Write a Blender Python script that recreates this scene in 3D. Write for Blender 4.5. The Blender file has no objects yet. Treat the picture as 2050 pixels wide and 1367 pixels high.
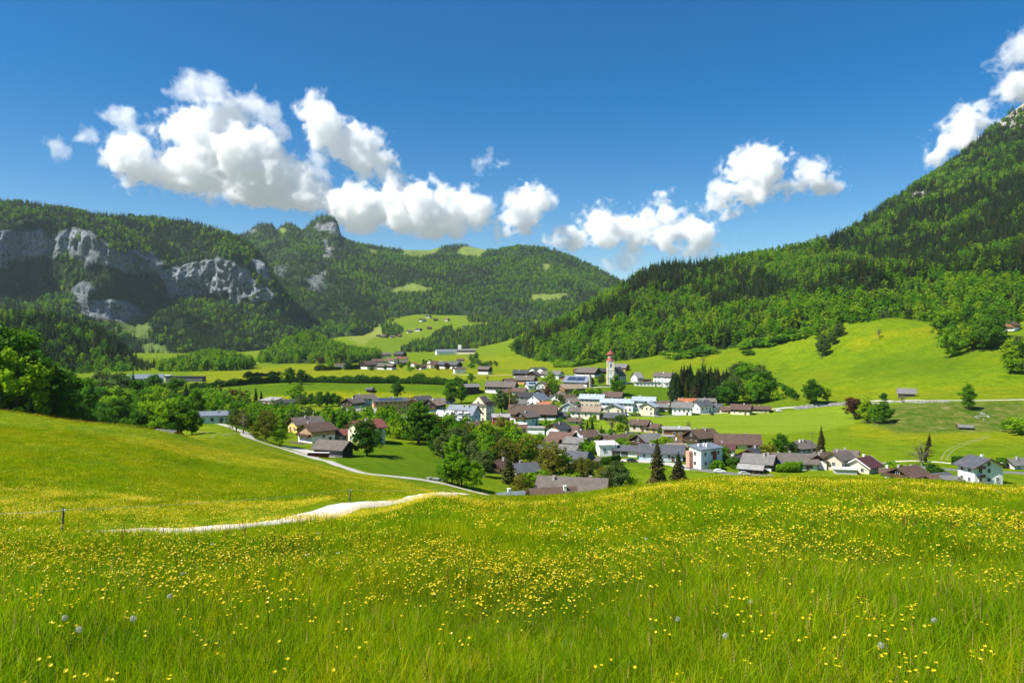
import bpy, math, random
import numpy as np
random.seed(7); RNG = np.random.default_rng(7)
SC = bpy.context.scene
COL = SC.collection
F, CX, CY = 1450.0, 1025.0, 683.0          # focal length and centre in photograph pixels
CAMZ = 50.0                                 # the eye is 50 m above the valley floor (z = 0)
R = math.radians

# ---------------------------------------------------------------- camera
cam_d = bpy.data.cameras.new('camera'); cam = bpy.data.objects.new('camera', cam_d); COL.objects.link(cam)
cam.location = (0, 0, CAMZ); cam.rotation_euler = (R(90), 0, 0)
cam_d.sensor_width = 36; cam_d.lens = 36 * F / 2050; cam_d.clip_start = 0.1; cam_d.clip_end = 60000
SC.camera = cam
# ---------------------------------------------------------------- sky and sun
SUN_ELEV, SUN_AZ = 51.0, 244.0              # azimuth clockwise from +Y: the sun stands to the left
world = bpy.data.worlds.new('World'); SC.world = world; world.use_nodes = True
wn = world.node_tree; wn.nodes.clear()
w_out = wn.nodes.new('ShaderNodeOutputWorld'); w_bg = wn.nodes.new('ShaderNodeBackground'); w_sky = wn.nodes.new('ShaderNodeTexSky')
w_sky.sky_type = 'NISHITA'; w_sky.sun_disc = False
w_sky.sun_elevation = R(SUN_ELEV); w_sky.sun_rotation = R(SUN_AZ)
w_sky.altitude = 600; w_sky.air_density = 1.0; w_sky.dust_density = 0.0; w_sky.ozone_density = 1.0
w_bg.inputs['Strength'].default_value = 0.074
w_hs = wn.nodes.new('ShaderNodeHueSaturation'); w_hs.inputs['Saturation'].default_value = 1.6; w_hs.inputs['Hue'].default_value = 0.503
wn.links.new(w_sky.outputs[0], w_hs.inputs['Color']); wn.links.new(w_hs.outputs[0], w_bg.inputs[0]); wn.links.new(w_bg.outputs[0], w_out.inputs[0])
sun_d = bpy.data.lights.new('sun', 'SUN'); sun = bpy.data.objects.new('sun', sun_d); COL.objects.link(sun)
sun_d.energy = 5.0; sun_d.angle = R(0.53); sun_d.color = (1.0, 0.95, 0.86)
sun.rotation_euler = (R(90 - SUN_ELEV), 0, R(180 - SUN_AZ))
sun.location = (-300, 0, 600)
SC.view_settings.view_transform = 'Standard'; SC.view_settings.look = 'None'
SC.view_settings.exposure = 0.80; SC.view_settings.gamma = 1.0
SC.render.engine = 'CYCLES'
cy = SC.cycles
cy.use_denoising = True; cy.max_bounces = 36; cy.diffuse_bounces = 3; cy.glossy_bounces = 2
cy.transmission_bounces = 4; cy.transparent_max_bounces = 8; cy.volume_bounces = 36; cy.use_adaptive_sampling = True
cy.sample_clamp_indirect = 8

# ---------------------------------------------------------------- helpers
def tag(o, label=None, cat=None, group=None, kind=None):
    if label: o['label'] = label
    if cat: o['category'] = cat
    if group: o['group'] = group
    if kind: o['kind'] = kind
    return o
def link(o, parent=None):
    COL.objects.link(o)
    if parent is not None: o.parent = parent
    return o
def empty(name, loc=(0, 0, 0), rz=0.0):
    o = bpy.data.objects.new(name, None); o.location = loc; o.rotation_euler = (0, 0, rz); o.empty_display_size = 0.5
    return link(o)
def mesh_np(name, V, Fc, mats=(), smooth=False, mi=None):
    """V (n,3), Fc (m,k) array of faces or list of faces"""
    me = bpy.data.meshes.new(name)
    V = np.asarray(V, dtype=np.float32)
    if isinstance(Fc, np.ndarray):
        k = Fc.shape[1]; m = len(Fc)
        me.vertices.add(len(V)); me.vertices.foreach_set('co', V.ravel())
        me.loops.add(m * k); me.loops.foreach_set('vertex_index', Fc.astype(np.int32).ravel())
        me.polygons.add(m); me.polygons.foreach_set('loop_start', np.arange(0, m * k, k, dtype=np.int32))
        me.polygons.foreach_set('loop_total', np.full(m, k, dtype=np.int32))
        me.update(calc_edges=True)
    else:
        me.from_pydata([tuple(map(float, v)) for v in V], [], [tuple(f) for f in Fc]); me.update()
    for m_ in mats: me.materials.append(m_)
    if mi is not None: me.polygons.foreach_set('material_index', np.asarray(mi, dtype=np.int32))
    if smooth: me.polygons.foreach_set('use_smooth', np.ones(len(me.polygons), dtype=bool))
    return me
def fattr(me, name, arr, domain='POINT'):
    a = me.attributes.new(name, 'FLOAT', domain); a.data.foreach_set('value', np.asarray(arr, dtype=np.float32))
class MB:
    """collects quads/boxes/tubes with material slots, builds ONE mesh"""
    def __init__(s): s.v = []; s.f = []; s.m = []
    def face(s, pts, m=0):
        n = len(s.v); s.v += [tuple(p) for p in pts]; s.f.append(tuple(range(n, n + len(pts)))); s.m.append(m)
    def box(s, c, d, rz=0.0, m=0):
        cx, cy_, cz = c; hx, hy, hz = d[0] / 2, d[1] / 2, d[2] / 2; ca, sa = math.cos(rz), math.sin(rz); n = len(s.v)
        for z in (-hz, hz):
            for x, y in ((-hx, -hy), (hx, -hy), (hx, hy), (-hx, hy)):
                s.v.append((cx + x * ca - y * sa, cy_ + x * sa + y * ca, cz + z))
        for q in ((0, 3, 2, 1), (4, 5, 6, 7), (0, 1, 5, 4), (1, 2, 6, 5), (2, 3, 7, 6), (3, 0, 4, 7)):
            s.f.append(tuple(n + i for i in q)); s.m.append(m)
    def hexa(s, b, t, m=0):
        n = len(s.v); s.v += [tuple(p) for p in b] + [tuple(p) for p in t]
        for q in ((0, 3, 2, 1), (4, 5, 6, 7), (0, 1, 5, 4), (1, 2, 6, 5), (2, 3, 7, 6), (3, 0, 4, 7)):
            s.f.append(tuple(n + i for i in q)); s.m.append(m)
    def tube(s, pts, rad, seg=6, m=0, cap=True):
        rings = []
        for i, p in enumerate(pts):
            a = np.array(pts[max(i - 1, 0)], float); b = np.array(pts[min(i + 1, len(pts) - 1)], float)
            t = b - a; t /= (np.linalg.norm(t) + 1e-9)
            u = np.cross(t, (0.3, 0.9, 0.2) if abs(t[2]) > 0.5 else (0, 0, 1)); u /= np.linalg.norm(u); w = np.cross(t, u)
            r = rad[i] if hasattr(rad, '__len__') else rad
            n = len(s.v); rings.append(n)
            for k in range(seg):
                an = 2 * math.pi * k / seg; s.v.append(tuple(np.array(p) + r * (math.cos(an) * u + math.sin(an) * w)))
        for a, b in zip(rings, rings[1:]):
            for k in range(seg):
                k2 = (k + 1) % seg; s.f.append((a + k, a + k2, b + k2, b + k)); s.m.append(m)
        if cap:
            s.f.append(tuple(rings[-1] + k for k in range(seg))); s.m.append(m)
    def lathe(s, prof, seg=16, m=0, c=(0, 0), rot=0.0, mlist=None):
        rings = []
        for (r, z) in prof:
            n = len(s.v); rings.append(n)
            for k in range(seg):
                an = rot + 2 * math.pi * k / seg; s.v.append((c[0] + r * math.cos(an), c[1] + r * math.sin(an), z))
        for i, (a, b) in enumerate(zip(rings, rings[1:])):
            for k in range(seg):
                k2 = (k + 1) % seg; s.f.append((a + k, a + k2, b + k2, b + k)); s.m.append(mlist[i] if mlist else m)
    def mesh(s, name, mats, smooth=False): return mesh_np(name, s.v, s.f, mats, smooth, s.m)
    def build(s, name, mats, parent=None, smooth=False):
        if not isinstance(mats, (list, tuple)): mats = [mats]
        return link(bpy.data.objects.new(name, s.mesh(name, mats, smooth)), parent)

# value-noise fbm in numpy
_PERM = RNG.random((64, 64, 64)).astype(np.float32)
def vnoise(x, y, z):
    x = np.asarray(x, float); y = np.asarray(y, float); z = np.asarray(z, float)
    xi, yi, zi = np.floor(x).astype(int), np.floor(y).astype(int), np.floor(z).astype(int)
    fx, fy, fz = x - xi, y - yi, z - zi
    fx = fx * fx * (3 - 2 * fx); fy = fy * fy * (3 - 2 * fy); fz = fz * fz * (3 - 2 * fz)
    g = lambda a, b, c: _PERM[(xi + a) & 63, (yi + b) & 63, (zi + c) & 63]
    x00 = g(0, 0, 0) * (1 - fx) + g(1, 0, 0) * fx; x10 = g(0, 1, 0) * (1 - fx) + g(1, 1, 0) * fx
    x01 = g(0, 0, 1) * (1 - fx) + g(1, 0, 1) * fx; x11 = g(0, 1, 1) * (1 - fx) + g(1, 1, 1) * fx
    return ((x00 * (1 - fy) + x10 * fy) * (1 - fz) + (x01 * (1 - fy) + x11 * fy) * fz) * 2 - 1
def fbm(x, y, z=0.0, octv=4, gain=0.5):
    z = np.zeros_like(np.asarray(x, float)) + z
    s = 0; a = 1.0
    for o in range(octv):
        s = s + a * vnoise(x * 2 ** o + 17.3 * o, y * 2 ** o + 5.1 * o, z * 2 ** o + 9.7 * o); a *= gain
    return s
def pchip(xs, ys, xq):
    xs = np.asarray(xs, float); ys = np.asarray(ys, float); h = np.diff(xs); dl = np.diff(ys) / h
    m = np.zeros(len(xs)); m[0] = dl[0]; m[-1] = dl[-1]
    for i in range(1, len(xs) - 1):
        if dl[i - 1] * dl[i] > 0:
            w1 = 2 * h[i] + h[i - 1]; w2 = h[i] + 2 * h[i - 1]; m[i] = (w1 + w2) / (w1 / dl[i - 1] + w2 / dl[i])
    xq = np.clip(np.asarray(xq, float), xs[0], xs[-1])
    k = np.clip(np.searchsorted(xs, xq, side='right') - 1, 0, len(xs) - 2)
    t = (xq - xs[k]) / h[k]
    return ((1 + 2 * t) * (1 - t) ** 2 * ys[k] + t * (1 - t) ** 2 * h[k] * m[k] + t * t * (3 - 2 * t) * ys[k + 1] + t * t * (t - 1) * h[k] * m[k + 1])
def in_poly(px, py, poly):
    px = np.asarray(px, float); py = np.asarray(py, float); c = np.zeros(px.shape, bool); n = len(poly)
    for i in range(n):
        x1, y1 = poly[i]; x2, y2 = poly[(i + 1) % n]
        if y1 == y2: continue
        cond = ((y1 > py) != (y2 > py)) & (px < (x2 - x1) * (py - y1) / (y2 - y1) + x1); c ^= cond
    return c
def pix(x, y, z):
    y = np.maximum(y, 0.5)
    return CX + F * np.asarray(x) / y, CY - F * (np.asarray(z) - CAMZ) / y
def sstep(a, b, x):
    t = np.clip((np.asarray(x, float) - a) / (b - a), 0, 1); return t * t * (3 - 2 * t)

# node-material helper
class Mat:
    def __init__(s, name):
        s.m = bpy.data.materials.new(name); s.m.use_nodes = True; s.t = s.m.node_tree; s.t.nodes.clear()
        s.out = s.t.nodes.new('ShaderNodeOutputMaterial')
    def n(s, typ, **kw):
        nd = s.t.nodes.new('ShaderNode' + typ)
        for k, v in kw.items():
            if k.startswith('_'): setattr(nd, k[1:], v)
            else:
                key = k.replace('__', ' ')
                (nd.inputs[int(key[1:])] if key[0] == 'i' and key[1:].isdigit() else nd.inputs[key]).default_value = v
        return nd
    def l(s, a, b): s.t.links.new(a, b)
    def noise(s, scale, detail=3, rough=0.55, vec=None, dim=None):
        nd = s.n('TexNoise', Scale=scale, Detail=detail, Roughness=rough)
        if vec is not None: s.l(vec, nd.inputs['Vector'])
        return nd
    def ramp(s, fac, stops):
        nd = s.n('ValToRGB'); e = nd.color_ramp.elements
        while len(e) < len(stops): e.new(0.5)
        for el, (p, c) in zip(e, stops): el.position = p; el.color = (*c, 1) if len(c) == 3 else c
        s.l(fac, nd.inputs[0]); return nd
    def mix(s, fac, a, b, blend='MIX'):
        nd = s.t.nodes.new('ShaderNodeMix'); nd.data_type = 'RGBA'; nd.blend_type = blend
        for inp, v in ((nd.inputs[0], fac), (nd.inputs[6], a), (nd.inputs[7], b)):
            if hasattr(v, 'links'): s.l(v, inp)
            elif isinstance(v, (int, float)): inp.default_value = v
            else: inp.default_value = (*v, 1) if len(v) == 3 else v
        return nd.outputs[2]
    def math(s, op, a, b=0.0):
        nd = s.n('Math', _operation=op)
        for i, v in enumerate((a, b)):
            if hasattr(v, 'links'): s.l(v, nd.inputs[i])
            else: nd.inputs[i].default_value = v
        return nd.outputs[0]
    def bsdf(s, color, rough=0.8, spec=0.3, metal=0.0):
        b = s.n('BsdfPrincipled', Roughness=rough, Metallic=metal); b.inputs['Specular IOR Level'].default_value = spec
        if hasattr(color, 'links'): s.l(color, b.inputs['Base Color'])
        else: b.inputs['Base Color'].default_value = (*color, 1)
        s.l(b.outputs[0], s.out.inputs[0]); return b
    def bump(s, h, strength, dist, bs):
        b = s.n('Bump', Strength=strength, Distance=dist); s.l(h, b.inputs['Height']); s.l(b.outputs[0], bs.inputs['Normal']); return b
def geo_pos(M): return M.n('NewGeometry').outputs['Position']
# ================================================================= GROUND SHEET
# each column: crest of the near meadow (distance, photo row), then (distance, photo row) of the ground beyond it
COLS = {
 -900: ((20, 1062), [(30, 1010), (60, 850), (110, 745), (200, 690), (400, 660), (900, 640), (2000, 640), (9000, 668)]),
 0:    ((20, 1062), [(28, 1042), (60, 905), (110, 826), (150, 829), (190, 846), (300, 840), (520, 815), (668, 776), (1115, 735), (1700, 712), (2300, 695), (9000, 680)]),
 200:  ((20, 1062), [(28, 1045), (60, 928), (110, 850), (135, 854), (200, 900), (350, 868), (520, 822), (636, 797), (672, 770), (1115, 735), (1700, 712), (2300, 695), (9000, 680)]),
 330:  ((22, 1058), [(30, 1042), (66, 940), (118, 868), (150, 872), (220, 880), (330, 858), (420, 838), (520, 822), (636, 797), (670, 770), (1115, 735), (1700, 713), (2300, 694), (9000, 680)]),
 430:  ((24, 1054), [(33, 1036), (72, 947), (122, 896), (185, 876), (240, 862), (300, 846), (400, 836), (520, 822), (636, 797), (668, 771), (1115, 735), (1700, 713), (2300, 690), (9000, 680)]),
 600:  ((30, 1038), [(36, 1022), (85, 944), (150, 923), (235, 908), (265, 892), (310, 872), (400, 850), (520, 822), (636, 797), (668, 770), (1115, 734), (1700, 712), (2300, 690), (9000, 675)]),
 720:  ((33, 1030), [(36, 1020), (47, 1000), (100, 965), (150, 953), (185, 950), (235, 915), (275, 887), (320, 867), (400, 850), (520, 822), (636, 797), (668, 770), (1115, 734), (1700, 712), (2000, 697), (2400, 680), (2800, 655), (3100, 640), (9000, 670)]),
 800:  ((37, 1019), [(40, 1012), (48, 996), (60, 987), (100, 973), (150, 965), (190, 958), (235, 923), (275, 893), (320, 868), (400, 850), (520, 822), (638, 797), (670, 770), (1115, 735), (1500, 718), (1900, 704), (2200, 690), (2400, 677), (2800, 652), (3100, 631), (9000, 668)]),
 870:  ((46, 986), [(52, 981.5),(62, 983), (100, 980), (150, 977), (200, 968), (235, 932), (275, 902), (320, 870), (400, 850), (520, 822), (640, 797), (672, 770), (1115, 735), (1500, 718), (1900, 703), (2200, 688), (2400, 675), (2800, 650), (3100, 628), (9000, 668)]),
 960:  ((55, 984), [(80, 992), (120, 1003), (180, 996), (215, 980), (250, 948), (300, 913), (400, 858), (520, 822), (640, 797), (684, 769), (1115, 735), (1500, 718), (1900, 700), (2200, 686), (2600, 662), (3100, 630), (9000, 668)]),
 1060: ((55, 988), [(80, 996), (130, 1012), (200, 1004), (240, 972), (300, 918), (400, 862), (520, 822), (600, 798), (700, 769), (1000, 738), (1200, 720), (1500, 692), (2000, 675), (3100, 640), (9000, 668)]),
 1200: ((55, 978), [(80, 986), (130, 1012), (200, 1014), (260, 962), (400, 864), (520, 822), (600, 801), (650, 776), (682, 768), (800, 750), (1000, 725), (1300, 698), (3100, 660), (9000, 668)]),
 1350: ((55, 957), [(80, 968), (130, 1004), (200, 1034), (256, 966), (400, 864), (525, 821), (600, 804), (648, 778), (680, 771), (800, 738), (950, 706), (1300, 680), (3100, 660), (9000, 668)]),
 1500: ((55, 946), [(80, 957), (130, 1000), (200, 1040), (256, 966), (400, 864), (521, 822), (600, 797), (680, 764), (800, 724), (900, 691), (1300, 660), (3100, 650), (9000, 668)]),
 1600: ((55, 947), [(80, 957), (130, 1000), (200, 1042), (256, 966), (400, 864), (508, 824), (522, 808), (600, 786), (680, 752), (760, 712), (850, 668), (1300, 650), (3100, 650), (9000, 668)]),
 1700: ((55, 951), [(80, 959), (130, 1000), (200, 1045), (256, 966), (400, 864), (497, 824), (512, 805), (560, 790), (640, 758), (720, 700), (800, 657), (1300, 640), (3100, 650), (9000, 668)]),
 1850: ((55, 957), [(80, 964), (130, 1003), (200, 1045), (256, 966), (385, 864), (447, 803), (500, 788), (560, 758), (680, 698), (760, 650), (1300, 630), (3100, 650), (9000, 668)]),
 2050: ((55, 970), [(80, 976), (130, 1008), (200, 1045), (256, 966), (340, 894), (392, 854), (440, 804), (500, 779), (560, 741), (640, 690), (720, 645), (1300, 620), (3100, 650), (9000, 668)]),
 2950: ((55, 990), [(80, 995), (130, 1005), (256, 930), (400, 800), (600, 700), (800, 620), (1300, 600), (3100, 640), (9000, 668)]),
}
EYE = 1.62
LD = np.linspace(math.log(1.5), math.log(9000), 520)
DD = np.exp(LD)
CP = np.array(sorted(COLS)); _tab = []
for p_ in CP:
    (dc, pc), rest = COLS[p_]
    pc = pc + 0.27 / dc * F + (11 if p_ >= 950 else 0) + (8 if 950 < p_ < 1250 else 0)                      # the rows of the crest are read at the tips of the grass
    rest = [(d, py + (0.22 / d * F if 80 > d > 40 else 0.0)) for d, py in rest]
    s_ = (pc - CY) / F; k_ = EYE / dc ** 2; a_ = s_ - 2 * EYE / dc
    near = [d for d in (1.5, 2.5, 4, 6, 9, 13, 18, 24, 31, 40, 48) if d < dc * 0.93] + [dc]
    ds = near + [d for d, _ in rest]
    zs = [-(EYE + a_ * d + k_ * d * d) for d in near] + [-(py - CY) / F * d for d, py in rest]
    _tab.append(pchip(np.log(ds), zs, LD))
_tab = np.array(_tab)
PXG = np.arange(-900, 2951, 10.0)
TAB = np.stack([pchip(CP, _tab[:, j], PXG) for j in range(len(LD))], 1)      # [px, logd] -> z relative to the eye
_k = np.exp(-0.5 * (np.arange(-6, 7) / 2.6) ** 2); _k /= _k.sum()
_pad = np.pad(TAB, ((6, 6), (0, 0)), mode='edge')
TAB = sum(_k[i] * _pad[i:i + len(PXG)] for i in range(13))
def Hraw(x, d):
    """ground height (world z) at x, y=d"""
    x = np.asarray(x, float); d = np.asarray(d, float); dc = np.maximum(d, 4.0)
    px = np.clip(CX + F * x / dc, -899, 2949); a = (px + 900) / 10.0; i = np.floor(a).astype(int); fa = a - i
    b = (np.log(np.clip(dc, 1.51, 8990)) - LD[0]) / (LD[1] - LD[0]); j = np.floor(b).astype(int); fb = b - j
    i = np.clip(i, 0, len(PXG) - 2); j = np.clip(j, 0, len(LD) - 2)
    z = (TAB[i, j] * (1 - fa) + TAB[i + 1, j] * fa) * (1 - fb) + (TAB[i, j + 1] * (1 - fa) + TAB[i + 1, j + 1] * fa) * fb
    z = np.where(d < 4.0, z + (4.0 - d) * 0.13, z)
    return CAMZ + z
def H(x, d):
    x = np.asarray(x, float); d = np.asarray(d, float)
    z = Hraw(x, d)
    z = z + 0.10 * fbm(x / 3.1, d / 3.1, 0.0, 3) * sstep(2, 8, d) * sstep(160, 60, d)
    z = z + 0.35 * fbm(x / 14.0, d / 14.0, 3.0, 2) * sstep(62, 110, d) * sstep(420, 240, d)
    hill = sstep(480, 600, d) * sstep(1480, 1600, CX + F * x / np.maximum(d, 5.0)) * sstep(1300, 900, d)
    z = z + 8.0 * fbm(x / 95.0, d / 75.0, 7.0, 3) * hill
    far = sstep(1700, 2300, d); z = z + 14 * fbm(x / 260.0, d / 260.0, 1.0, 3) * far
    return z
def ray(px, py, dmin=2.0, dmax=5000.0):
    """first point of the ground sheet that the pixel's line of sight meets -> x, y, z"""
    ds = np.exp(np.linspace(math.log(dmin), math.log(dmax), 800))
    xs = (px - CX) / F * ds; zl = CAMZ - (py - CY) / F * ds; g = (H if dmin > 900 else Hraw)(xs, ds)
    below = np.nonzero(zl <= g)[0]
    if len(below) == 0: return None
    k = below[0]
    if k > 0:
        a = (zl[k - 1] - g[k - 1]); b = (g[k] - zl[k]); t = a / (a + b + 1e-9); d = ds[k - 1] + t * (ds[k] - ds[k - 1])
    else: d = ds[0]
    x = (px - CX) / F * d
    return float(x), float(d), float(H(x, d))
def ray_many(px, py, dmin=2.0, dmax=5000.0, n=420):
    ds = np.exp(np.linspace(math.log(dmin), math.log(dmax), n))
    px = np.asarray(px, float); py = np.asarray(py, float); out = np.full(len(px), np.nan)
    for s in range(0, len(px), 2000):
        p = px[s:s + 2000, None]; q = py[s:s + 2000, None]
        g = Hraw((p - CX) / F * ds[None], np.broadcast_to(ds[None], (len(p), n))); zl = CAMZ - (q - CY) / F * ds[None]
        hit = zl <= g; k = np.argmax(hit, 1); ok = hit.any(1)
        out[s:s + 2000] = np.where(ok, ds[k], np.nan)
    return out

# ---- what grows where on the sheet (masks laid over the world surface, stored on its vertices)
MOWN = [[(1180, 845), (1260, 832), (1500, 826), (1560, 823), (1690, 812), (1712, 838), (1700, 850), (1640, 862), (1560, 868), (1420, 868), (1330, 856), (1215, 862)]]
YELLOW = [([(380, 745), (520, 735), (640, 727), (900, 735), (1010, 745), (1060, 752), (1010, 762), (900, 758), (700, 756), (500, 766), (380, 768)], 0.75),
          ([(410, 792), (520, 795), (640, 785), (780, 787), (900, 795), (900, 806), (700, 805), (520, 806), (420, 802)], 0.9),
          ([(880, 712), (1100, 715), (1190, 745), (1060, 748), (990, 735), (860, 720)], 0.55),
          ([(1290, 745), (1400, 712), (1480, 705), (1400, 730), (1300, 762)], 0.4),
          ([(1690, 690), (1760, 662), (1890, 652), (1890, 662), (1770, 680), (1710, 700)], 0.75),
          ([(1700, 845), (2050, 860), (2050, 880), (1850, 890), (1700, 870)], 0.55),
          ([(1600, 780), (1800, 775), (1960, 770), (2050, 775), (2050, 800), (1860, 798), (1640, 798)], 0.4),
          ([(0, 866), (190, 868), (380, 888), (580, 925), (760, 958), (880, 982), (870, 992), (700, 968), (500, 930), (330, 905), (150, 890), (0, 886)], 1.0)]
SCRUB = [[(1720, 840), (1800, 808), (2050, 802), (2050, 862), (1900, 866), (1790, 866)]]
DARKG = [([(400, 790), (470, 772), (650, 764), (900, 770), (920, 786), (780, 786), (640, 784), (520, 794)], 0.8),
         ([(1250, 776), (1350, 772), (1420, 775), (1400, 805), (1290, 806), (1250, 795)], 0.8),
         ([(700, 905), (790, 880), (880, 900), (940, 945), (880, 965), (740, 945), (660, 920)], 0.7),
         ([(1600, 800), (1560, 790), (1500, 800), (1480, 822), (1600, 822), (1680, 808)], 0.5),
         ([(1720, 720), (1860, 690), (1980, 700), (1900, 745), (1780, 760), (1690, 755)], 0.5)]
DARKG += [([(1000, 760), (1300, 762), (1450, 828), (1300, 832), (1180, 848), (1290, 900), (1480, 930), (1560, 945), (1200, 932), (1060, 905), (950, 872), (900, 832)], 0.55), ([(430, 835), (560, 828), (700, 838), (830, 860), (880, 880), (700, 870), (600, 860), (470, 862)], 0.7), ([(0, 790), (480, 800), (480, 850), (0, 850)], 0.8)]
PALE = [([(700, 650), (760, 640), (770, 668), (720, 690), (695, 672)], 0.8), ([(1040, 612), (1110, 630), (1080, 640), (1030, 628)], 0.6)]
FOREST_FLOOR = [[(0, 840), (300, 845), (300, 740), (0, 700)]]
def soft(px, py, poly, w=5.0):
    a = 0
    for dx, dy in ((0, 0), (w, 0), (-w, 0), (0, w * .5), (0, -w * .5)): a = a + in_poly(px + dx, py + dy, poly)
    return a / 5.0

uu = np.concatenate([np.linspace(-1.42, -0.78, 60)[:-1], np.linspace(-0.78, 0.78, 640), np.linspace(0.78, 1.42, 60)[1:]])
rr = np.concatenate([np.linspace(-14, 2.5, 12), np.exp(np.linspace(math.log(2.9), math.log(8500), 640)), [10000.0, 13000.0, 18000.0]])  # last rows: unseen ground added to bounce light up onto the clouds
UU, RR = np.meshgrid(uu, rr)
GX = UU * np.maximum(RR + 6.0 * np.exp(-np.maximum(RR, 0) / 6.0), 14.0 * (RR < 3)); GY = RR
GZ = H(GX, GY)
nu, nr = len(uu), len(rr)
idx = np.arange(nr * nu).reshape(nr, nu)
quads = np.stack([idx[:-1, :-1], idx[:-1, 1:], idx[1:, 1:], idx[1:, :-1]], -1).reshape(-1, 4)
gme = mesh_np('ground', np.stack([GX, GY, GZ], -1).reshape(-1, 3), quads, smooth=True)
gpx, gpy = pix(GX.ravel(), GY.ravel(), GZ.ravel()); gd = GY.ravel()
# wobble the mask edges so that borders are not ruler-straight
wob = 2.5 * fbm(GX.ravel() / 9, GY.ravel() / 9, 5.0, 2)
gpx_, gpy_ = gpx + 2 * wob, gpy + 0.5 * wob
vis = gd > 12
m_y = np.zeros(len(gpx)); m_m = np.zeros(len(gpx)); m_s = np.zeros(len(gpx)); m_d = np.zeros(len(gpx)); m_p = np.zeros(len(gpx))
for poly, s in YELLOW: m_y = np.maximum(m_y, s * soft(gpx_, gpy_, poly, 6) * vis * np.where(np.array(gd) < 250, max(p[1] for p in poly) > 880, max(p[1] for p in poly) <= 900))
for poly in MOWN: m_m = np.maximum(m_m, soft(gpx_, gpy_, poly, 2) * (gd > 300))
for poly in SCRUB: m_s = np.maximum(m_s, soft(gpx_, gpy_, poly, 8) * (gd > 250))
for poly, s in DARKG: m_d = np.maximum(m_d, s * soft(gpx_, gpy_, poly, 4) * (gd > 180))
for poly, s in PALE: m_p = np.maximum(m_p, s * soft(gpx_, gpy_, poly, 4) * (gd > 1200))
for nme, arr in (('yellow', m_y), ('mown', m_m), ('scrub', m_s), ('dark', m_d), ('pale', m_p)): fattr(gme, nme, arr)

def ground_material():
    M = Mat('meadow_ground'); pos = geo_pos(M)
    att = {k: M.n('Attribute', _attribute_name=k).outputs['Fac'] for k in ('yellow', 'mown', 'scrub', 'dark', 'pale')}
    big = M.noise(0.012, 5, 0.6, pos).outputs[0]; mid = M.noise(0.11, 5, 0.65, pos).outputs[0]; fine = M.noise(2.2, 4, 0.7, pos).outputs[0]
    base = M.ramp(mid, [(0.32, (0.062, 0.135, 0.003)), (0.5, (0.105, 0.185, 0.004)), (0.68, (0.150, 0.215, 0.005))]).outputs[0]
    base = M.mix(M.math('MULTIPLY', M.ramp(big, [(0.42, (0, 0, 0)), (0.62, (1, 1, 1))]).outputs[0], 0.45), base, (0.165, 0.215, 0.006))
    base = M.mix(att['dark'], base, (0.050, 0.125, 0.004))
    base = M.mix(att['pale'], base, (0.21, 0.25, 0.045))
    # buttercup haze: yellow speckle where the flower mask says so, streaky
    st = M.n('Mapping'); st.inputs['Scale'].default_value = (0.05, 0.16, 0.1); M.l(pos, st.inputs['Vector'])
    streak = M.noise(1.0, 5, 0.7, st.outputs[0]).outputs[0]
    spk = M.noise(1.1, 3, 0.8, pos).outputs[0]
    yl = M.math('MULTIPLY', M.ramp(streak, [(0.35, (0, 0, 0)), (0.62, (1, 1, 1))]).outputs[0], M.ramp(spk, [(0.40, (0.15,) * 3), (0.58, (1, 1, 1))]).outputs[0])
    ya = M.math('MULTIPLY', yl, M.math('ADD', M.math('MULTIPLY', att['yellow'], 0.6), 0.11))
    base = M.mix(ya, base, (0.48, 0.33, 0.003))
    sm = M.n('Mapping'); sm.inputs['Scale'].default_value = (0.012, 0.22, 0.05); sm.inputs['Rotation'].default_value = (0, 0, 0.12); M.l(pos, sm.inputs['Vector']); mstripe = M.noise(1.0, 4, 0.6, sm.outputs[0]).outputs[0]
    base = M.mix(M.math('MULTIPLY', att['mown'], 0.9), base, M.ramp(mstripe, [(0.3, (0.140, 0.225, 0.010)), (0.7, (0.225, 0.295, 0.020))]).outputs[0])
    sc = M.ramp(M.noise(0.16, 6, 0.75, pos).outputs[0], [(0.38, (0.045, 0.10, 0.006)), (0.55, (0.11, 0.14, 0.02)), (0.64, (0.20, 0.18, 0.06)), (0.74, (0.42, 0.36, 0.25))]).outputs[0]
    base = M.mix(att['scrub'], base, sc)
    spy = M.n('SeparateXYZ'); M.l(pos, spy.inputs[0]); farf = M.n('MapRange'); farf.inputs[1].default_value = 6500; farf.inputs[2].default_value = 8500; M.l(spy.outputs[1], farf.inputs[0])
    base = M.mix(farf.outputs[0], base, (0.20, 0.205, 0.20))          # unseen ground beyond the valley, greyed so its bounce leaves the clouds untinted
    tuft = M.noise(0.42, 6, 0.75, pos).outputs[0]
    base = M.mix(0.85, base, M.ramp(tuft, [(0.30, (0.62, 0.66, 0.6)), (0.5, (1, 1, 1)), (0.70, (1.32, 1.25, 1.2))]).outputs[0], 'MULTIPLY')
    tex = M.ramp(fine, [(0.25, (0.62,) * 3), (0.75, (1.25,) * 3)]).outputs[0]
    base = M.mix(0.8, base, tex, 'MULTIPLY')
    bs = M.bsdf(base, 0.95, 0.03)
    M.bump(M.math('ADD', fine, M.math('MULTIPLY', mid, 3.0)), 0.5, 0.35, bs)
    return M.m
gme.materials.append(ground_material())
ground = link(bpy.data.objects.new('ground', gme)); tag(ground, kind='structure')

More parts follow.
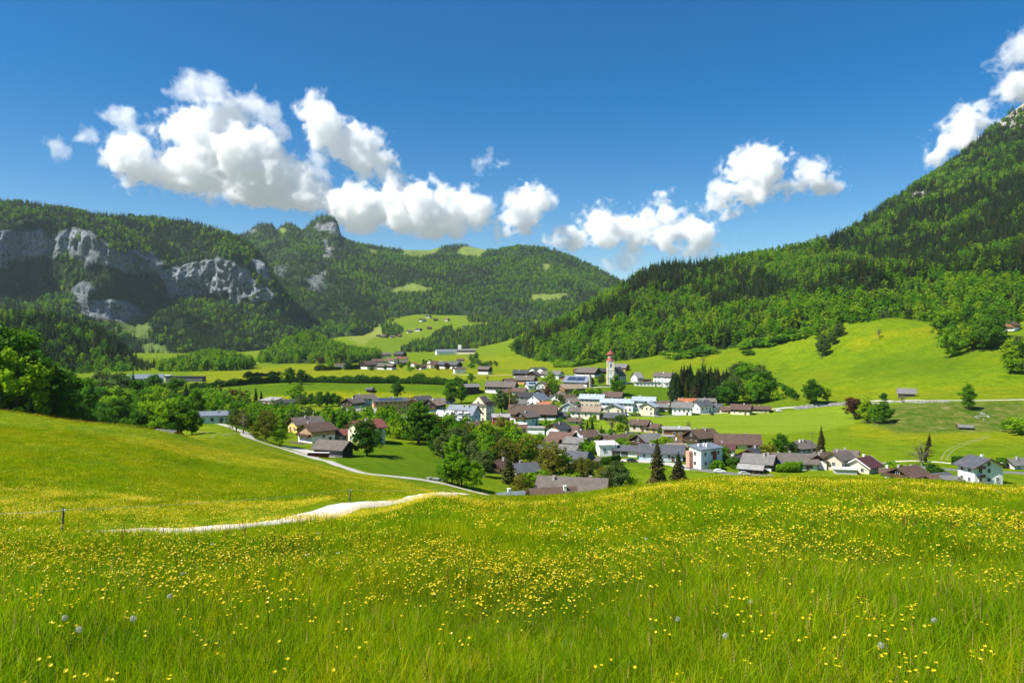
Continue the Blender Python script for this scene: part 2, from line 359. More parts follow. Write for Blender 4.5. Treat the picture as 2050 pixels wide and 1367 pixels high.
# ================================================================= MOUNTAINS (grids through surveyed lines)
def curve_at(c, px):
    ks = sorted(c); return pchip(ks, [c[k][0] for k in ks], px), pchip(ks, [c[k][1] for k in ks], px)
class Mountain:
    """rows: list of {px: (photo row, distance)} from foot to ridge; a skirt goes under the ground and a back slope falls away"""
    def __init__(s, name, px0, px1, rows, nseg, nu, amp, seed, back=(700, -260), rough_scale=160.0):
        s.name = name; P = np.linspace(px0, px1, nu); s.P = P
        cur = [curve_at(r, P) for r in rows]
        X, Y, Z, Tt = [], [], [], []
        def w(py, d): return (P - CX) / F * d, d, CAMZ - (py - CY) / F * d
        lines = [w(py, d) for py, d in cur]
        x0, y0, z0 = lines[0]; lines.insert(0, ((P - CX) / F * (y0 - 60), y0 - 60, z0 - 70.0))
        xr, yr, zr = lines[-1]; lines.append(((P - CX) / F * (yr + back[0]), yr + back[0], zr + back[1]))
        segs = [3] + nseg + [8]; s.tt = []
        for k, (a, b) in enumerate(zip(lines, lines[1:])):
            n = segs[k]
            for i in range(n + (1 if k == len(segs) - 1 else 0)):
                t = i / n
                X.append(a[0] + (b[0] - a[0]) * t); Y.append(a[1] + (b[1] - a[1]) * t); Z.append(a[2] + (b[2] - a[2]) * t); Tt.append(k - 1 + t)
        X, Y, Z = map(np.array, (X, Y, Z)); T = np.array(Tt)[:, None] + 0 * X
        nrow = len(rows) - 1
        wgt = sstep(-0.2, 0.35, T) * (1 - 0.75 * sstep(nrow - 0.35, nrow, T) * (T <= nrow + 0.001))
        q = rough_scale
        nz = fbm(X / q + seed, Y / q, Z / q, 5, 0.55)
        ny = fbm(X / q + seed + 31, Y / q, Z / q, 5, 0.55)
        Z = Z + amp * nz * wgt; Y = Y + 1.2 * amp * ny * wgt
        s.X, s.Y, s.Z, s.T = X, Y, Z, T; s.nrow = nrow
        # slopes for the rock mask
        gx = np.gradient(np.stack([X, Y, Z], -1), axis=1); gt = np.gradient(np.stack([X, Y, Z], -1), axis=0)
        nn = np.cross(gx, gt); nn /= np.linalg.norm(nn, axis=-1, keepdims=True) + 1e-9; s.up = np.abs(nn[..., 2])
        s.rock = np.zeros_like(X); s.clear = np.zeros_like(X)
        s.PX, s.PY = pix(X, Y, Z)
    def masks(s, rock=(), clear=(), wob=7.0, slope_rock=None):
        w1 = wob * fbm(s.X / 60, s.Y / 60, s.Z / 60, 3); w2 = wob * fbm(s.X / 60 + 50, s.Y / 60, s.Z / 60, 3)
        front = s.T <= s.nrow
        for poly, v in rock: s.rock = np.maximum(s.rock, v * soft(s.PX + w1, s.PY + w2, poly, 4) * front)
        if slope_rock: s.rock = np.maximum(s.rock, sstep(slope_rock[0], slope_rock[1], s.up + 0.12 * fbm(s.X / 45, s.Y / 45, s.Z / 45, 3)))
        for poly in clear: s.clear = np.maximum(s.clear, soft(s.PX + 0.6 * w1, s.PY + 0.4 * w2, poly, 3) * front)
    def carve(s, depth=22.0):
        r = 1 - 2 * np.abs(vnoise(s.X / 26 + 3, s.Z / 90, s.Y / 200)); r2 = fbm(s.X / 14, s.Z / 22, s.Y / 60 + 5, 3)
        s.Y = s.Y - s.rock * (depth * 0.6 * r + depth * 0.45 * r2); s.PX, s.PY = pix(s.X, s.Y, s.Z)
    def build(s, mat):
        nr_, nu_ = s.X.shape; ix = np.arange(nr_ * nu_).reshape(nr_, nu_)
        q = np.stack([ix[:-1, :-1], ix[:-1, 1:], ix[1:, 1:], ix[1:, :-1]], -1).reshape(-1, 4)
        me = mesh_np(s.name, np.stack([s.X, s.Y, s.Z], -1).reshape(-1, 3), q, [mat], smooth=True)
        fattr(me, 'rock', s.rock.ravel()); fattr(me, 'clear', s.clear.ravel())
        return tag(link(bpy.data.objects.new(s.name, me)), kind='structure')
    def scatter(s, spacing, seed, jitter=1.0, tmax=None):
        """random points over the surface, one per spacing^2 of ground plan, kept off rock and clearings"""
        rg = np.random.default_rng(seed)
        A, B, Cc, D = [np.stack([s.X, s.Y, s.Z, s.rock, s.clear, s.T], -1)[sl] for sl in
                       ((slice(0, -1), slice(0, -1)), (slice(0, -1), slice(1, None)), (slice(1, None), slice(1, None)), (slice(1, None), slice(0, -1)))]
        e1 = (B - A)[..., :2]; e2 = (D - A)[..., :2]; area = np.abs(e1[..., 0] * e2[..., 1] - e1[..., 1] * e2[..., 0])
        # cliffs have no ground plan, give them part of their face area
        f3 = np.linalg.norm(np.cross((B - A)[..., :3], (D - A)[..., :3]), axis=-1); area = np.maximum(area, 0.42 * f3)
        lam = area / spacing ** 2; lam[A[..., 5] < -0.75] = 0; lam[A[..., 5] > s.nrow + 0.35] = 0
        cnt = rg.poisson(lam); ii, jj = np.nonzero(cnt); rep = cnt[ii, jj]; ii = np.repeat(ii, rep); jj = np.repeat(jj, rep)
        a = rg.random(len(ii))[:, None]; b = rg.random(len(ii))[:, None]
        P = A[ii, jj] * (1 - a) * (1 - b) + B[ii, jj] * a * (1 - b) + Cc[ii, jj] * a * b + D[ii, jj] * (1 - a) * b
        tuft = fbm(P[:, 0] / 40, P[:, 1] / 40, P[:, 2] / 25, 3)
        keep = ((P[:, 3] < 0.25 + 0.5 * rg.random(len(P)) ** 2) | ((tuft > 0.30) & (rg.random(len(P)) < 0.5))) & (P[:, 4] < 0.5)
        return P[keep]

def mountain_material(name, rockc, soil, grass):
    M = Mat(name); pos = geo_pos(M)
    rk = M.n('Attribute', _attribute_name='rock').outputs['Fac']; cl = M.n('Attribute', _attribute_name='clear').outputs['Fac']
    mp = M.n('Mapping'); mp.inputs['Scale'].default_value = (1, 1, 0.14); M.l(pos, mp.inputs['Vector'])
    n1 = M.noise(0.03, 8, 0.72, mp.outputs[0]).outputs[0]; n2 = M.noise(0.012, 6, 0.65, pos).outputs[0]; n3 = M.noise(0.09, 5, 0.7, pos).outputs[0]
    rc = M.ramp(n1, [(0.30, tuple(c * 0.35 for c in rockc)), (0.48, rockc), (0.66, tuple(min(1, c * 1.55) for c in rockc))]).outputs[0]
    rc = M.mix(M.ramp(n3, [(0.50, (0, 0, 0)), (0.64, (1, 1, 1))]).outputs[0], rc, (0.03, 0.05, 0.018))
    so = M.ramp(n2, [(0.35, tuple(c * 0.7 for c in soil)), (0.65, tuple(c * 1.3 for c in soil))]).outputs[0]
    gr = M.ramp(n3, [(0.35, tuple(c * 0.75 for c in grass)), (0.65, tuple(c * 1.2 for c in grass))]).outputs[0]
    c = M.mix(cl, so, gr); c = M.mix(rk, c, rc)
    bs = M.bsdf(c, 0.95, 0.1); M.bump(n1, 0.9, 9.0, bs)
    return M.m
MM_LEFT = mountain_material('limestone_mountain', (0.20, 0.215, 0.24), (0.022, 0.042, 0.012), (0.10, 0.15, 0.03))
MM_BACK = mountain_material('far_mountain', (0.17, 0.175, 0.18), (0.025, 0.052, 0.012), (0.15, 0.20, 0.035))
MM_RIGHT = mountain_material('wooded_mountain', (0.38, 0.35, 0.30), (0.028, 0.055, 0.010), (0.13, 0.19, 0.02))

# the long cliff mountain on the left
L_foot = {-500: (690, 1700), 0: (692, 1780), 200: (702, 1850), 330: (707, 1880), 450: (703, 1980), 560: (700, 2150), 640: (690, 2350)}
_bd = lambda p: 2220 + 0.62 * (p + 20) + 70 * math.sin(p / 47.0) + 35 * math.sin(p / 19.0)      # the wall recedes up-valley, in buttresses
L_bot = {p: (q, _bd(p)) for p, q in ((-500, 570), (0, 585), (60, 590), (120, 606), (180, 636), (250, 640), (300, 628), (340, 602), (400, 604), (480, 608), (560, 620), (640, 668))}
L_top = {p: (q, _bd(p) + 48) for p, q in ((-500, 440), (0, 452), (90, 448), (160, 466), (220, 500), (300, 520), (350, 526), (420, 514), (470, 510), (520, 532), (560, 588), (640, 652))}
L_ridge = {p: (q, _bd(min(p, 560)) + w_) for p, q, w_ in ((-500, 360, 520), (-150, 398, 540), (0, 404, 540), (60, 409, 540), (130, 419, 520), (200, 434, 480), (290, 435, 480), (350, 440, 450), (400, 452, 420), (450, 466, 380), (490, 489, 320), (520, 514, 230), (545, 545, 170), (565, 578, 130), (600, 610, 110), (640, 640, 100))}
left_mt = Mountain('mountain_left', -500, 640, [L_foot, L_bot, L_top, L_ridge], [34, 46, 30], 430, 26, 1.0, rough_scale=170.0)
left_mt.masks(rock=[([(-200, 470), (28, 462), (22, 500), (14, 536), (-200, 540)], 1), ([(48, 468), (92, 452), (90, 500), (80, 516), (55, 515)], 1), ([(98, 470), (176, 462), (182, 484), (140, 500), (100, 498)], 1),
                    ([(140, 606), (180, 600), (270, 610), (298, 634), (260, 640), (210, 638), (165, 624)], 1), ([(165, 560), (190, 575), (180, 600), (150, 606), (140, 590)], 0.8),
                    ([(326, 535), (420, 517), (470, 528), (500, 556), (563, 594), (545, 604), (490, 602), (440, 590), (400, 596), (340, 592)], 1), ([(225, 500), (300, 498), (330, 520), (310, 545), (240, 530)], 0.6),
                    ([(500, 512), (535, 528), (538, 556), (508, 548)], 1), ([(460, 565), (490, 570), (485, 608), (465, 608)], 1), ([(160, 510), (210, 512), (215, 530), (170, 532)], 0.7), ([(20, 468), (180, 460), (230, 498), (330, 516), (335, 548), (240, 544), (180, 518), (100, 512), (20, 528)], 0.72)],
              clear=[[(228, 640), (296, 634), (304, 662), (290, 676), (262, 676), (240, 660)], [(285, 688), (330, 690), (340, 708), (290, 708)]])
# the domed peak and the long wooded ridge behind it
B_foot = {430: (640, 2800), 540: (655, 2600), 620: (665, 2550), 700: (660, 2600), 760: (648, 2850), 850: (615, 3150), 950: (610, 3300), 1050: (618, 3300), 1150: (640, 3000), 1330: (680, 2500)}
B_mid = {430: (540, 3500), 540: (560, 3350), 600: (575, 3200), 680: (585, 3200), 720: (565, 3400), 800: (560, 3600), 900: (552, 3750), 1000: (555, 3700), 1100: (565, 3600), 1200: (600, 3300), 1330: (640, 3000)}
B_up = {430: (500, 4050), 490: (490, 4050), 540: (480, 4060), 600: (485, 4050), 640: (500, 4000), 690: (505, 4000), 760: (515, 4150), 850: (514, 4300), 950: (512, 4300), 1050: (512, 4200), 1150: (536, 4050), 1250: (580, 3700), 1330: (630, 3400)}
B_ridge = {430: (490, 4300), 474: (473, 4300), 498: (466, 4300), 508: (454, 4280), 520: (448, 4270), 534: (446, 4270), 546: (451, 4270), 555: (460, 4280), 563: (452, 4290), 577: (447, 4290), 590: (453, 4290), 603: (462, 4280), 612: (456, 4240), 630: (440, 4210), 645: (434, 4200), 660: (434, 4200), 671: (441, 4200), 678: (452, 4210), 682: (468, 4240), 690: (480, 4300), 720: (488, 4400), 760: (494, 4500), 800: (498, 4600), 850: (499, 4650), 880: (494, 4650), 930: (492, 4650), 960: (496, 4600), 985: (500, 4550), 1010: (496, 4450), 1040: (492, 4420), 1080: (494, 4400), 1120: (502, 4350), 1160: (519, 4250), 1200: (539, 4100), 1230: (554, 3950), 1260: (570, 3800), 1330: (620, 3500)}
back_mt = Mountain('mountain_back', 430, 1330, [B_foot, B_mid, B_up, B_ridge], [34, 34, 24], 520, 34, 5.0, rough_scale=300.0)
back_mt.masks(rock=[([(636, 446), (680, 444), (685, 470), (672, 474), (640, 462)], 1), ([(648, 478), (668, 490), (664, 522), (650, 516)], 1), ([(495, 455), (520, 458), (515, 472), (498, 470)], 0.5), ([(618, 550), (655, 545), (650, 575), (620, 580)], 0.7), ([(545, 530), (575, 535), (570, 555), (548, 552)], 0.5)],
              clear=[[(780, 586), (796, 574), (832, 566), (848, 572), (874, 580), (836, 588)], [(800, 497), (880, 495), (876, 505), (846, 518), (812, 514)], [(930, 492), (985, 496), (960, 516), (905, 512)], [(735, 498), (755, 498), (752, 508), (738, 508)], [(560, 458), (576, 456), (574, 464), (560, 465)], [(1085, 530), (1105, 528), (1104, 544), (1090, 545)], [(1060, 590), (1140, 588), (1120, 600), (1070, 602)]], slope_rock=None)
# the right-hand mountain with its wooded spur
RT_foot = {1030: (700, 1420), 1080: (708, 1180), 1200: (727, 1000), 1350: (708, 950), 1500: (694, 900), 1600: (672, 850), 1700: (660, 800), 1900: (650, 765), 2050: (644, 730), 2300: (630, 710), 2950: (610, 700)}
RT_mid = {1030: (695, 1480), 1080: (680, 1330), 1200: (640, 1300), 1350: (600, 1350), 1500: (585, 1380), 1640: (560, 1400), 1760: (530, 1400), 1900: (500, 1400), 2050: (455, 1400), 2300: (380, 1400), 2950: (300, 1400)}
RT_ridge = {1030: (696, 1500), 1070: (678, 1420), 1100: (658, 1450), 1150: (632, 1480), 1200: (607, 1520), 1250: (578, 1550), 1290: (551, 1560), 1330: (539, 1580), 1400: (533, 1600), 1500: (522, 1640), 1560: (507, 1660), 1640: (484, 1700), 1700: (452, 1900), 1800: (395, 2100), 1900: (330, 2300), 2000: (246, 2450), 2050: (205, 2500), 2300: (0, 2700), 2950: (-250, 2900)}
right_mt = Mountain('mountain_right', 1030, 2950, [RT_foot, RT_mid, RT_ridge], [60, 60], 560, 20, 9.0, rough_scale=180.0)
right_mt.masks(rock=[([(1590, 492), (1604, 488), (1602, 505), (1590, 508)], 1), ([(1992, 246), (2030, 208), (2120, 130), (2120, 215), (2050, 246), (2020, 262)], 0.95), ([(1820, 390), (1860, 378), (1850, 390), (1825, 398)], 0.8), ([(1240, 590), (1250, 588), (1246, 612), (1236, 610)], 0.6)],
               clear=[[(1860, 515), (1900, 492), (1915, 490), (1880, 518)], [(1640, 478), (1700, 440), (1735, 430), (1720, 450), (1660, 486)]])
# lower wooded rises in the valley
H1_foot = {-500: (780, 700), 0: (772, 800), 150: (768, 900), 290: (757, 1000), 330: (748, 1100)}
H1_ridge = {-500: (600, 1050), 0: (640, 1150), 60: (640, 1150), 110: (643, 1150), 180: (662, 1160), 230: (690, 1170), 262: (722, 1180), 292: (748, 1180), 330: (750, 1200)}
hill_a = Mountain('hill_left', -500, 330, [H1_foot, H1_ridge], [40], 170, 7, 3.0, back=(260, -60), rough_scale=80.0); hill_a.masks()
H2_foot = {520: (727, 1300), 560: (727, 1270), 640: (725, 1270), 720: (722, 1300), 760: (717, 1450)}
H2_ridge = {520: (722, 1500), 548: (705, 1520), 580: (685, 1550), 610: (676, 1560), 645: (685, 1560), 690: (702, 1560), 730: (712, 1580), 760: (714, 1600)}
hill_b = Mountain('hill_knoll', 520, 760, [H2_foot, H2_ridge], [24], 70, 4, 4.0, back=(250, -45), rough_scale=60.0); hill_b.masks()
H3_foot = {320: (747, 960), 400: (743, 980), 470: (740, 1000), 505: (738, 1050)}
H3_ridge = {320: (742, 1150), 345: (735, 1180), 390: (722, 1200), 430: (716, 1200), 470: (724, 1200), 505: (736, 1250)}
hill_c = Mountain('hill_copse', 320, 505, [H3_foot, H3_ridge], [20], 50, 3, 6.0, back=(200, -30), rough_scale=50.0); hill_c.masks()
left_mt.carve(); back_mt.carve(16.0)
left_mt.build(MM_LEFT); back_mt.build(MM_BACK); right_mt.build(MM_RIGHT)
for h_ in (hill_a, hill_b, hill_c): h_.build(MM_RIGHT)
# ================================================================= TREES
def leaf_material(name, stops, trans=0.45, tcol=1.35, rough=0.6):
    M = Mat(name); rnd = M.n('ObjectInfo').outputs['Random']; pos = geo_pos(M)
    c = M.ramp(rnd, stops).outputs[0]
    n = M.noise(0.9, 2, 0.6, pos).outputs[0]
    c = M.mix(0.75, c, M.ramp(n, [(0.3, (0.72,) * 3), (0.7, (1.28,) * 3)]).outputs[0], 'MULTIPLY')
    d = M.n('BsdfPrincipled', Roughness=rough); d.inputs['Specular IOR Level'].default_value = 0.08; M.l(c, d.inputs['Base Color'])
    t = M.n('BsdfTranslucent'); tc = M.mix(1.0, c, (1.25 * tcol / 1.35, 1.35, 0.5), 'MULTIPLY'); M.l(tc, t.inputs['Color'])
    mx = M.n('MixShader'); mx.inputs[0].default_value = trans; M.l(d.outputs[0], mx.inputs[1]); M.l(t.outputs[0], mx.inputs[2]); M.l(mx.outputs[0], M.out.inputs[0])
    return M.m
LEAF_SPRING = leaf_material('spring_leaf', [(0.0, (0.085, 0.215, 0.006)), (0.35, (0.135, 0.290, 0.007)), (0.7, (0.205, 0.350, 0.009)), (1.0, (0.280, 0.380, 0.012))])
LEAF_DEEP = leaf_material('deep_leaf', [(0.0, (0.040, 0.120, 0.008)), (0.5, (0.062, 0.165, 0.009)), (1.0, (0.100, 0.215, 0.010))])
LEAF_SILVER = leaf_material('grey_green_leaf', [(0.0, (0.085, 0.135, 0.035)), (1.0, (0.13, 0.18, 0.05))])
LEAF_COPPER = leaf_material('copper_leaf', [(0.0, (0.075, 0.030, 0.016)), (1.0, (0.13, 0.060, 0.022))], 0.3)
LEAF_OLIVE = leaf_material('olive_young_leaf', [(0.0, (0.12, 0.13, 0.012)), (1.0, (0.20, 0.19, 0.02))], 0.4)
LEAF_PINK = leaf_material('pink_blossom', [(0.0, (0.45, 0.08, 0.12)), (1.0, (0.55, 0.12, 0.16))], 0.3)
NEEDLE = leaf_material('spruce_needle', [(0.0, (0.015, 0.040, 0.012)), (0.5, (0.027, 0.060, 0.012)), (0.85, (0.045, 0.080, 0.012)), (1.0, (0.075, 0.066, 0.016))], 0.15)
NEEDLE_BROWN = leaf_material('brownish_needle', [(0.0, (0.040, 0.048, 0.014)), (1.0, (0.075, 0.062, 0.020))], 0.15)
def bark_material(name, col):
    M = Mat(name); mp = M.n('Mapping'); mp.inputs['Scale'].default_value = (1, 1, 0.2); M.l(geo_pos(M), mp.inputs['Vector'])
    n = M.noise(6, 4, 0.7, mp.outputs[0]).outputs[0]
    bs = M.bsdf(M.ramp(n, [(0.3, tuple(c * 0.5 for c in col)), (0.7, tuple(c * 1.4 for c in col))]).outputs[0], 0.9, 0.1); M.bump(n, 0.6, 0.05, bs); return M.m
BARK = bark_material('bark', (0.085, 0.065, 0.045)); BARK_GREY = bark_material('grey_bark', (0.17, 0.155, 0.13))

def leaf_quads(P, size, rg, up=0.25, asp=1.0, N=None):
    """small leaf faces at points P, random orientation"""
    n = len(P); a = rg.normal(size=(n, 3)); a /= np.linalg.norm(a, axis=1)[:, None]
    if N is not None: a = a + 1.1 * N
    a[:, 2] += up; a /= np.linalg.norm(a, axis=1)[:, None]
    b = rg.normal(size=(n, 3)); u = np.cross(a, b); u /= np.linalg.norm(u, axis=1)[:, None]; v = np.cross(a, u)
    s = size * (0.55 + 0.9 * rg.random(n))[:, None]
    q = np.stack([P - u * s - 0.25 * v * s * asp, P - 0.1 * u * s + v * s * asp * 0.62, P + u * s, P + 0.1 * u * s - v * s * asp * 0.62], 1)
    return q.reshape(-1, 3), np.arange(n * 4).reshape(n, 4)
def broad_crown(seed, h, rx, base, n_clump, n_leaf, leaf, shape='round'):
    """leaf faces in clumps spread through the crown's volume"""
    rg = np.random.default_rng(seed); C = []; rad = []
    hz = (h - base) / 2; cz = base + hz
    while len(C) < n_clump:
        p = rg.normal(size=3); p /= np.linalg.norm(p); r = rg.random() ** 0.42
        q = p * r
        if shape == 'egg': f = 1.0 - 0.35 * max(q[2], 0) ; f2 = 1
        elif shape == 'tall': f = 0.8 - 0.25 * q[2]
        else: f = 1.0 - 0.18 * q[2]
        lump = 1 + 0.30 * math.sin(3.1 * math.atan2(p[1], p[0]) + seed) + 0.16 * math.sin(5 * p[2] + 2.3 * seed)
        C.append((q[0] * rx * f * lump, q[1] * rx * f * lump, cz + q[2] * hz * (0.94 + 0.1 * lump))); rad.append((0.17 + 0.15 * rg.random()) * rx)
    C = np.array(C); rad = np.array(rad)
    k = rg.integers(0, n_clump, n_leaf); d = rg.normal(size=(n_leaf, 3)); d /= np.linalg.norm(d, axis=1)[:, None]
    P = C[k] + d * (rad[k] * (0.35 + 0.65 * rg.random(n_leaf) ** 0.5))[:, None] * np.array([1, 1, 0.8]); P[:, 2] = np.maximum(P[:, 2], base * 0.8)
    out = P - np.array([0, 0, cz]); out /= np.linalg.norm(out, axis=1)[:, None]
    V, Q = leaf_quads(P, leaf, rg, 0.3, N=0.55 * d + 0.35 * out)
    return V, Q, C
def broad_trunk(seed, h, rx, base, C, n_limb=7):
    rg = np.random.default_rng(seed + 99); mb = MB(); r0 = 0.028 * h
    top = base + (h - base) * 0.62
    pts = [(0, 0, -0.8), (0, 0, 0.2), (0.02 * h * rg.normal(), 0.02 * h * rg.normal(), base * 0.8), (0.03 * h * rg.normal(), 0.03 * h * rg.normal(), top)]
    mb.tube(pts, [r0 * 1.5, r0 * 1.15, r0 * 0.8, r0 * 0.2], 7)
    for i in rg.choice(len(C), min(n_limb, len(C)), replace=False):
        z0 = base * 0.7 + rg.random() * (top - base * 0.7) * 0.7; c = C[i]
        mb.tube([(0, 0, z0), (c[0] * 0.5, c[1] * 0.5, z0 + (c[2] - z0) * 0.4), tuple(c)], [r0 * 0.5, r0 * 0.3, r0 * 0.08], 5)
    return mb
def spruce_crown(seed, h, rx, base, tiers, nb, sub, droop=0.35):
    """whorls of drooping boughs, each a fan of narrow needle faces"""
    rg = np.random.default_rng(seed); V = []; Q = []
    for t in range(tiers):
        f = t / (tiers - 1.0); z = base + (h - base) * (f ** 0.92) * 0.97
        L = rx * (1 - f) ** 0.85 * (0.82 + 0.36 * rg.random()) + 0.03 * rx
        n = max(4, int(nb * (1 - 0.55 * f)))
        for i in range(n):
            an = 2 * math.pi * (i + rg.random() * 0.8) / n; l = L * (0.7 + 0.5 * rg.random())
            ux, uy = math.cos(an), math.sin(an); dr = droop * l * (0.7 + 0.6 * rg.random()); lift = 0.12 * l
            for s in range(sub):
                a0, a1 = s / sub, (s + 1.15) / sub
                w0 = 0.34 * l * (1 - 0.5 * a0) * (0.8 + 0.5 * rg.random()) + 0.05 * rx; hang = (0.16 + 0.22 * rg.random()) * l * 0.6 + 0.02 * h
                p0 = (ux * l * a0, uy * l * a0, z + lift * math.sin(a0 * 2) - dr * a0 * a0); p1 = (ux * l * a1, uy * l * a1, z + lift * math.sin(a1 * 2) - dr * a1 * a1)
                sx, sy = -uy, ux; k = len(V)
                V += [(p0[0], p0[1], p0[2] + 0.03 * l), (p0[0] * .6 + p1[0] * .4 + sx * w0, p0[1] * .6 + p1[1] * .4 + sy * w0, p1[2] - hang), p1, (p0[0] * .6 + p1[0] * .4 - sx * w0, p0[1] * .6 + p1[1] * .4 - sy * w0, p1[2] - hang)]
                Q.append((k, k + 1, k + 2, k + 3))
    k = len(V); V += [(0.02 * rx, 0, h), (-0.1 * rx, 0.06 * rx, h * 0.94), (0.1 * rx, 0.06 * rx, h * 0.94), (0, -0.1 * rx, h * 0.94)]
    Q += [(k, k + 1, k + 2, k + 2), (k, k + 2, k + 3, k + 3), (k, k + 3, k + 1, k + 1)]
    Q3 = [q if q[2] != q[3] else q[:3] for q in Q]
    return V, Q3
def spruce_trunk(h): 
    mb = MB(); mb.tube([(0, 0, -0.8), (0, 0, 0.3), (0, 0, h * 0.5), (0, 0, h * 0.95)], [0.02 * h, 0.014 * h, 0.008 * h, 0.002 * h], 6); return mb

TREE = {}     # kind -> list of (trunk mesh, crown mesh, height)   unit: metres
def reg(kind, trunk, crown, h): TREE.setdefault(kind, []).append((trunk, crown, h))
def make_broad(kind, seed, h, rx, base, ncl, nleaf, leaf, mat, bark=None, shape='round', limbs=7):
    V, Q, C = broad_crown(seed, h, rx, base, ncl, nleaf, leaf, shape)
    reg(kind, broad_trunk(seed, h, rx, base, C, limbs).mesh('trunk', [bark or BARK], True), mesh_np('crown', V, Q, [mat]), h)
for s in range(4): make_broad('broad', 11 + s, 14 + s, 5.0 + 0.5 * (s % 2), 2.2, 90, 5200, 0.36, LEAF_SPRING, shape=('round', 'egg', 'round', 'tall')[s])
for s in range(3): make_broad('deep', 31 + s, 15 + s, 5.6, 2.0, 95, 5600, 0.38, LEAF_DEEP, shape=('round', 'egg', 'round')[s])
for s in range(2): make_broad('silver', 41 + s, 13, 4.6, 2.0, 80, 3600, 0.34, LEAF_SILVER, BARK_GREY, 'egg')
for s in range(2): make_broad('copper', 51 + s, 11, 4.4, 1.6, 80, 3600, 0.34, LEAF_COPPER)
for s in range(2): make_broad('olive', 61 + s, 12, 4.6, 1.8, 80, 3200, 0.30, LEAF_OLIVE, BARK_GREY)
make_broad('pink', 71, 7, 2.6, 1.2, 50, 1800, 0.26, LEAF_PINK)
for s in range(2): make_broad('bare', 75 + s, 10, 3.6, 2.0, 60, 420, 0.22, LEAF_OLIVE, BARK_GREY, 'egg', 26)
for s in range(3): make_broad('bush', 81 + s, 3.2, 2.1, 0.25, 46, 1500, 0.24, (LEAF_SPRING, LEAF_DEEP, LEAF_SPRING)[s])
for s in range(3):
    h = 20 + 2 * s; V, Q = spruce_crown(91 + s, h, 3.3 + 0.4 * s, 1.2, 26, 11, 4); reg('spruce', spruce_trunk(h).mesh('trunk', [BARK], True), mesh_np('crown', V, Q, [NEEDLE]), h)
for s in range(2):
    h = 19 + 2 * s; V, Q = spruce_crown(95 + s, h, 3.6, 1.0, 24, 11, 4); reg('larch', spruce_trunk(h).mesh('trunk', [BARK], True), mesh_np('crown', V, Q, [NEEDLE_BROWN]), h)
V, Q = spruce_crown(98, 9, 1.15, 0.2, 24, 10, 3, 0.1); reg('cypress', spruce_trunk(9).mesh('trunk', [BARK], True), mesh_np('crown', V, Q, [NEEDLE]), 9)

# light prototypes for the far woods (collections that are never linked to the scene)
def proto_collection(name, items):
    c = bpy.data.collections.new(name)
    for i, me in enumerate(items): c.objects.link(bpy.data.objects.new('%s_%02d' % (name, i), me))
    return c
def joined(trunk_mb, V, Q, leafmat, bark):
    mb = MB(); mb.v = list(trunk_mb.v); mb.f = list(trunk_mb.f); mb.m = [1] * len(mb.f); k = len(mb.v)
    mb.v += [tuple(v) for v in V]; mb.f += [tuple(int(i) + k for i in q) for q in Q]; mb.m += [0] * len(Q)
    return mb.mesh('wood_tree', [leafmat, bark])
def far_broad(seed, mat, n, leaf, shape='egg', h=19.0, rx=5.6):
    V, Q, C = broad_crown(seed, h, rx, 2.5, 46, n, leaf, shape); mb = MB(); mb.tube([(0, 0, -1), (0, 0, 12)], [0.35, 0.15], 5); return joined(mb, V, Q, mat, BARK)
def far_spruce(seed, mat, tiers, nb, sub, h=22.0, rx=4.1):
    V, Q = spruce_crown(seed, h, rx, 1.5, tiers, nb, sub); mb = MB(); mb.tube([(0, 0, -1), (0, 0, 12)], [0.3, 0.12], 5); return joined(mb, V, Q, mat, BARK)
# 0-2 spruce, 3 brownish spruce, 4-6 broadleaf, 7 deep broadleaf, 8 grey-green
WOOD_MID = proto_collection('wood_mid', [far_spruce(201, NEEDLE, 15, 8, 2), far_spruce(202, NEEDLE, 14, 8, 2, 24, 4.5), far_spruce(203, NEEDLE, 16, 8, 2, 24, 4.0), far_spruce(204, NEEDLE_BROWN, 15, 8, 2),
    far_broad(205, LEAF_SPRING, 900, 0.72), far_broad(206, LEAF_SPRING, 900, 0.72, 'round'), far_broad(207, LEAF_SPRING, 900, 0.72, 'tall', 20, 5.0), far_broad(208, LEAF_DEEP, 900, 0.72), far_broad(209, LEAF_SILVER, 700, 0.7)])
WOOD_FAR = proto_collection('wood_far', [far_spruce(211, NEEDLE, 9, 6, 1), far_spruce(212, NEEDLE, 9, 6, 1, 24, 4.5), far_spruce(213, NEEDLE, 10, 6, 1, 24, 4.2), far_spruce(214, NEEDLE_BROWN, 9, 6, 1),
    far_broad(215, LEAF_SPRING, 170, 1.7), far_broad(216, LEAF_SPRING, 170, 1.7, 'round'), far_broad(217, LEAF_DEEP, 170, 1.7), far_broad(218, LEAF_DEEP, 170, 1.7), far_broad(219, LEAF_SILVER, 150, 1.6)])

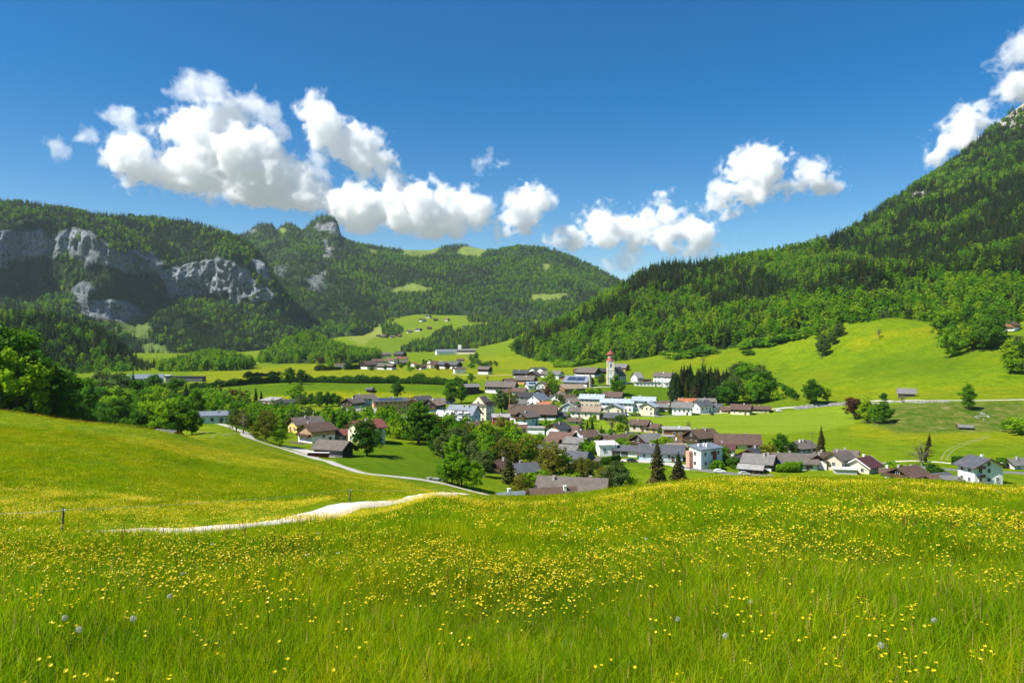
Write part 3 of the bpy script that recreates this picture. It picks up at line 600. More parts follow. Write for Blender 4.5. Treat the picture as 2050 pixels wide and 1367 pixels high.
def gn_scatter(name, pts, scl, rot, idx_, coll, label=None, cat=None):
    """one object that carries instances of a collection at given points (for masses nobody could count)"""
    n = len(pts); me = bpy.data.meshes.new(name); me.vertices.add(n); me.vertices.foreach_set('co', np.asarray(pts, np.float32).ravel())
    a = me.attributes.new('iscale', 'FLOAT_VECTOR', 'POINT'); a.data.foreach_set('vector', np.asarray(scl, np.float32).ravel())
    a = me.attributes.new('irot', 'FLOAT_VECTOR', 'POINT'); a.data.foreach_set('vector', np.asarray(rot, np.float32).ravel())
    a = me.attributes.new('iidx', 'INT', 'POINT'); a.data.foreach_set('value', np.asarray(idx_, np.int32))
    o = link(bpy.data.objects.new(name, me)); tag(o, label, cat, kind='stuff')
    g = bpy.data.node_groups.new(name, 'GeometryNodeTree')
    g.interface.new_socket('Geometry', in_out='INPUT', socket_type='NodeSocketGeometry'); g.interface.new_socket('Geometry', in_out='OUTPUT', socket_type='NodeSocketGeometry')
    N = g.nodes; gi = N.new('NodeGroupInput'); go = N.new('NodeGroupOutput'); ip = N.new('GeometryNodeInstanceOnPoints'); ci = N.new('GeometryNodeCollectionInfo')
    ci.inputs['Collection'].default_value = coll; ci.inputs['Separate Children'].default_value = True; ci.inputs['Reset Children'].default_value = True
    def at(nm, typ): q = N.new('GeometryNodeInputNamedAttribute'); q.data_type = typ; q.inputs['Name'].default_value = nm; return q.outputs[0]
    ip.inputs['Pick Instance'].default_value = True; e2r = N.new('FunctionNodeEulerToRotation')
    Lk = g.links.new; Lk(gi.outputs[0], ip.inputs['Points']); Lk(ci.outputs[0], ip.inputs['Instance']); Lk(at('iidx', 'INT'), ip.inputs['Instance Index'])
    Lk(at('irot', 'FLOAT_VECTOR'), e2r.inputs[0]); Lk(e2r.outputs[0], ip.inputs['Rotation']); Lk(at('iscale', 'FLOAT_VECTOR'), ip.inputs['Scale']); Lk(ip.outputs[0], go.inputs[0])
    md = o.modifiers.new('scatter', 'NODES'); md.node_group = g
    return o
def put_wood(name, pts, broad_frac, rg, coll, label, hmul=1.0, extra=None):
    """pts (n,>=3); broad_frac array: chance of a broadleaf tree"""
    n = len(pts); u = rg.random(n); br = u < broad_frac
    ix = np.where(br, rg.choice([4, 5, 6, 7, 4, 5, 8], n, p=[.2, .2, .2, .16, .1, .1, .04]), rg.choice([0, 1, 2, 3], n, p=[.32, .3, .26, .12]))
    s = (0.62 + 0.55 * rg.random(n)) * hmul * np.where(br, 0.98, 1.06); sx = s * (0.9 + 0.3 * rg.random(n))
    scl = np.stack([sx, sx, s], 1); rot = np.stack([0.06 * rg.normal(size=n), 0.06 * rg.normal(size=n), rg.random(n) * 6.28], 1)
    P = np.array(pts[:, :3]); P[:, 2] -= 0.8
    return gn_scatter(name, P, scl, rot, ix, coll, label, 'forest')
# ================================================================= WOODS (far masses)
def patch(P, scale, seed): return fbm(P[:, 0] / scale + seed, P[:, 1] / scale, P[:, 2] / scale, 3)
rg = np.random.default_rng(5)
P = left_mt.scatter(9.5, 21); f = np.clip(0.16 + 0.75 * patch(P, 110, 2) + 0.10 * (P[:, 5] > 2.3), 0.02, 0.8); put_wood('forest', P, f, rg, WOOD_FAR, 'dark spruce forest with brighter beech patches on the long cliff mountain')
P = back_mt.scatter(11.5, 22); px_, _ = pix(P[:, 0], P[:, 1], P[:, 2])
f = np.clip(0.25 + 0.8 * patch(P, 180, 3) + 0.35 * sstep(780, 950, px_), 0.02, 0.92); put_wood('forest', P, f, rg, WOOD_FAR, 'blue-green forest on the far domed mountain and its rounded ridge')
P = hill_a.scatter(8.0, 23); f = np.clip(0.28 + 0.8 * patch(P, 60, 4), 0.03, 0.9); put_wood('forest', P, f, rg, WOOD_MID, 'mixed dark forest on the low rise under the cliffs', 0.95)
P = hill_b.scatter(8.0, 24); put_wood('forest', P, np.full(len(P), 0.9), rg, WOOD_MID, 'deep green leafy wood on the knoll behind the hamlet', 0.95)
P = hill_c.scatter(8.0, 25); put_wood('forest', P, np.full(len(P), 0.93), rg, WOOD_MID, 'leafy wood on the small rise beside the dark long shed', 0.9)
P = right_mt.scatter(8.2, 26); ppx, ppy = pix(P[:, 0], P[:, 1], P[:, 2])
P = P[(ppx < 2350)]; ppx, ppy = pix(P[:, 0], P[:, 1], P[:, 2])
f = np.clip(0.56 + 1.15 * patch(P, 95, 6) - 0.36 * sstep(560, 470, ppy) + 0.25 * sstep(0.25, 0.02, P[:, 5]) - 0.45 * sstep(1500, 1750, ppx) * (P[:, 5] > 0.45) * (P[:, 5] < 1.2), 0.05, 0.95)
far_ = P[:, 1] > 1750
put_wood('forest', P[far_], f[far_], rg, WOOD_FAR, 'spruce forest with bright beech patches high on the right-hand mountain')
RM_P, RM_F = P[~far_], f[~far_]
def ground_wood(polys, spacing, seed, dmin=100, dmax=4000):
    """points under trees: a world-space grid of the sheet, kept where the mask polygons lie on it"""
    rg_ = np.random.default_rng(seed); out = []
    for poly in polys:
        p = np.array(poly, float); n = 5000
        qx = rg_.uniform(p[:, 0].min(), p[:, 0].max(), n); qy = rg_.uniform(p[:, 1].min(), p[:, 1].max(), n); k = in_poly(qx, qy, poly); qx, qy = qx[k], qy[k]
        d = ray_many(qx, qy, dmin, dmax); ok = ~np.isnan(d); x = (qx - CX) / F * d
        W = np.stack([x[ok], d[ok], H(x[ok], d[ok])], 1); kept = []
        grid = {}
        for w in W:
            c = (int(w[0] // spacing), int(w[1] // spacing))
            if c not in grid: grid[c] = 1; kept.append(w)
        out += kept
    return np.array(out)
STRIP = [[(800, 704), (826, 684), (880, 668), (950, 656), (1010, 650), (1062, 640), (1075, 662), (1040, 676), (1000, 690), (950, 699), (880, 703)],
         [(935, 632), (960, 622), (1010, 615), (1030, 622), (1030, 640), (980, 640), (940, 642)], [(762, 652), (790, 648), (806, 656), (796, 668), (770, 670)],
         [(1085, 632), (1130, 640), (1150, 660), (1100, 668), (1075, 655)], [(860, 672), (880, 660), (905, 655), (900, 668)], [(1105, 618), (1180, 618), (1180, 640), (1120, 640)]]
P = ground_wood(STRIP, 9, 31, 900, 4500); put_wood('forest', P, np.full(len(P), 0.4), rg, WOOD_MID, 'mixed wood crossing the meadows above the sawmill hall', 0.9)
put_wood('forest', RM_P, RM_F, rg, WOOD_MID, 'fresh green beech and spruce forest on the right-hand slope', 1.12)
# ================================================================= CLOUDS (closed bodies filled with scattering vapour, 10 km out)
def surface_nets(fld):
    """vertices (grid units) and quads of the zero surface of a 3-d field (positive inside)"""
    nx, ny, nz = fld.shape; ins = fld > 0
    c = np.zeros((nx - 1, ny - 1, nz - 1), int)
    corners = [(i, j, k) for i in (0, 1) for j in (0, 1) for k in (0, 1)]
    sl = lambda i, j, k: (slice(i, nx - 1 + i), slice(j, ny - 1 + j), slice(k, nz - 1 + k))
    for q in corners: c += ins[sl(*q)]
    act = (c > 0) & (c < 8); vid = -np.ones(act.shape, int); A = np.argwhere(act); vid[act] = np.arange(len(A))
    acc = np.zeros((len(A), 3)); cnt = np.zeros(len(A))
    for a in corners:
        for ax in range(3):
            if a[ax] == 0:
                b = list(a); b[ax] = 1; b = tuple(b)
                fa = fld[sl(*a)][act]; fb = fld[sl(*b)][act]; cr = (fa > 0) != (fb > 0)
                t = np.where(cr, fa / (fa - fb + 1e-12), 0); p = np.array(a, float)[None] + 0; p = np.repeat(p, len(A), 0); p[:, ax] += t
                acc[cr] += p[cr]; cnt[cr] += 1
    Vv = A + acc / np.maximum(cnt, 1)[:, None]; Q = []
    for ax in range(3):
        o1, o2 = [(1, 2), (2, 0), (0, 1)][ax]
        lo = [slice(1, n - 1) for n in fld.shape]; hi = list(lo); lo[ax] = slice(0, fld.shape[ax] - 1); hi[ax] = slice(1, fld.shape[ax])
        a = ins[tuple(lo)]; b = ins[tuple(hi)]; E = np.argwhere(a != b); up = a[tuple(E.T)]
        E = E.copy(); E[:, [o1, o2]] += 1
        def cell(d1, d2): q = E.copy(); q[:, o1] -= d1; q[:, o2] -= d2; return vid[tuple(q.T)]
        q = np.stack([cell(1, 1), cell(0, 1), cell(0, 0), cell(1, 0)], 1); q[~up] = q[~up][:, ::-1]; Q.append(q)
    return Vv, np.concatenate(Q)
def cloud_material(name, dens):
    M = Mat(name); v = M.n('VolumeScatter', Density=dens, Anisotropy=0.0); v.inputs['Color'].default_value = (1.0, 1.0, 1.0, 1); M.l(v.outputs[0], M.out.inputs['Volume'])
    return M.m
# nested bodies: a torn thin outer veil, then ever denser hearts
V1, V2, V3 = cloud_material('cloud_veil', 0.0020), cloud_material('cloud_body', 0.0060), cloud_material('cloud_heart', 0.007)
VAPOUR = [(1.5, 3.1, V1), (-4.0, 2.5, V2), (-9.0, 1.8, V3)]; WISP = [(3.0, 1.5, cloud_material('thin_veil', 0.0014)), (-1.5, 1.2, cloud_material('thin_vapour', 0.0022))]
def cloud(name, puffs, label, mat, D=10000.0, step=2.5, amp=0.55, seed=0.0, flat=None, nscale=27.0):
    p = np.array(puffs, float); mg = 26
    x0, x1 = (p[:, 0] - p[:, 2]).min() - mg, (p[:, 0] + p[:, 2]).max() + mg; y0, y1 = (p[:, 1] - p[:, 2]).min() - mg, (p[:, 1] + p[:, 2]).max() + mg
    rz = p[:, 2].max() * 1.15 + mg
    X, Y, Z = np.meshgrid(np.arange(x0, x1, step), np.arange(y0, y1, step), np.arange(-rz, rz, step * 1.5), indexing='ij')
    f = np.full(X.shape, -1e3)
    rg_ = np.random.default_rng(int(seed * 10) + 3)
    for (cx, cy_, r) in p:
        dz = rg_.normal() * 0.25 * r
        v = r - np.sqrt((X - cx) ** 2 + ((Y - cy_) * 1.08) ** 2 + ((Z - dz) * 0.9) ** 2)
        k = 9.0; h_ = np.clip(0.5 + 0.5 * (f - v) / k, 0, 1); f = np.where(f < -900, v, v * (1 - h_) + f * h_ + k * h_ * (1 - h_))
    near = f > -45; n = np.zeros_like(f)
    xn, yn, zn = X[near] / nscale + seed, Y[near] / nscale, Z[near] / nscale
    w = 0.35 * vnoise(xn * 0.7 + 40, yn * 0.7, zn * 0.7)
    nn = fbm(xn + w, yn - w, zn, 6, 0.70); bil = 1 - np.abs(fbm(xn * 0.9 + 7, yn * 0.9 + 3, zn * 0.9, 3, 0.5)) * 1.5
    n[near] = 0.62 * nn + 0.38 * (bil - 0.4)
    if flat is not None: f = f - np.maximum(Y - flat, 0) * 0.8
    root = None; LV = mat
    for j, (off, aa, m_) in enumerate(LV):
        g = f + aa * amp * 22 * n + off
        g[0] = g[-1] = -9; g[:, 0] = g[:, -1] = -9; g[:, :, 0] = g[:, :, -1] = -9
        V_, Q_ = surface_nets(g)
        if len(Q_) < 8: continue
        px = x0 + V_[:, 0] * step; py = y0 + V_[:, 1] * step; dz = (-rz + V_[:, 2] * step * 1.5)
        Wd = np.stack([(px - CX) / F * D, D + dz / F * D, CAMZ - (py - CY) / F * D], 1)
        t0_, t1_, t2_ = Wd[Q_[:, 0]] - Wd[0], Wd[Q_[:, 1]] - Wd[0], Wd[Q_[:, 2]] - Wd[0]
        if np.einsum('ij,ij->i', t0_, np.cross(t1_, t2_)).sum() < 0: Q_ = Q_[:, ::-1].copy()      # faces look outwards
        me = mesh_np(name if root is None else 'inner_vapour', Wd, Q_, [m_], smooth=True)
        o = link(bpy.data.objects.new(name if root is None else 'inner_vapour', me), root)
        if root is None: root = o; tag(o, label, 'cloud')
        else: tag(o, kind='stuff')
    return root
cloud('cloud', [(250, 312, 38), (290, 332, 44), (345, 335, 44), (400, 342, 54), (445, 305, 62), (400, 262, 48), (358, 250, 36), (455, 245, 38), (505, 320, 66), (560, 362, 58), (615, 388, 42), (500, 372, 46), (580, 398, 32), (340, 262, 24)], 'largest white cloud, broad and heaped, trailing down towards the domed peak', VAPOUR, seed=1.0, flat=408)
cloud('cloud', [(392, 176, 24), (430, 188, 20), (460, 205, 18), (505, 212, 22), (535, 232, 20), (562, 256, 16), (365, 182, 14), (480, 225, 16)], 'torn wispy arc of cloud above the largest white cloud', WISP, seed=2.3, amp=0.9)
cloud('cloud', [(640, 225, 32), (652, 262, 40), (690, 282, 38), (728, 308, 38), (765, 324, 22)], 'steep white cloud leaning over the gap beside the largest cloud', VAPOUR, seed=3.1)
cloud('cloud', [(682, 412, 38), (722, 412, 44), (790, 402, 46), (840, 422, 54), (900, 425, 48), (944, 420, 34), (860, 455, 26), (705, 436, 24)], 'long low white cloud resting above the domed rock peak', VAPOUR, seed=4.7, flat=470)
cloud('cloud', [(1052, 400, 33), (1076, 410, 22), (1034, 432, 26), (1058, 442, 24), (1018, 465, 10)], 'upright white cloud over the rounded wooded ridge', VAPOUR, seed=5.2)
cloud('cloud', [(1150, 474, 22), (1210, 455, 36), (1258, 448, 30), (1298, 455, 18), (1122, 484, 14)], 'small heaped cloud over the fall of the rounded ridge', VAPOUR, seed=6.6, amp=0.6)
cloud('cloud', [(1336, 422, 18), (1352, 411, 9), (1322, 430, 11)], 'little tilted cloud scrap between two heaped clouds', VAPOUR, seed=7.4, amp=0.7)
cloud('cloud', [(1282, 485, 20), (1338, 475, 34), (1390, 468, 38), (1418, 488, 20)], 'bright heaped cloud low above the wooded spur', VAPOUR, seed=8.9)
cloud('cloud', [(1252, 520, 18), (1266, 516, 12), (1216, 528, 9)], 'faint small cloud down in the notch between the mountains', WISP, seed=9.5, amp=0.7)
cloud('cloud', [(1532, 330, 34), (1490, 345, 30), (1470, 385, 28), (1512, 370, 34), (1452, 410, 15)], 'ragged white cloud touching a smoother one above the spur', VAPOUR, seed=10.3, amp=0.75)
cloud('cloud', [(1580, 372, 22), (1622, 360, 30), (1652, 368, 22)], 'smooth flat-based cloud beside the ragged one', VAPOUR, seed=11.8, flat=382)
cloud('cloud', [(1930, 250, 29), (1904, 284, 27), (1876, 310, 19), (1958, 246, 16)], 'white cloud half behind the crest of the right-hand mountain', VAPOUR, seed=12.2)
cloud('cloud', [(2036, 176, 22), (2070, 165, 27), (2014, 188, 10)], 'white cloud above the bare top of the right-hand mountain', VAPOUR, seed=13.7)
cloud('cloud', [(2035, 95, 26), (2070, 85, 30), (2010, 108, 14), (2015, 128, 10)], 'thin veil of cloud highest above the right-hand mountain', WISP, seed=14.1, amp=1.0)
cloud('cloud', [(962, 324, 13), (982, 327, 11), (998, 329, 7)], 'single tiny cloud alone in open sky', WISP, seed=15.4, amp=0.7)
cloud('cloud', [(110, 292, 13), (122, 294, 8), (165, 276, 10), (176, 270, 7)], 'two tiny faint scraps of cloud beyond the largest cloud', WISP, seed=16.2, amp=0.8)
cloud('cloud', [(255, 238, 22), (272, 252, 16), (225, 234, 10), (296, 272, 10), (235, 278, 14)], 'thin ragged wisp hanging over the round shoulder of the largest cloud', WISP, seed=17.9, amp=1.0)
cloud('cloud', [(632, 312, 13), (626, 330, 9), (644, 348, 10), (708, 354, 8)], 'thin scraps hanging under the steep leaning cloud', WISP, seed=18.3, amp=0.9)
# ================================================================= HAZE
hz = MB(); hz.box((0, 2700, 480), (13600, 8000, 1140)); HAZE_M = Mat('valley_haze')
hv = HAZE_M.n('VolumePrincipled', Density=0.000026, Anisotropy=0.2); hv.inputs['Color'].default_value = (0.72, 0.86, 1.0, 1); HAZE_M.l(hv.outputs[0], HAZE_M.out.inputs['Volume'])
haze = hz.build('haze', HAZE_M.m); tag(haze, kind='stuff')
# ================================================================= BUILDINGS
def plaster(name, c, dirt=0.12):
    M = Mat(name); pos = geo_pos(M); n = M.noise(0.7, 5, 0.65, pos).outputs[0]; f = M.noise(14, 3, 0.6, pos).outputs[0]
    col = M.mix(M.math('MULTIPLY', M.ramp(n, [(0.45, (0, 0, 0)), (0.75, (1, 1, 1))]).outputs[0], dirt), c, tuple(x * 0.55 for x in c))
    bs = M.bsdf(col, 0.85, 0.2); M.bump(f, 0.15, 0.02, bs); return M.m
def timber(name, c):
    M = Mat(name); tc = M.n('TexCoord').outputs['Object']; mp = M.n('Mapping'); mp.inputs['Scale'].default_value = (5, 5, 0.25); M.l(tc, mp.inputs['Vector'])
    n = M.noise(1.0, 4, 0.6, mp.outputs[0]).outputs[0]; b = M.noise(0.4, 3, 0.6, tc).outputs[0]
    col = M.ramp(n, [(0.3, tuple(x * 0.6 for x in c)), (0.7, tuple(x * 1.35 for x in c))]).outputs[0]; col = M.mix(0.5, col, M.ramp(b, [(0.3, (0.7,) * 3), (0.7, (1.2,) * 3)]).outputs[0], 'MULTIPLY')
    bs = M.bsdf(col, 0.8, 0.2); M.bump(n, 0.4, 0.03, bs); return M.m
def roofing(name, c, rough=0.75, metal=0.0, spec=0.3):
    M = Mat(name); tc = M.n('TexCoord').outputs['Object']; n = M.noise(0.5, 5, 0.7, tc).outputs[0]; f = M.noise(5, 4, 0.7, tc).outputs[0]
    wv = M.n('TexWave', Scale=1.3, Distortion=0.6); wv.wave_type = 'BANDS'; wv.bands_direction = 'Y'; M.l(tc, wv.inputs['Vector'])
    col = M.ramp(n, [(0.3, tuple(x * 0.72 for x in c)), (0.7, tuple(x * 1.22 for x in c))]).outputs[0]; col = M.mix(0.5, col, M.ramp(f, [(0.3, (0.75,) * 3), (0.7, (1.25,) * 3)]).outputs[0], 'MULTIPLY')
    bs = M.bsdf(col, rough, spec, metal); M.bump(M.math('ADD', wv.outputs['Fac'], f), 0.5, 0.06, bs); return M.m
WALL = {k: plaster(k + '_plaster', c) for k, c in dict(white=(0.80, 0.79, 0.76), cream=(0.74, 0.66, 0.46), yellow=(0.70, 0.52, 0.16), bluegrey=(0.46, 0.54, 0.60), grey=(0.50, 0.50, 0.49), beige=(0.56, 0.47, 0.36), olive=(0.55, 0.50, 0.30), mint=(0.60, 0.68, 0.58),
        orange=(0.66, 0.34, 0.12), red=(0.40, 0.05, 0.04), salmon=(0.70, 0.32, 0.24), pink=(0.62, 0.36, 0.40), darkgrey=(0.12, 0.125, 0.13)).items()}
WOOD = {k: timber(k + '_timber', c) for k, c in dict(dark=(0.045, 0.030, 0.022), brown=(0.10, 0.058, 0.032), warm=(0.26, 0.13, 0.05), honey=(0.42, 0.24, 0.09), grey=(0.13, 0.11, 0.09), light=(0.40, 0.28, 0.16)).items()}
ROOF = {k: roofing(k + '_roofing', c) for k, c in dict(brown=(0.105, 0.066, 0.048), greybrown=(0.125, 0.105, 0.088), grey=(0.16, 0.155, 0.145), dark=(0.055, 0.056, 0.060), slate=(0.085, 0.088, 0.098), red=(0.185, 0.062, 0.045), redbrown=(0.130, 0.074, 0.055), purple=(0.085, 0.030, 0.034), orange=(0.34, 0.12, 0.05), tan=(0.27, 0.20, 0.145), lightgrey=(0.30, 0.29, 0.27), teal=(0.10, 0.13, 0.135)).items()}
ROOF.update(paleblue=roofing('pale_blue_sheet', (0.34, 0.40, 0.44), 0.5, 0.0, 0.5), bluegrey=roofing('blue_grey_sheet', (0.165, 0.195, 0.23), 0.5, 0.0, 0.5), solar=roofing('solar_panel', (0.03, 0.05, 0.09), 0.2, 0.0, 0.6), white=roofing('white_sheet', (0.72, 0.71, 0.68), 0.5))
GLASS = Mat('window_glass'); GLASS.bsdf((0.016, 0.019, 0.023), 0.25, 0.25)
TRIM = plaster('white_trim', (0.78, 0.77, 0.74)); COPPER_RED = roofing('red_dome_sheet', (0.30, 0.075, 0.055), 0.5); BRICK = plaster('chimney_render', (0.42, 0.38, 0.34)); CONC = plaster('concrete', (0.42, 0.41, 0.39))
GOLD = Mat('gilding'); GOLD.bsdf((0.55, 0.38, 0.10), 0.3, 0.5, 0.8)

def window_mesh(frame):
    mb = MB(); w, h = 0.58, 0.74
    mb.box((0, 0.02, 0), (2 * w, 0.10, 2 * h), m=1)
    for x in (-w, w): mb.box((x, -0.04, 0), (0.09, 0.14, 2 * h + 0.09), m=0)
    for z in (-h, h): mb.box((0, -0.045, z), (2 * w + 0.09, 0.15, 0.09), m=0)
    mb.box((0, -0.035, 0), (0.06, 0.05, 2 * h), m=0)
    return mb.mesh('window', [frame, GLASS.m])
WIN = {'white': window_mesh(TRIM), 'brown': window_mesh(WOOD['brown'])}
def gable_prism(mb, L, W, z0, z1, rise, m=0, grow=0.0):
    l, w = L / 2 + grow, W / 2 + grow
    A = [(-l, -w, z0), (l, -w, z0), (l, w, z0), (-l, w, z0), (-l, -w, z1), (l, -w, z1), (l, w, z1), (-l, w, z1), (-l, 0, z1 + rise), (l, 0, z1 + rise)]
    n = len(mb.v); mb.v += A
    for f in ((0, 1, 5, 4), (2, 3, 7, 6), (1, 2, 6, 9, 5), (3, 0, 4, 8, 7), (0, 3, 2, 1), (4, 5, 9, 8), (7, 8, 9, 6)): mb.f.append(tuple(n + i for i in f)); mb.m.append(m)
def gable_roof(mb, L, W, z1, rise, ov, oe, th, hip=0.0):
    """two thick slopes; ov = side overhang, oe = gable overhang, hip = length the ridge is cut back at each end"""
    l = L / 2 + oe; w = W / 2 + ov; k = rise / (W / 2); ze = z1 - ov * k; zr = z1 + rise
    for s in (-1, 1):
        b = [(-l, s * w, ze), (l, s * w, ze), (l - hip, 0, zr), (-l + hip, 0, zr)]
        if s > 0: b = [b[1], b[0], b[3], b[2]]
        mb.hexa(b, [(x, y, z + th) for x, y, z in b])
    if hip > 0:
        for s in (-1, 1):
            b = [(s * l, s * w, ze), (s * l, -s * w, ze), (s * (l - hip), 0, zr)]; b = b if s < 0 else b
            n = len(mb.v); mb.v += b + [(x, y, z + th) for x, y, z in b]
            for f in ((0, 1, 2), (5, 4, 3), (0, 3, 4, 1), (1, 4, 5, 2), (2, 5, 3, 0)): mb.f.append(tuple(n + i for i in f)); mb.m.append(0)
HOUSES = []
def house(px, py, L, W, h, rise, rot, style, roof, wall, label, name='house', cat='house', d=None, wood='dark', win=True, chim=1, balc=True, hip=0.0, lower=0.5, ov=1.0, panels=False, group=None, frame='white', storey=2.75):
    if 0 < abs(rot) < 22 and style not in ('flat', 'mono') and L <= 72: rot = math.copysign(abs(rot) + 15, rot); L *= 0.94
    if d is not None and d > 600 and py is not None: d = None          # far things stand where their foot line meets the ground
    if d is None:
        r = ray(px, py, 150, 4500) or ray(px, py + 8, 150, 4500) or ((px - CX) / F * 2900, 2900.0, float(H((px - CX) / F * 2900, 2900.0))); x, dist, z = r
    else: dist = d; x = (px - CX) / F * d; z = float(H(x, d))
    s = dist / F; L, W, h, rise = L * s, W * s, h * s, rise * s
    rz = R(rot); root = empty(name, (x, dist, z), rz); tag(root, label, cat, group)
    HOUSES.append((x, dist, max(L, W) * 0.62))
    th = 0.28; deep = 3.0 if dist < 600 else 1.5
    wm = WALL.get(wall) or WOOD[wall]
    zs = h * lower
    if style == 'plaster': mb = MB(); gable_prism(mb, L, W, -deep, h, rise); mb.build('wall', wm, root)
    elif style == 'barn': mb = MB(); gable_prism(mb, L, W, -deep, h, rise); mb.build('wall', WOOD[wood], root)
    elif style in ('chalet', 'barnbase'):
        mb = MB(); mb.box((0, 0, (zs - deep) / 2), (L, W, zs + deep)); mb.build('wall', wm, root)
        mb = MB(); gable_prism(mb, L, W, zs, h, rise, grow=0.06); mb.build('timber_wall', WOOD[wood], root)
    elif style == 'gablewood':
        mb = MB(); mb.box((0, 0, (h - deep) / 2), (L, W, h + deep)); mb.build('wall', wm, root)
        mb = MB(); gable_prism(mb, L, W, h, h + 0.02, rise, grow=0.04); mb.build('timber_gable', WOOD[wood], root)
    elif style in ('flat', 'mono'):
        mb = MB(); l, w = L / 2, W / 2; r2 = rise if style == 'mono' else 0.0
        mb.hexa([(-l, -w, -deep), (l, -w, -deep), (l, w, -deep), (-l, w, -deep)], [(-l, -w, h), (l, -w, h), (l, w, h + r2), (-l, w, h + r2)]); mb.build('wall', wm, root)
    mb = MB()
    if style in ('flat', 'mono'):
        l, w = L / 2 + ov * 0.6, W / 2 + ov * 0.6; r2 = rise if style == 'mono' else 0.0; e = r2 / W * ov * 0.6
        b = [(-l, -w, h - e), (l, -w, h - e), (l, w, h + r2 + e), (-l, w, h + r2 + e)]; mb.hexa([(a, c, q + 0.003) for a, c, q in b], [(a, c, q + 0.35) for a, c, q in b])
    else: gable_roof(mb, L, W, h + 0.004, rise, ov, ov * 0.95, th, hip * L)
    ro = mb.build('roof', ROOF[roof], root)
    if style not in ('flat', 'mono'):
        for s_ in (-1, 1):                                   # bargeboards on both gables
            if hip > 0: continue
            mb = MB(); xx = s_ * (L / 2 + ov * 0.95 + 0.04); k = rise / (W / 2)
            for t_ in (-1, 1):
                y0, y1 = t_ * (W / 2 + ov), 0.0; z0, z1 = h - ov * k, h + rise
                b = [(xx - 0.05, y0, z0 - 0.08), (xx + 0.05, y0, z0 - 0.08), (xx + 0.05, y1, z1 - 0.08), (xx - 0.05, y1, z1 - 0.08)]; mb.hexa(b, [(a, c, q + th + 0.1) for a, c, q in b])
            mb.build('bargeboard', TRIM if frame == 'barge' else WOOD['brown' if frame != 'barge' else 'light'], ro)
    rg_ = random.Random(int(px * 7 + (py or 0)))
    for c in range(chim):
        mb = MB(); cxp = (rg_.random() - 0.5) * L * 0.6; cyp = (rg_.choice((-1, 1))) * W * 0.12; zc = h + (rise * (1 - abs(cyp) / (W / 2)) if style not in ('flat', 'mono') else rise * 0.5)
        mb.box((cxp, cyp, zc + 0.45), (0.75, 0.75, 1.7)); mb.box((cxp, cyp, zc + 1.36), (0.95, 0.95, 0.12)); mb.build('chimney', rg_.choice([BRICK, TRIM, BRICK]), ro)
    if panels:
        k = rise / (W / 2)
        for i in range(panels):
            mb = MB(); x0 = -L * 0.36 + i * L * 0.74 / panels; x1 = x0 + L * 0.70 / panels; y0, y1 = -W * 0.42, -W * 0.12
            b = [(x0, y0, h + rise + y0 * k + th + 0.03), (x1, y0, h + rise + y0 * k + th + 0.03), (x1, y1, h + rise + y1 * k + th + 0.03), (x0, y1, h + rise + y1 * k + th + 0.03)]; mb.hexa(b, [(a, c, q + 0.1) for a, c, q in b]); mb.build('solar_panel', ROOF['solar'], ro)
    # which sides look towards the valley road and the viewer: build openings on those
    view = np.array([-x, -dist]); view = view / np.linalg.norm(view); ca, sa = math.cos(rz), math.sin(rz)
    loc = (view[0] * ca + view[1] * sa, -view[0] * sa + view[1] * ca)
    sides = [('y', -1 if loc[1] < 0 else 1, L, W), ('x', -1 if loc[0] < 0 else 1, W, L)]
    hw = h
    if win and dist < 720 and style != 'barn':
        fl = max(1, int(hw / storey)); wmesh = WIN['white' if frame != 'brown' else 'brown']
        for ax, sg, length, thick in sides:
            n = max(1, int((length - 1.2) / 2.9))
            top = fl + (1 if ax == 'x' and rise > 2.4 and style not in ('flat', 'mono') else 0)
            for f_ in range(top):
                zc = (f_ + 0.55) * hw / fl if f_ < fl else hw + 0.35 * rise
                m_ = n if f_ < fl else max(1, int(n * 0.45)); sp = (length - 1.0) / n
                for i in range(m_):
                    if rg_.random() < 0.12: continue
                    u_ = (i - (m_ - 1) / 2) * sp; off = thick / 2 + 0.085
                    o = bpy.data.objects.new('window', wmesh); q = rg_.choice((1.0, 1.0, 1.15)); o.scale = (q, 1, 1.0)
                    if ax == 'y': o.location = (u_, sg * off, zc); o.rotation_euler = (0, 0, 0 if sg < 0 else math.pi)
                    else: o.location = (sg * off, u_, zc); o.rotation_euler = (0, 0, -math.pi / 2 if sg < 0 else math.pi / 2)
                    link(o, root)
        ax, sg, length, thick = sides[0]
        if style not in ('barn',):
            mb = MB(); mb.box((0, 0, 1.02), (1.1, 0.14, 2.1)); o = mb.build('door', WOOD['brown'], root); o.location = (0.28 * length, sg * (thick / 2 + 0.1), 0); o.scale = (1, 1, 1)
    if balc and style == 'chalet' and dist < 900:
        ax, sg, length, thick = sides[1]; mb = MB(); zb = zs + 0.05; x0 = sg * (L / 2 + 0.06)
        mb.box((x0 + sg * 0.65, 0, zb), (1.3, W * 0.92, 0.16)); mb.box((x0 + sg * 1.27, 0, zb + 0.55), (0.08, W * 0.92, 0.9))
        for t_ in (-1, 1): mb.box((x0 + sg * 0.65, t_ * W * 0.455, zb + 0.55), (1.2, 0.07, 0.88))
        mb.build('balcony', WOOD['brown' if wood != 'brown' else 'warm'], root)
    return root
def parts_on(root, name, boxes, mat, parent=None):
    for c, d_, *r_ in boxes: mb = MB(); mb.box(c, d_, *(r_[:1])); mb.build(name, mat, parent or root)
Hs = house
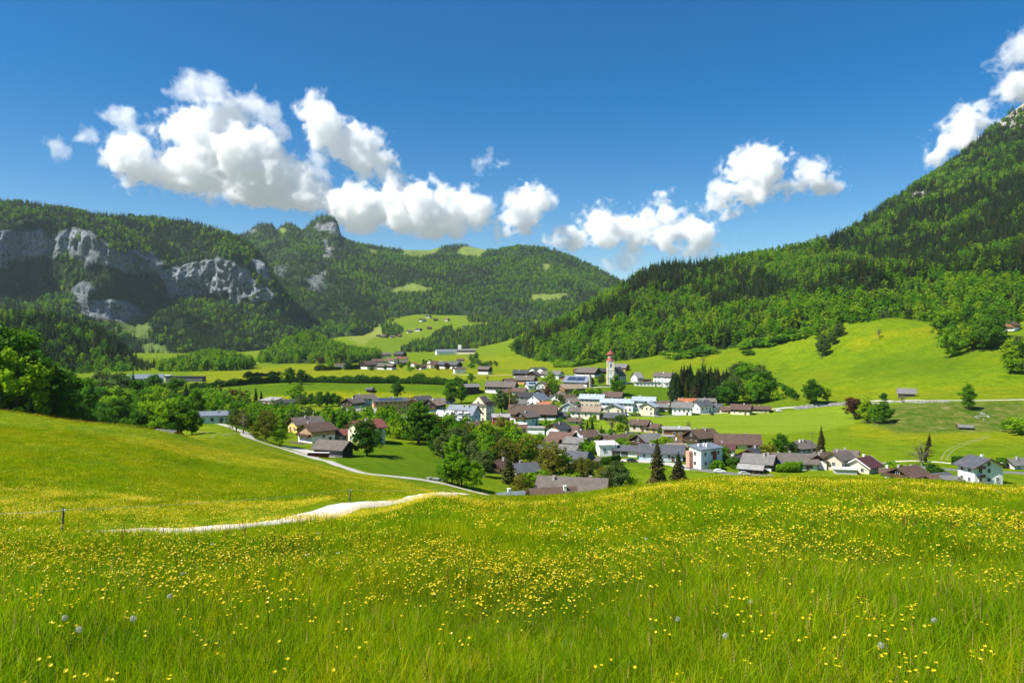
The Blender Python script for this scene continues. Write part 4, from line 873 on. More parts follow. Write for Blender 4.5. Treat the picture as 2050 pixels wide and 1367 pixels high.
# ---- farmstead by the lane (left)
fa = Hs(634, 884, 54, 47, 25, 12, 50, 'chalet', 'brown', 'white', 'white farmhouse with light timber gable and terrace above its garage', wood='light', lower=0.55)
s_ = fa.location.y / F
mb = MB(); mb.box((-27 * s_ - 2.2, -1.0, -1.7), (4.6, 8.2, 3.6)); mb.build('garage', WALL['white'], fa)
mb = MB(); mb.box((-27 * s_ - 4.54, -2.2, -1.9), (0.12, 2.4, 2.3)); mb.build('garage_door', WOOD['honey'], fa)
mb = MB(); mb.box((-27 * s_ - 2.2, -1.0, 0.2), (5.0, 8.6, 0.2)); mb.box((-27 * s_ - 4.6, -1.0, 0.75), (0.1, 8.6, 0.9)); mb.build('terrace', WOOD['grey'], fa)
Hs(612, 866, 56, 40, 20, 11, 42, 'plaster', 'greybrown', 'yellow', 'yellow plastered house behind the white farmhouse', wood='brown')
Hs(734, 885, 58, 46, 31, 12, 40, 'plaster', 'red', 'cream', 'tall cream house with red roof behind the round garden tree', chim=1)
Hs(690, 880, 36, 30, 13, 8, 38, 'plaster', 'red', 'cream', 'low red-roofed wing between farmhouse and tall cream house')
ba = Hs(668, 911, 68, 40, 18, 12, -6, 'barn', 'greybrown', 'grey', 'dark timber barn with open wagon bays beside the lane', name='barn', cat='barn', wood='dark', chim=0)
s_ = ba.location.y / F
for i, (u, w_) in enumerate(((2.0, 3.2), (5.0, 2.4))):
    mb = MB(); mb.box((u * 0.9, -20 * s_ - 0.05, 1.2), (w_, 0.16, 2.5)); mb.build('wagon_bay', GLASS.m if False else WALL['darkgrey'], ba)
Hs(426, 846, 58, 34, 15, 5, 18, 'mono', 'bluegrey', 'white', 'low white bungalow with pale grey roof among the left trees', chim=1)
Hs(334, None, 46, 40, 9, 12, -25, 'barn', 'slate', 'grey', 'small dark-roofed hay barn sunk behind the left meadow edge', name='barn', cat='barn', d=205, chim=0, wood='dark')
Hs(232, 856, 40, 30, 12, 9, 10, 'plaster', 'bluegrey', 'white', 'grey sheet roof just showing among the left trees', d=320)
Hs(292, 768, 66, 34, 12, 7, 8, 'plaster', 'bluegrey', 'cream', 'long cream works hall with blue-grey roof at the terrace end', name='hall', cat='hall', d=800, chim=0)
Hs(328, 763, 26, 18, 12, 1, 5, 'flat', 'white', 'white', 'white flat-roofed block between works hall and dark shed', d=830, chim=0)
Hs(372, 763, 72, 20, 10, 1, 2, 'flat', 'dark', 'darkgrey', 'long low dark shed at the end of the works hall', name='shed', cat='shed', d=840, chim=0, win=False)
Hs(242, 768, 40, 30, 9, 7, -10, 'chalet', 'greybrown', 'white', 'brown-roofed house in front of the cream works hall', d=770)
Hs(543, 820, 34, 26, 19, 4, -24, 'mono', 'lightgrey', 'pink', 'modern grey and pink house under the pair of dark spruces', chim=1, d=530)
Hs(524, 818, 22, 18, 9, 5, 50, 'chalet', 'brown', 'white', 'dark timber chalet hugging the grey and pink house', d=545)
Hs(577, 813, 24, 18, 8, 5, 20, 'chalet', 'dark', 'white', 'small dark-roofed cottage beside the grey and pink house', d=560)
# ---- middle of the valley
Hs(707, 815, 36, 30, 11, 8, 62, 'chalet', 'greybrown', 'white', 'dark timber chalet with gable towards the river bend', lower=0.35)
Hs(730, 812, 40, 28, 16, 7, 20, 'plaster', 'greybrown', 'bluegrey', 'pale grey house behind the dark timber chalet by the river')
sc_ = Hs(780, 829, 70, 34, 28, 5, 2, 'gablewood', 'slate', 'orange', 'orange timber-clad school block with dark blue-grey roof', name='school', cat='school', chim=2, panels=3, wood='warm')
Hs(824, 826, 26, 28, 22, 6, 95, 'plaster', 'redbrown', 'orange', 'orange end wing with white framed gable of the school block', name='school_wing', cat='school', wood='warm')
Hs(724, 838, 58, 38, 13, 5, 14, 'mono', 'lightgrey', 'white', 'low white hall with grey slanting roof in front of the school', name='hall', cat='hall', chim=0)
Hs(868, 823, 42, 34, 15, 11, 70, 'chalet', 'tan', 'bluegrey', 'chalet with pale tan roof beside the giant round tree')
Hs(846, 806, 32, 24, 8, 6, 10, 'plaster', 'dark', 'cream', 'dark-roofed house behind the pale tan-roofed chalet')
Hs(893, 808, 30, 20, 7, 5, 8, 'chalet', 'grey', 'white', 'low grey-roofed house below the two deep green trees')
Hs(806, 848, 34, 24, 10, 5, 12, 'plaster', 'bluegrey', 'white', 'small blue-roofed house half hidden by the giant round tree')
ap = Hs(928, 852, 56, 42, 26, 15, -22, 'plaster', 'bluegrey', 'bluegrey', 'grey apartment block with stacked balconies beside the inn', name='apartment_block', cat='apartments', chim=3, storey=2.9)
s_ = ap.location.y / F
for f_ in range(3):
    for u in (-14, 4, 19):
        mb = MB(); mb.box((u * s_, -21 * s_ - 0.6, 1.6 + 2.7 * f_ + 1.0), (10 * s_, 1.3, 0.15)); mb.box((u * s_, -21 * s_ - 1.22, 1.6 + 2.7 * f_ + 1.5), (10 * s_, 0.08, 0.9)); mb.build('balcony', WALL['white'], ap)
mb = MB(); mb.box((2 * s_, -10.5 * s_, 26 * s_ + 3.4 * s_), (26 * s_, 16 * s_, 7 * s_)); mb.build('dormer', WALL['darkgrey'], ap)
Hs(890, 852, 26, 26, 18, 12, -22, 'plaster', 'white', 'orange', 'ochre house with bright white roof against the grey apartment block')
inn = Hs(966, 842, 34, 36, 32, 17, 62, 'plaster', 'greybrown', 'cream', 'tall cream inn with steep half-hipped roof and dormers', name='inn', cat='inn', hip=0.18, chim=2, storey=2.6, ov=0.5)
s_ = inn.location.y / F
for i in range(4):
    mb = MB(); mb.box(((-11 + 7.5 * i) * s_, -13.5 * s_, 32 * s_ + 4.5 * s_), (3.6 * s_, 6 * s_, 4.5 * s_)); mb.build('dormer', WOOD['dark'], inn)
rd = Hs(1003, 848, 34, 24, 14, 4, 4, 'mono', 'lightgrey', 'red', 'dark red modern house with pale metal roof beside the inn', chim=1)
Hs(952, 862, 30, 26, 9, 9, 30, 'chalet', 'brown', 'white', 'brown-roofed house below the grey apartment block')
Hs(1054, 850, 36, 34, 18, 9, 48, 'chalet', 'greybrown', 'white', 'white chalet with long balconies in front of the big brown barn', lower=0.75)
Hs(1075, 867, 34, 26, 12, 1, -10, 'flat', 'lightgrey', 'white', 'plain white flat garage below the balconied white chalet', name='garage', cat='garage', chim=0, win=False)
Hs(1036, 864, 40, 22, 9, 5, 4, 'plaster', 'redbrown', 'olive', 'low house with half red half brown roof behind the alders')
bb = Hs(1067, 838, 92, 36, 13, 15, -6, 'barnbase', 'brown', 'white', 'big brown-roofed barn with dark gable in the village middle', name='barn', cat='barn', chim=1, lower=0.4)
Hs(1037, 816, 30, 24, 10, 6, 6, 'plaster', 'grey', 'bluegrey', 'grey-roofed pale blue house beside the maypole')
Hs(1076, 812, 38, 32, 14, 11, 58, 'plaster', 'bluegrey', 'white', 'white gabled house with blue-grey sheet roof in the old centre')
Hs(1092, 815, 28, 18, 7, 5, -8, 'plaster', 'orange', 'white', 'small house with bright orange roof behind the big barn')
Hs(1077, 818, 30, 16, 5, 4, 0, 'plaster', 'teal', 'grey', 'low dark teal roof squeezed behind the big barn', chim=0)
Hs(1057, 798, 48, 24, 6, 7, 6, 'chalet', 'dark', 'white', 'long dark-roofed house above the blue-grey sheet roof')
Hs(1082, 792, 32, 26, 6, 8, 70, 'chalet', 'greybrown', 'white', 'broad grey-brown gable beside the copper tree')
Hs(1040, 789, 28, 20, 7, 6, -4, 'plaster', 'brown', 'white', 'small white house with brown roof under the long dark barn')
Hs(1014, 789, 24, 16, 5, 5, 2, 'plaster', 'redbrown', 'cream', 'low red-brown roof below the long dark barn')
Hs(1064, 779, 22, 20, 9, 6, 2, 'plaster', 'paleblue', 'white', 'white house roofed wholly in solar panels', panels=2)
Hs(1087, 778, 24, 20, 9, 7, 65, 'plaster', 'grey', 'grey', 'grey house with glazed gable next to the solar-roofed house')
Hs(1004, 783, 64, 26, 11, 9, -3, 'barnbase', 'greybrown', 'white', 'long dark timber barn with white base at the village edge', name='barn', cat='barn', chim=0, lower=0.3)
Hs(943, 786, 30, 20, 13, 5, 6, 'barn', 'grey', 'grey', 'lone dark timber barn on the green bank below the hedge', name='barn', cat='barn', chim=0, wood='dark')
Hs(1053, 768, 40, 26, 9, 7, -6, 'chalet', 'greybrown', 'orange', 'wide chalet with ochre lower storey below the white twin houses', wood='brown')
Hs(1043, 754, 30, 22, 8, 6, 0, 'chalet', 'dark', 'white', 'dark timber house with white base beside the white twins', lower=0.35)
Hs(1068, 754, 34, 24, 5, 7, 75, 'chalet', 'greybrown', 'white', 'broad low brown gable in front of the white twin houses')
for i, q in enumerate((1069, 1085)): Hs(q, 748, 18, 16, 8, 5, 60, 'plaster', 'slate', 'white', 'white twin house with slate roof at the upper village edge', group='white twin houses')
Hs(1111, 758, 28, 24, 10, 6, -12, 'plaster', 'grey', 'mint', 'pale mint house with grey roof between twin houses and barn')
bl = Hs(1158, 772, 54, 36, 9, 11, -14, 'chalet', 'bluegrey', 'white', 'large timber-ended hall with blue-grey roof below the church', name='hall', cat='hall', panels=2, wood='warm')
mb = MB(); mb.box((31 * bl.location.y / F, -6, 5), (0.5, 4.5, 12)); mb.build('end_wall', WALL['cream'], bl)
ht = Hs(1142, 789, 48, 34, 13, 7, 26, 'chalet', 'tan', 'yellow', 'honey-coloured hotel with balconies and flat tan roof', name='hotel', cat='hotel', wood='honey', lower=0.4)
Hs(1178, 753, 44, 30, 9, 9, -18, 'barnbase', 'greybrown', 'white', 'wide dark barn with white base uphill of the blue-roofed hall', name='barn', cat='barn', lower=0.45, chim=0)
Hs(1162, 750, 24, 18, 7, 6, 0, 'chalet', 'redbrown', 'white', 'reddish-roofed house joined to the wide dark barn')
Hs(1242, 742, 30, 24, 7, 7, -12, 'chalet', 'grey', 'orange', 'timber chalet on the meadow behind the church', wood='brown')
Hs(1206, 748, 20, 16, 6, 5, 10, 'barn', 'dark', 'grey', 'small dark shed just uphill of the church tower', name='shed', cat='shed', chim=0)
Hs(1275, 762, 16, 18, 8, 9, 36, 'plaster', 'lightgrey', 'white', 'little white chapel-like house with steep pale roof', chim=0, wood='warm')
Hs(1297, 772, 52, 16, 7, 1, -4, 'flat', 'grey', 'white', 'long low white flat-roofed wing on the church terrace', chim=0)
Hs(1331, 766, 40, 28, 14, 7, -18, 'gablewood', 'greybrown', 'white', 'big white house with timber gable above the green slope', wood='brown')
Hs(1345, 774, 34, 20, 9, 1, 0, 'flat', 'white', 'white', 'white plinth building under the big timber-gabled house', chim=0)
Hs(1294, 764, 18, 12, 5, 1, 0, 'flat', 'dark', 'warm', 'little wooden carport beside the chapel-like house', name='carport', cat='carport', chim=0, win=False)
# ---- lower village centre
Hs(1186, 814, 50, 24, 18, 7, -3, 'plaster', 'paleblue', 'beige', 'beige hall with pale blue roof and tall glazed window', name='hall', cat='hall', chim=2)
Hs(1228, 804, 38, 26, 12, 8, -6, 'chalet', 'brown', 'white', 'brown-roofed house with dark gallery below the church bank')
Hs(1236, 823, 68, 20, 19, 6, -2, 'plaster', 'paleblue', 'white', 'long white apartment row with pale blue roof', name='apartment_block', cat='apartments', chim=2)
Hs(1290, 824, 46, 22, 24, 6, -2, 'plaster', 'paleblue', 'white', 'taller white apartment wing with pale blue roof at the row end', name='apartment_block', cat='apartments', chim=2)
Hs(1230, 827, 30, 32, 12, 7, 72, 'plaster', 'paleblue', 'cream', 'cream gabled house with pale blue roof before the white row')
Hs(1299, 830, 30, 30, 18, 7, 62, 'plaster', 'paleblue', 'cream', 'tall cream gabled house with pale blue roof by the parked cars')
Hs(1185, 838, 36, 22, 17, 8, -3, 'plaster', 'tan', 'cream', 'cream house with tan-brown roof and rows of windows')
Hs(1155, 834, 26, 18, 13, 6, -3, 'plaster', 'greybrown', 'white', 'white wing with grey-brown roof next to the cream house')
Hs(1232, 842, 42, 20, 9, 7, -4, 'barn', 'slate', 'grey', 'long plum-grey roofed shed beside the mown field', name='shed', cat='shed', chim=0, wood='grey')
Hs(1207, 838, 18, 14, 6, 4, -3, 'plaster', 'tan', 'white', 'low tan-roofed link between cream house and long shed', chim=0)
Hs(1141, 822, 26, 26, 11, 6, 70, 'plaster', 'greybrown', 'bluegrey', 'pale blue gabled house with white bargeboards', frame='barge')
Hs(1133, 802, 36, 20, 6, 6, 2, 'plaster', 'brown', 'beige', 'long brown roof uphill of the beige hall')
Hs(1150, 812, 30, 22, 9, 6, -2, 'plaster', 'greybrown', 'white', 'grey-brown roofed house touching the beige hall')
Hs(1119, 798, 30, 26, 5, 8, 66, 'plaster', 'tan', 'white', 'white gable under a pale tan roof below the honey hotel')
Hs(1345, 818, 40, 24, 9, 7, -6, 'plaster', 'brown', 'cream', 'brown-roofed house behind the dark garden spruce')
Hs(1332, 822, 28, 20, 9, 5, -4, 'plaster', 'grey', 'olive', 'grey-roofed house next to the tall cream gabled house')
Hs(1376, 809, 34, 24, 6, 6, -6, 'chalet', 'orange', 'white', 'house with bright orange roof below the spruce clump')
Hs(1366, 829, 40, 26, 16, 8, -4, 'plaster', 'grey', 'white', 'white house with broad grey roof facing the mown field')
Hs(1371, 830, 16, 14, 6, 4, 80, 'plaster', 'grey', 'white', 'little white gabled garage before the broad grey roof', name='garage', cat='garage', chim=0, win=False, d=512)
Hs(1404, 825, 34, 28, 15, 9, 30, 'plaster', 'slate', 'white', 'white house with dark slate roof and timber balcony')
Hs(1432, 824, 26, 20, 11, 5, -4, 'plaster', 'slate', 'white', 'slate-roofed white extension by the spruce clump')
Hs(1410, 808, 40, 20, 6, 5, 0, 'chalet', 'grey', 'white', 'grey roof tucked under the edge of the spruce clump')
Hs(1484, 828, 38, 30, 11, 8, -12, 'chalet', 'brown', 'cream', 'brown chalet with cream base below the spruce clump', wood='brown')
Hs(1524, 825, 32, 24, 7, 5, -6, 'chalet', 'brown', 'cream', 'smaller brown chalet at the end of the field road', wood='brown')
# ---- front of the village
Hs(1282, 862, 36, 30, 15, 7, -14, 'plaster', 'brown', 'beige', 'beige house with brown roof on the mown field edge', frame='brown')
Hs(1307, 864, 30, 24, 10, 6, -20, 'plaster', 'brown', 'yellow', 'bright yellow house next to the beige house', chim=1)
Hs(1354, 876, 52, 26, 18, 2, -5, 'mono', 'lightgrey', 'warm', 'timber-clad modern building with flat pale roof', chim=1)
Hs(1385, 874, 22, 14, 9, 1, -5, 'flat', 'white', 'white', 'white flat annex beside the timber-clad modern building', chim=0)
Hs(1328, 880, 38, 18, 8, 1, -8, 'flat', 'lightgrey', 'white', 'low white flat-roofed building below the yellow house', chim=0)
Hs(1296, 892, 52, 44, 13, 11, 18, 'chalet', 'grey', 'white', 'dark timber chalet with wide pale grey roof')
bc = Hs(1404, 892, 54, 46, 20, 13, 30, 'chalet', 'brown', 'cream', 'largest chalet with brown roof, balconies and cream base', chim=3)
Hs(1475, 896, 84, 34, 12, 15, -8, 'plaster', 'brown', 'cream', 'long brown-roofed wing running on from the largest chalet', name='barn', cat='barn', frame='brown')
Hs(1452, 910, 36, 24, 14, 8, -10, 'plaster', 'purple', 'white', 'dark wine-red roof behind the blue and white block')
Hs(1355, 900, 36, 20, 7, 3, -4, 'mono', 'tan', 'cream', 'low terrace pavilion with pale roof in front of the largest chalet', chim=0)
ws = Hs(1325, 918, 84, 60, 16, 12, -16, 'plaster', 'slate', 'bluegrey', 'large workshop with dark low-pitched roof and glazed front', name='workshop', cat='workshop', chim=1)
wb = Hs(1413, 933, 62, 30, 37, 5, 34, 'mono', 'bluegrey', 'white', 'white and blue-grey three-storey block with red panels', name='apartment_block', cat='apartments', chim=3, storey=3.0)
s_ = wb.location.y / F
mb = MB(); mb.box((8 * s_, -15 * s_ - 0.08, 16 * s_), (10 * s_, 0.3, 33 * s_)); mb.build('red_panel', WALL['red'], wb)
mb = MB(); mb.box((-31 * s_ - 0.9, 11 * s_, 17 * s_), (1.9, 9 * s_, 32 * s_)); mb.build('salmon_panel', WALL['salmon'], wb)
Hs(1214, 910, 36, 30, 22, 3, 8, 'mono', 'white', 'white', 'white workshop office with bright slanting roof', name='workshop', cat='workshop', chim=0)
gz = Hs(1252, 911, 56, 30, 13, 7, -8, 'plaster', 'slate', 'white', 'dark-roofed garage row with wide black openings', name='garage', cat='garage', chim=0, win=False)
s_ = gz.location.y / F
for u in (-14, 2): mb = MB(); mb.box((u * s_, -15 * s_ - 0.03, 1.6), (13 * s_, 0.2, 3.0)); mb.build('garage_opening', WALL['darkgrey'], gz)
Hs(1118, 873, 38, 32, 17, 10, 52, 'gablewood', 'dark', 'white', 'white house with bright orange timber gable', wood='honey')
Hs(1142, 872, 40, 30, 9, 11, -16, 'chalet', 'brown', 'white', 'brown roof with dark gable next to the orange gabled house')
Hs(1174, 878, 38, 36, 7, 10, 24, 'plaster', 'brown', 'bluegrey', 'brown roof with white-edged gable by the garden cypresses', frame='barge')
Hs(1126, 885, 50, 38, 9, 11, -18, 'barn', 'redbrown', 'grey', 'reddish-brown roof with dark timber gable in the garden row', wood='brown')
Hs(1105, 889, 30, 22, 5, 6, -14, 'chalet', 'redbrown', 'white', 'small reddish-brown roof in front of the garden row', chim=0)
Hs(1154, 895, 42, 28, 12, 8, -14, 'plaster', 'grey', 'bluegrey', 'pale blue house with grey roof and skylights')
Hs(1230, 890, 46, 40, 9, 11, 22, 'chalet', 'brown', 'white', 'dark chalet with brown roof above the white workshop office')
Hs(1086, 906, 42, 22, 11, 5, -4, 'barn', 'slate', 'grey', 'long open timber shed with dark roof and stacked wood', name='shed', cat='shed', chim=0)
Hs(1130, 909, 58, 30, 12, 7, -10, 'plaster', 'grey', 'cream', 'cream shed with broad grey roof joined to the timber shed', name='shed', cat='shed', chim=0)
Hs(1157, 926, 50, 40, 12, 10, -12, 'plaster', 'slate', 'grey', 'grey house with wide dark roof behind the flowering tree', hip=0.12, chim=0)
Hs(1188, 927, 24, 18, 6, 3, -14, 'mono', 'greybrown', 'grey', 'small brown lean-to by the hedge', name='shed', cat='shed', chim=0, win=False)
Hs(970, 925, 26, 24, 9, 8, 30, 'plaster', 'redbrown', 'cream', 'faded red roof among the alders', d=330)
Hs(1000, 962, 34, 34, 11, 13, 60, 'chalet', 'redbrown', 'white', 'red-brown roof with white chimney behind the orchard trees', chim=1, d=262)
Hs(1050, 962, 44, 40, 24, 12, 22, 'plaster', 'slate', 'olive', 'olive-walled house with dark slate roof below the meadow')
Hs(1045, 972, 26, 22, 9, 6, 20, 'barn', 'slate', 'grey', 'dark open carport sheltering the red car', name='carport', cat='carport', chim=0, d=248)
Hs(1022, None, 52, 34, 8, 12, 6, 'plaster', 'bluegrey', 'white', 'grey sheet roof rising behind the meadow crest beside the lane', d=192)
Hs(1106, None, 84, 70, 15, 22, 14, 'plaster', 'brown', 'cream', 'brown tiled roof with white chimney just over the meadow crest', d=190, chim=1)
Hs(1146, None, 132, 70, 16, 24, -14, 'plaster', 'greybrown', 'cream', 'wide weathered grey-brown roof behind the brown tiled roof', d=222, chim=2)
# ---- right end of the village
Hs(1520, 938, 58, 44, 16, 13, -16, 'chalet', 'grey', 'white', 'chalet with pale grey roof and two white chimneys above the crest', chim=2)
Hs(1504, 945, 44, 30, 10, 5, -12, 'barn', 'lightgrey', 'grey', 'low pale shed roof in front of the pale grey chalet', name='shed', cat='shed', chim=0)
Hs(1504, 918, 40, 36, 13, 9, 56, 'chalet', 'dark', 'white', 'timber gabled house with dark roof and orange awning', wood='warm')
Hs(1606, 903, 46, 36, 10, 11, 24, 'chalet', 'greybrown', 'white', 'hip-roofed brown house between round tree and tall spruce', hip=0.15, chim=2)
Hs(1590, 937, 78, 40, 16, 14, -10, 'plaster', 'greybrown', 'mint', 'long white house with dark brown roof and hedge', name='house')
Hs(1634, 937, 36, 34, 18, 11, 74, 'gablewood', 'greybrown', 'white', 'white entrance wing with dark timber gable', wood='dark')
Hs(1682, 940, 44, 34, 24, 11, 34, 'plaster', 'greybrown', 'beige', 'beige two-storey house with row of small windows')
Hs(1694, 918, 42, 28, 9, 8, -16, 'plaster', 'greybrown', 'white', 'low grey-brown roof behind the beige two-storey house', chim=1)
Hs(1728, 943, 52, 46, 15, 14, 40, 'plaster', 'purple', 'cream', 'cream gabled house with wine-purple roof and white edges', frame='barge')
Hs(1692, 948, 40, 20, 9, 2, -10, 'flat', 'white', 'grey', 'flat white carport roof beside the wine-purple roof', name='carport', cat='carport', chim=0, win=False)
Hs(1742, None, 76, 46, 9, 13, 8, 'plaster', 'redbrown', 'white', 'low reddish tiled roof at the meadow crest', d=225, chim=1)
Hs(1815, 962, 68, 52, 14, 14, 18, 'chalet', 'brown', 'white', 'brown-roofed chalet with white walls at the meadow crest', lower=0.8)
wh = Hs(1962, 967, 44, 62, 36, 15, 98, 'plaster', 'slate', 'white', 'white three-storey house with slate gable roof by the road', storey=3.1, chim=1, ov=1.3)
s_ = wh.location.y / F
for f_ in (0, 1): mb = MB(); mb.box((-22 * s_ - 0.7, 19 * s_, 2.9 + 3.0 * f_), (1.4, 12 * s_, 0.15)); mb.box((-22 * s_ - 1.35, 19 * s_, 3.4 + 3.0 * f_), (0.08, 12 * s_, 0.9)); mb.build('balcony', WOOD['dark'], wh)
Hs(1978, None, 56, 40, 6, 8, -6, 'barn', 'dark', 'grey', 'dark carport roof in front of the white three-storey house', name='carport', cat='carport', d=238, chim=0)
Hs(1880, 958, 40, 22, 8, 4, 4, 'barn', 'slate', 'grey', 'small dark garden shed between chalet and white house', name='shed', cat='shed', chim=0)
Hs(2034, 936, 44, 24, 10, 8, 4, 'plaster', 'grey', 'white', 'low white bungalow with grey roof beyond the tall hedge')
Hs(1815, 792, 32, 22, 9, 8, -14, 'barn', 'grey', 'grey', 'weathered hay hut on the meadow above the stone wall', name='hut', cat='hut', chim=0, wood='grey')
Hs(1932, 858, 22, 12, 5, 3, -4, 'barn', 'grey', 'grey', 'tiny low hut under the scrubby bank', name='hut', cat='hut', chim=0, wood='brown')
Hs(2022, None, 30, 26, 9, 7, 35, 'chalet', 'brown', 'white', 'mountain chalet alone on the slope beneath the forest', wood='warm', lower=0.35, d=700)
Hs(741, 783, 13, 9, 5, 3, -4, 'barn', 'slate', 'grey', 'tiny dark shed on the yellow field under the hedge', name='hut', cat='hut', chim=0)
# ---- hamlet on the terrace
Hs(630, 723, 10, 9, 6, 4, 20, 'plaster', 'red', 'white', 'tiny white house with red roof at the foot of the knoll', d=1250, chim=0)
Hs(664, 724, 30, 14, 6, 4, 0, 'chalet', 'greybrown', 'white', 'long low house under the leafy knoll', d=1230, chim=0)
Hs(705, 725, 26, 16, 7, 4, 8, 'chalet', 'brown', 'cream', 'cream-based farmhouse between long house and dark cluster', d=1220)
Hs(724, 723, 28, 20, 8, 6, 60, 'barn', 'dark', 'grey', 'tall dark barn gable at the back of the hamlet', name='barn', cat='barn', d=1260, chim=0)
Hs(683, 736, 20, 14, 6, 3, 0, 'plaster', 'brown', 'white', 'small white house with clipped hedge before the hamlet', chim=0)
Hs(737, 738, 30, 26, 9, 7, 55, 'chalet', 'brown', 'white', 'broad dark farmhouse gable at the hamlet front')
Hs(774, 739, 36, 18, 7, 5, -4, 'barnbase', 'greybrown', 'white', 'long grey-roofed farm with white base at the hamlet front', name='barn', cat='barn', chim=0)
Hs(757, 727, 26, 14, 5, 4, 4, 'chalet', 'redbrown', 'white', 'red-brown roof in the middle of the hamlet', d=1180, chim=0)
Hs(784, 728, 24, 16, 7, 4, -10, 'plaster', 'redbrown', 'white', 'white house with red-brown roof by the hamlet street', d=1150)
Hs(806, 722, 20, 12, 5, 3, 0, 'plaster', 'red', 'white', 'small red roof at the far end of the hamlet street', d=1210, chim=0)
Hs(808, 730, 20, 16, 5, 4, 20, 'barn', 'greybrown', 'grey', 'grey-brown barn roof below the small red roof', name='barn', cat='barn', d=1140, chim=0)
Hs(768, 714, 30, 16, 5, 4, 6, 'chalet', 'greybrown', 'white', 'distant farmhouse row behind the hamlet', d=1480, chim=0)
Hs(801, 713, 22, 16, 5, 5, -10, 'barn', 'dark', 'grey', 'black barn behind the hamlet near the sawmill field', name='barn', cat='barn', d=1480, chim=0)
Hs(829, 733, 11, 9, 5, 3, 60, 'plaster', 'orange', 'white', 'tiny house with orange roof beside the hamlet orchard', d=1130, chim=0)
Hs(844, 739, 16, 13, 6, 4, 50, 'chalet', 'brown', 'white', 'small chalet next to the copper bushes', chim=0)
Hs(870, 736, 28, 24, 8, 6, 12, 'plaster', 'brown', 'cream', 'brown hip-roofed end of the big farm', d=1080, hip=0.2, chim=0)
Hs(900, 737, 48, 24, 8, 6, -10, 'barnbase', 'slate', 'white', 'big dark-roofed farm barn above the white house', name='barn', cat='barn', d=1060, chim=0)
Hs(920, 746, 24, 14, 8, 3, 2, 'plaster', 'brown', 'white', 'white house with low brown roof on the terrace lane')
Hs(971, 748, 22, 20, 10, 5, -22, 'chalet', 'greybrown', 'white', 'dark timber and white house alone on the terrace lane', lower=0.45)
Hs(922, 724, 14, 10, 4, 3, 0, 'chalet', 'brown', 'white', 'small brown roof behind the big farm barn', d=1200, chim=0)
Hs(893, 709, 44, 18, 6, 4, 2, 'plaster', 'bluegrey', 'white', 'long blue-grey roofed sawmill hall', name='hall', cat='hall', d=1850, chim=0)
hl = Hs(934, 708, 36, 18, 7, 3, 0, 'chalet', 'grey', 'cream', 'timber hall with white stair tower beside the sawmill', name='hall', cat='hall', d=1850, chim=0, wood='brown')
mb = MB(); mb.box((-13 * 1850 / F, 4, 10), (6 * 1850 / F, 7, 24)); mb.build('tower', WALL['white'], hl)
FARH = [(770, 678, 18), (786, 675, 14), (758, 676, 12), (800, 671, 12), (820, 660, 16), (838, 658, 18), (860, 656, 14), (846, 638, 18), (858, 632, 16), (872, 628, 12), (895, 627, 14), (930, 653, 10), (1002, 634, 8)]
for i, (a, b, w_) in enumerate(FARH):
    Hs(a, b, w_ * 0.62, w_ * 0.5, 2.6, 2.4, (i * 37) % 90 - 30, 'chalet' if i % 3 else 'barn', ('brown', 'greybrown', 'dark')[i % 3], 'white', lower=0.35, label='distant mountain farmhouse scattered on the upper meadows', chim=0, group='distant farmhouses on the upper meadows')

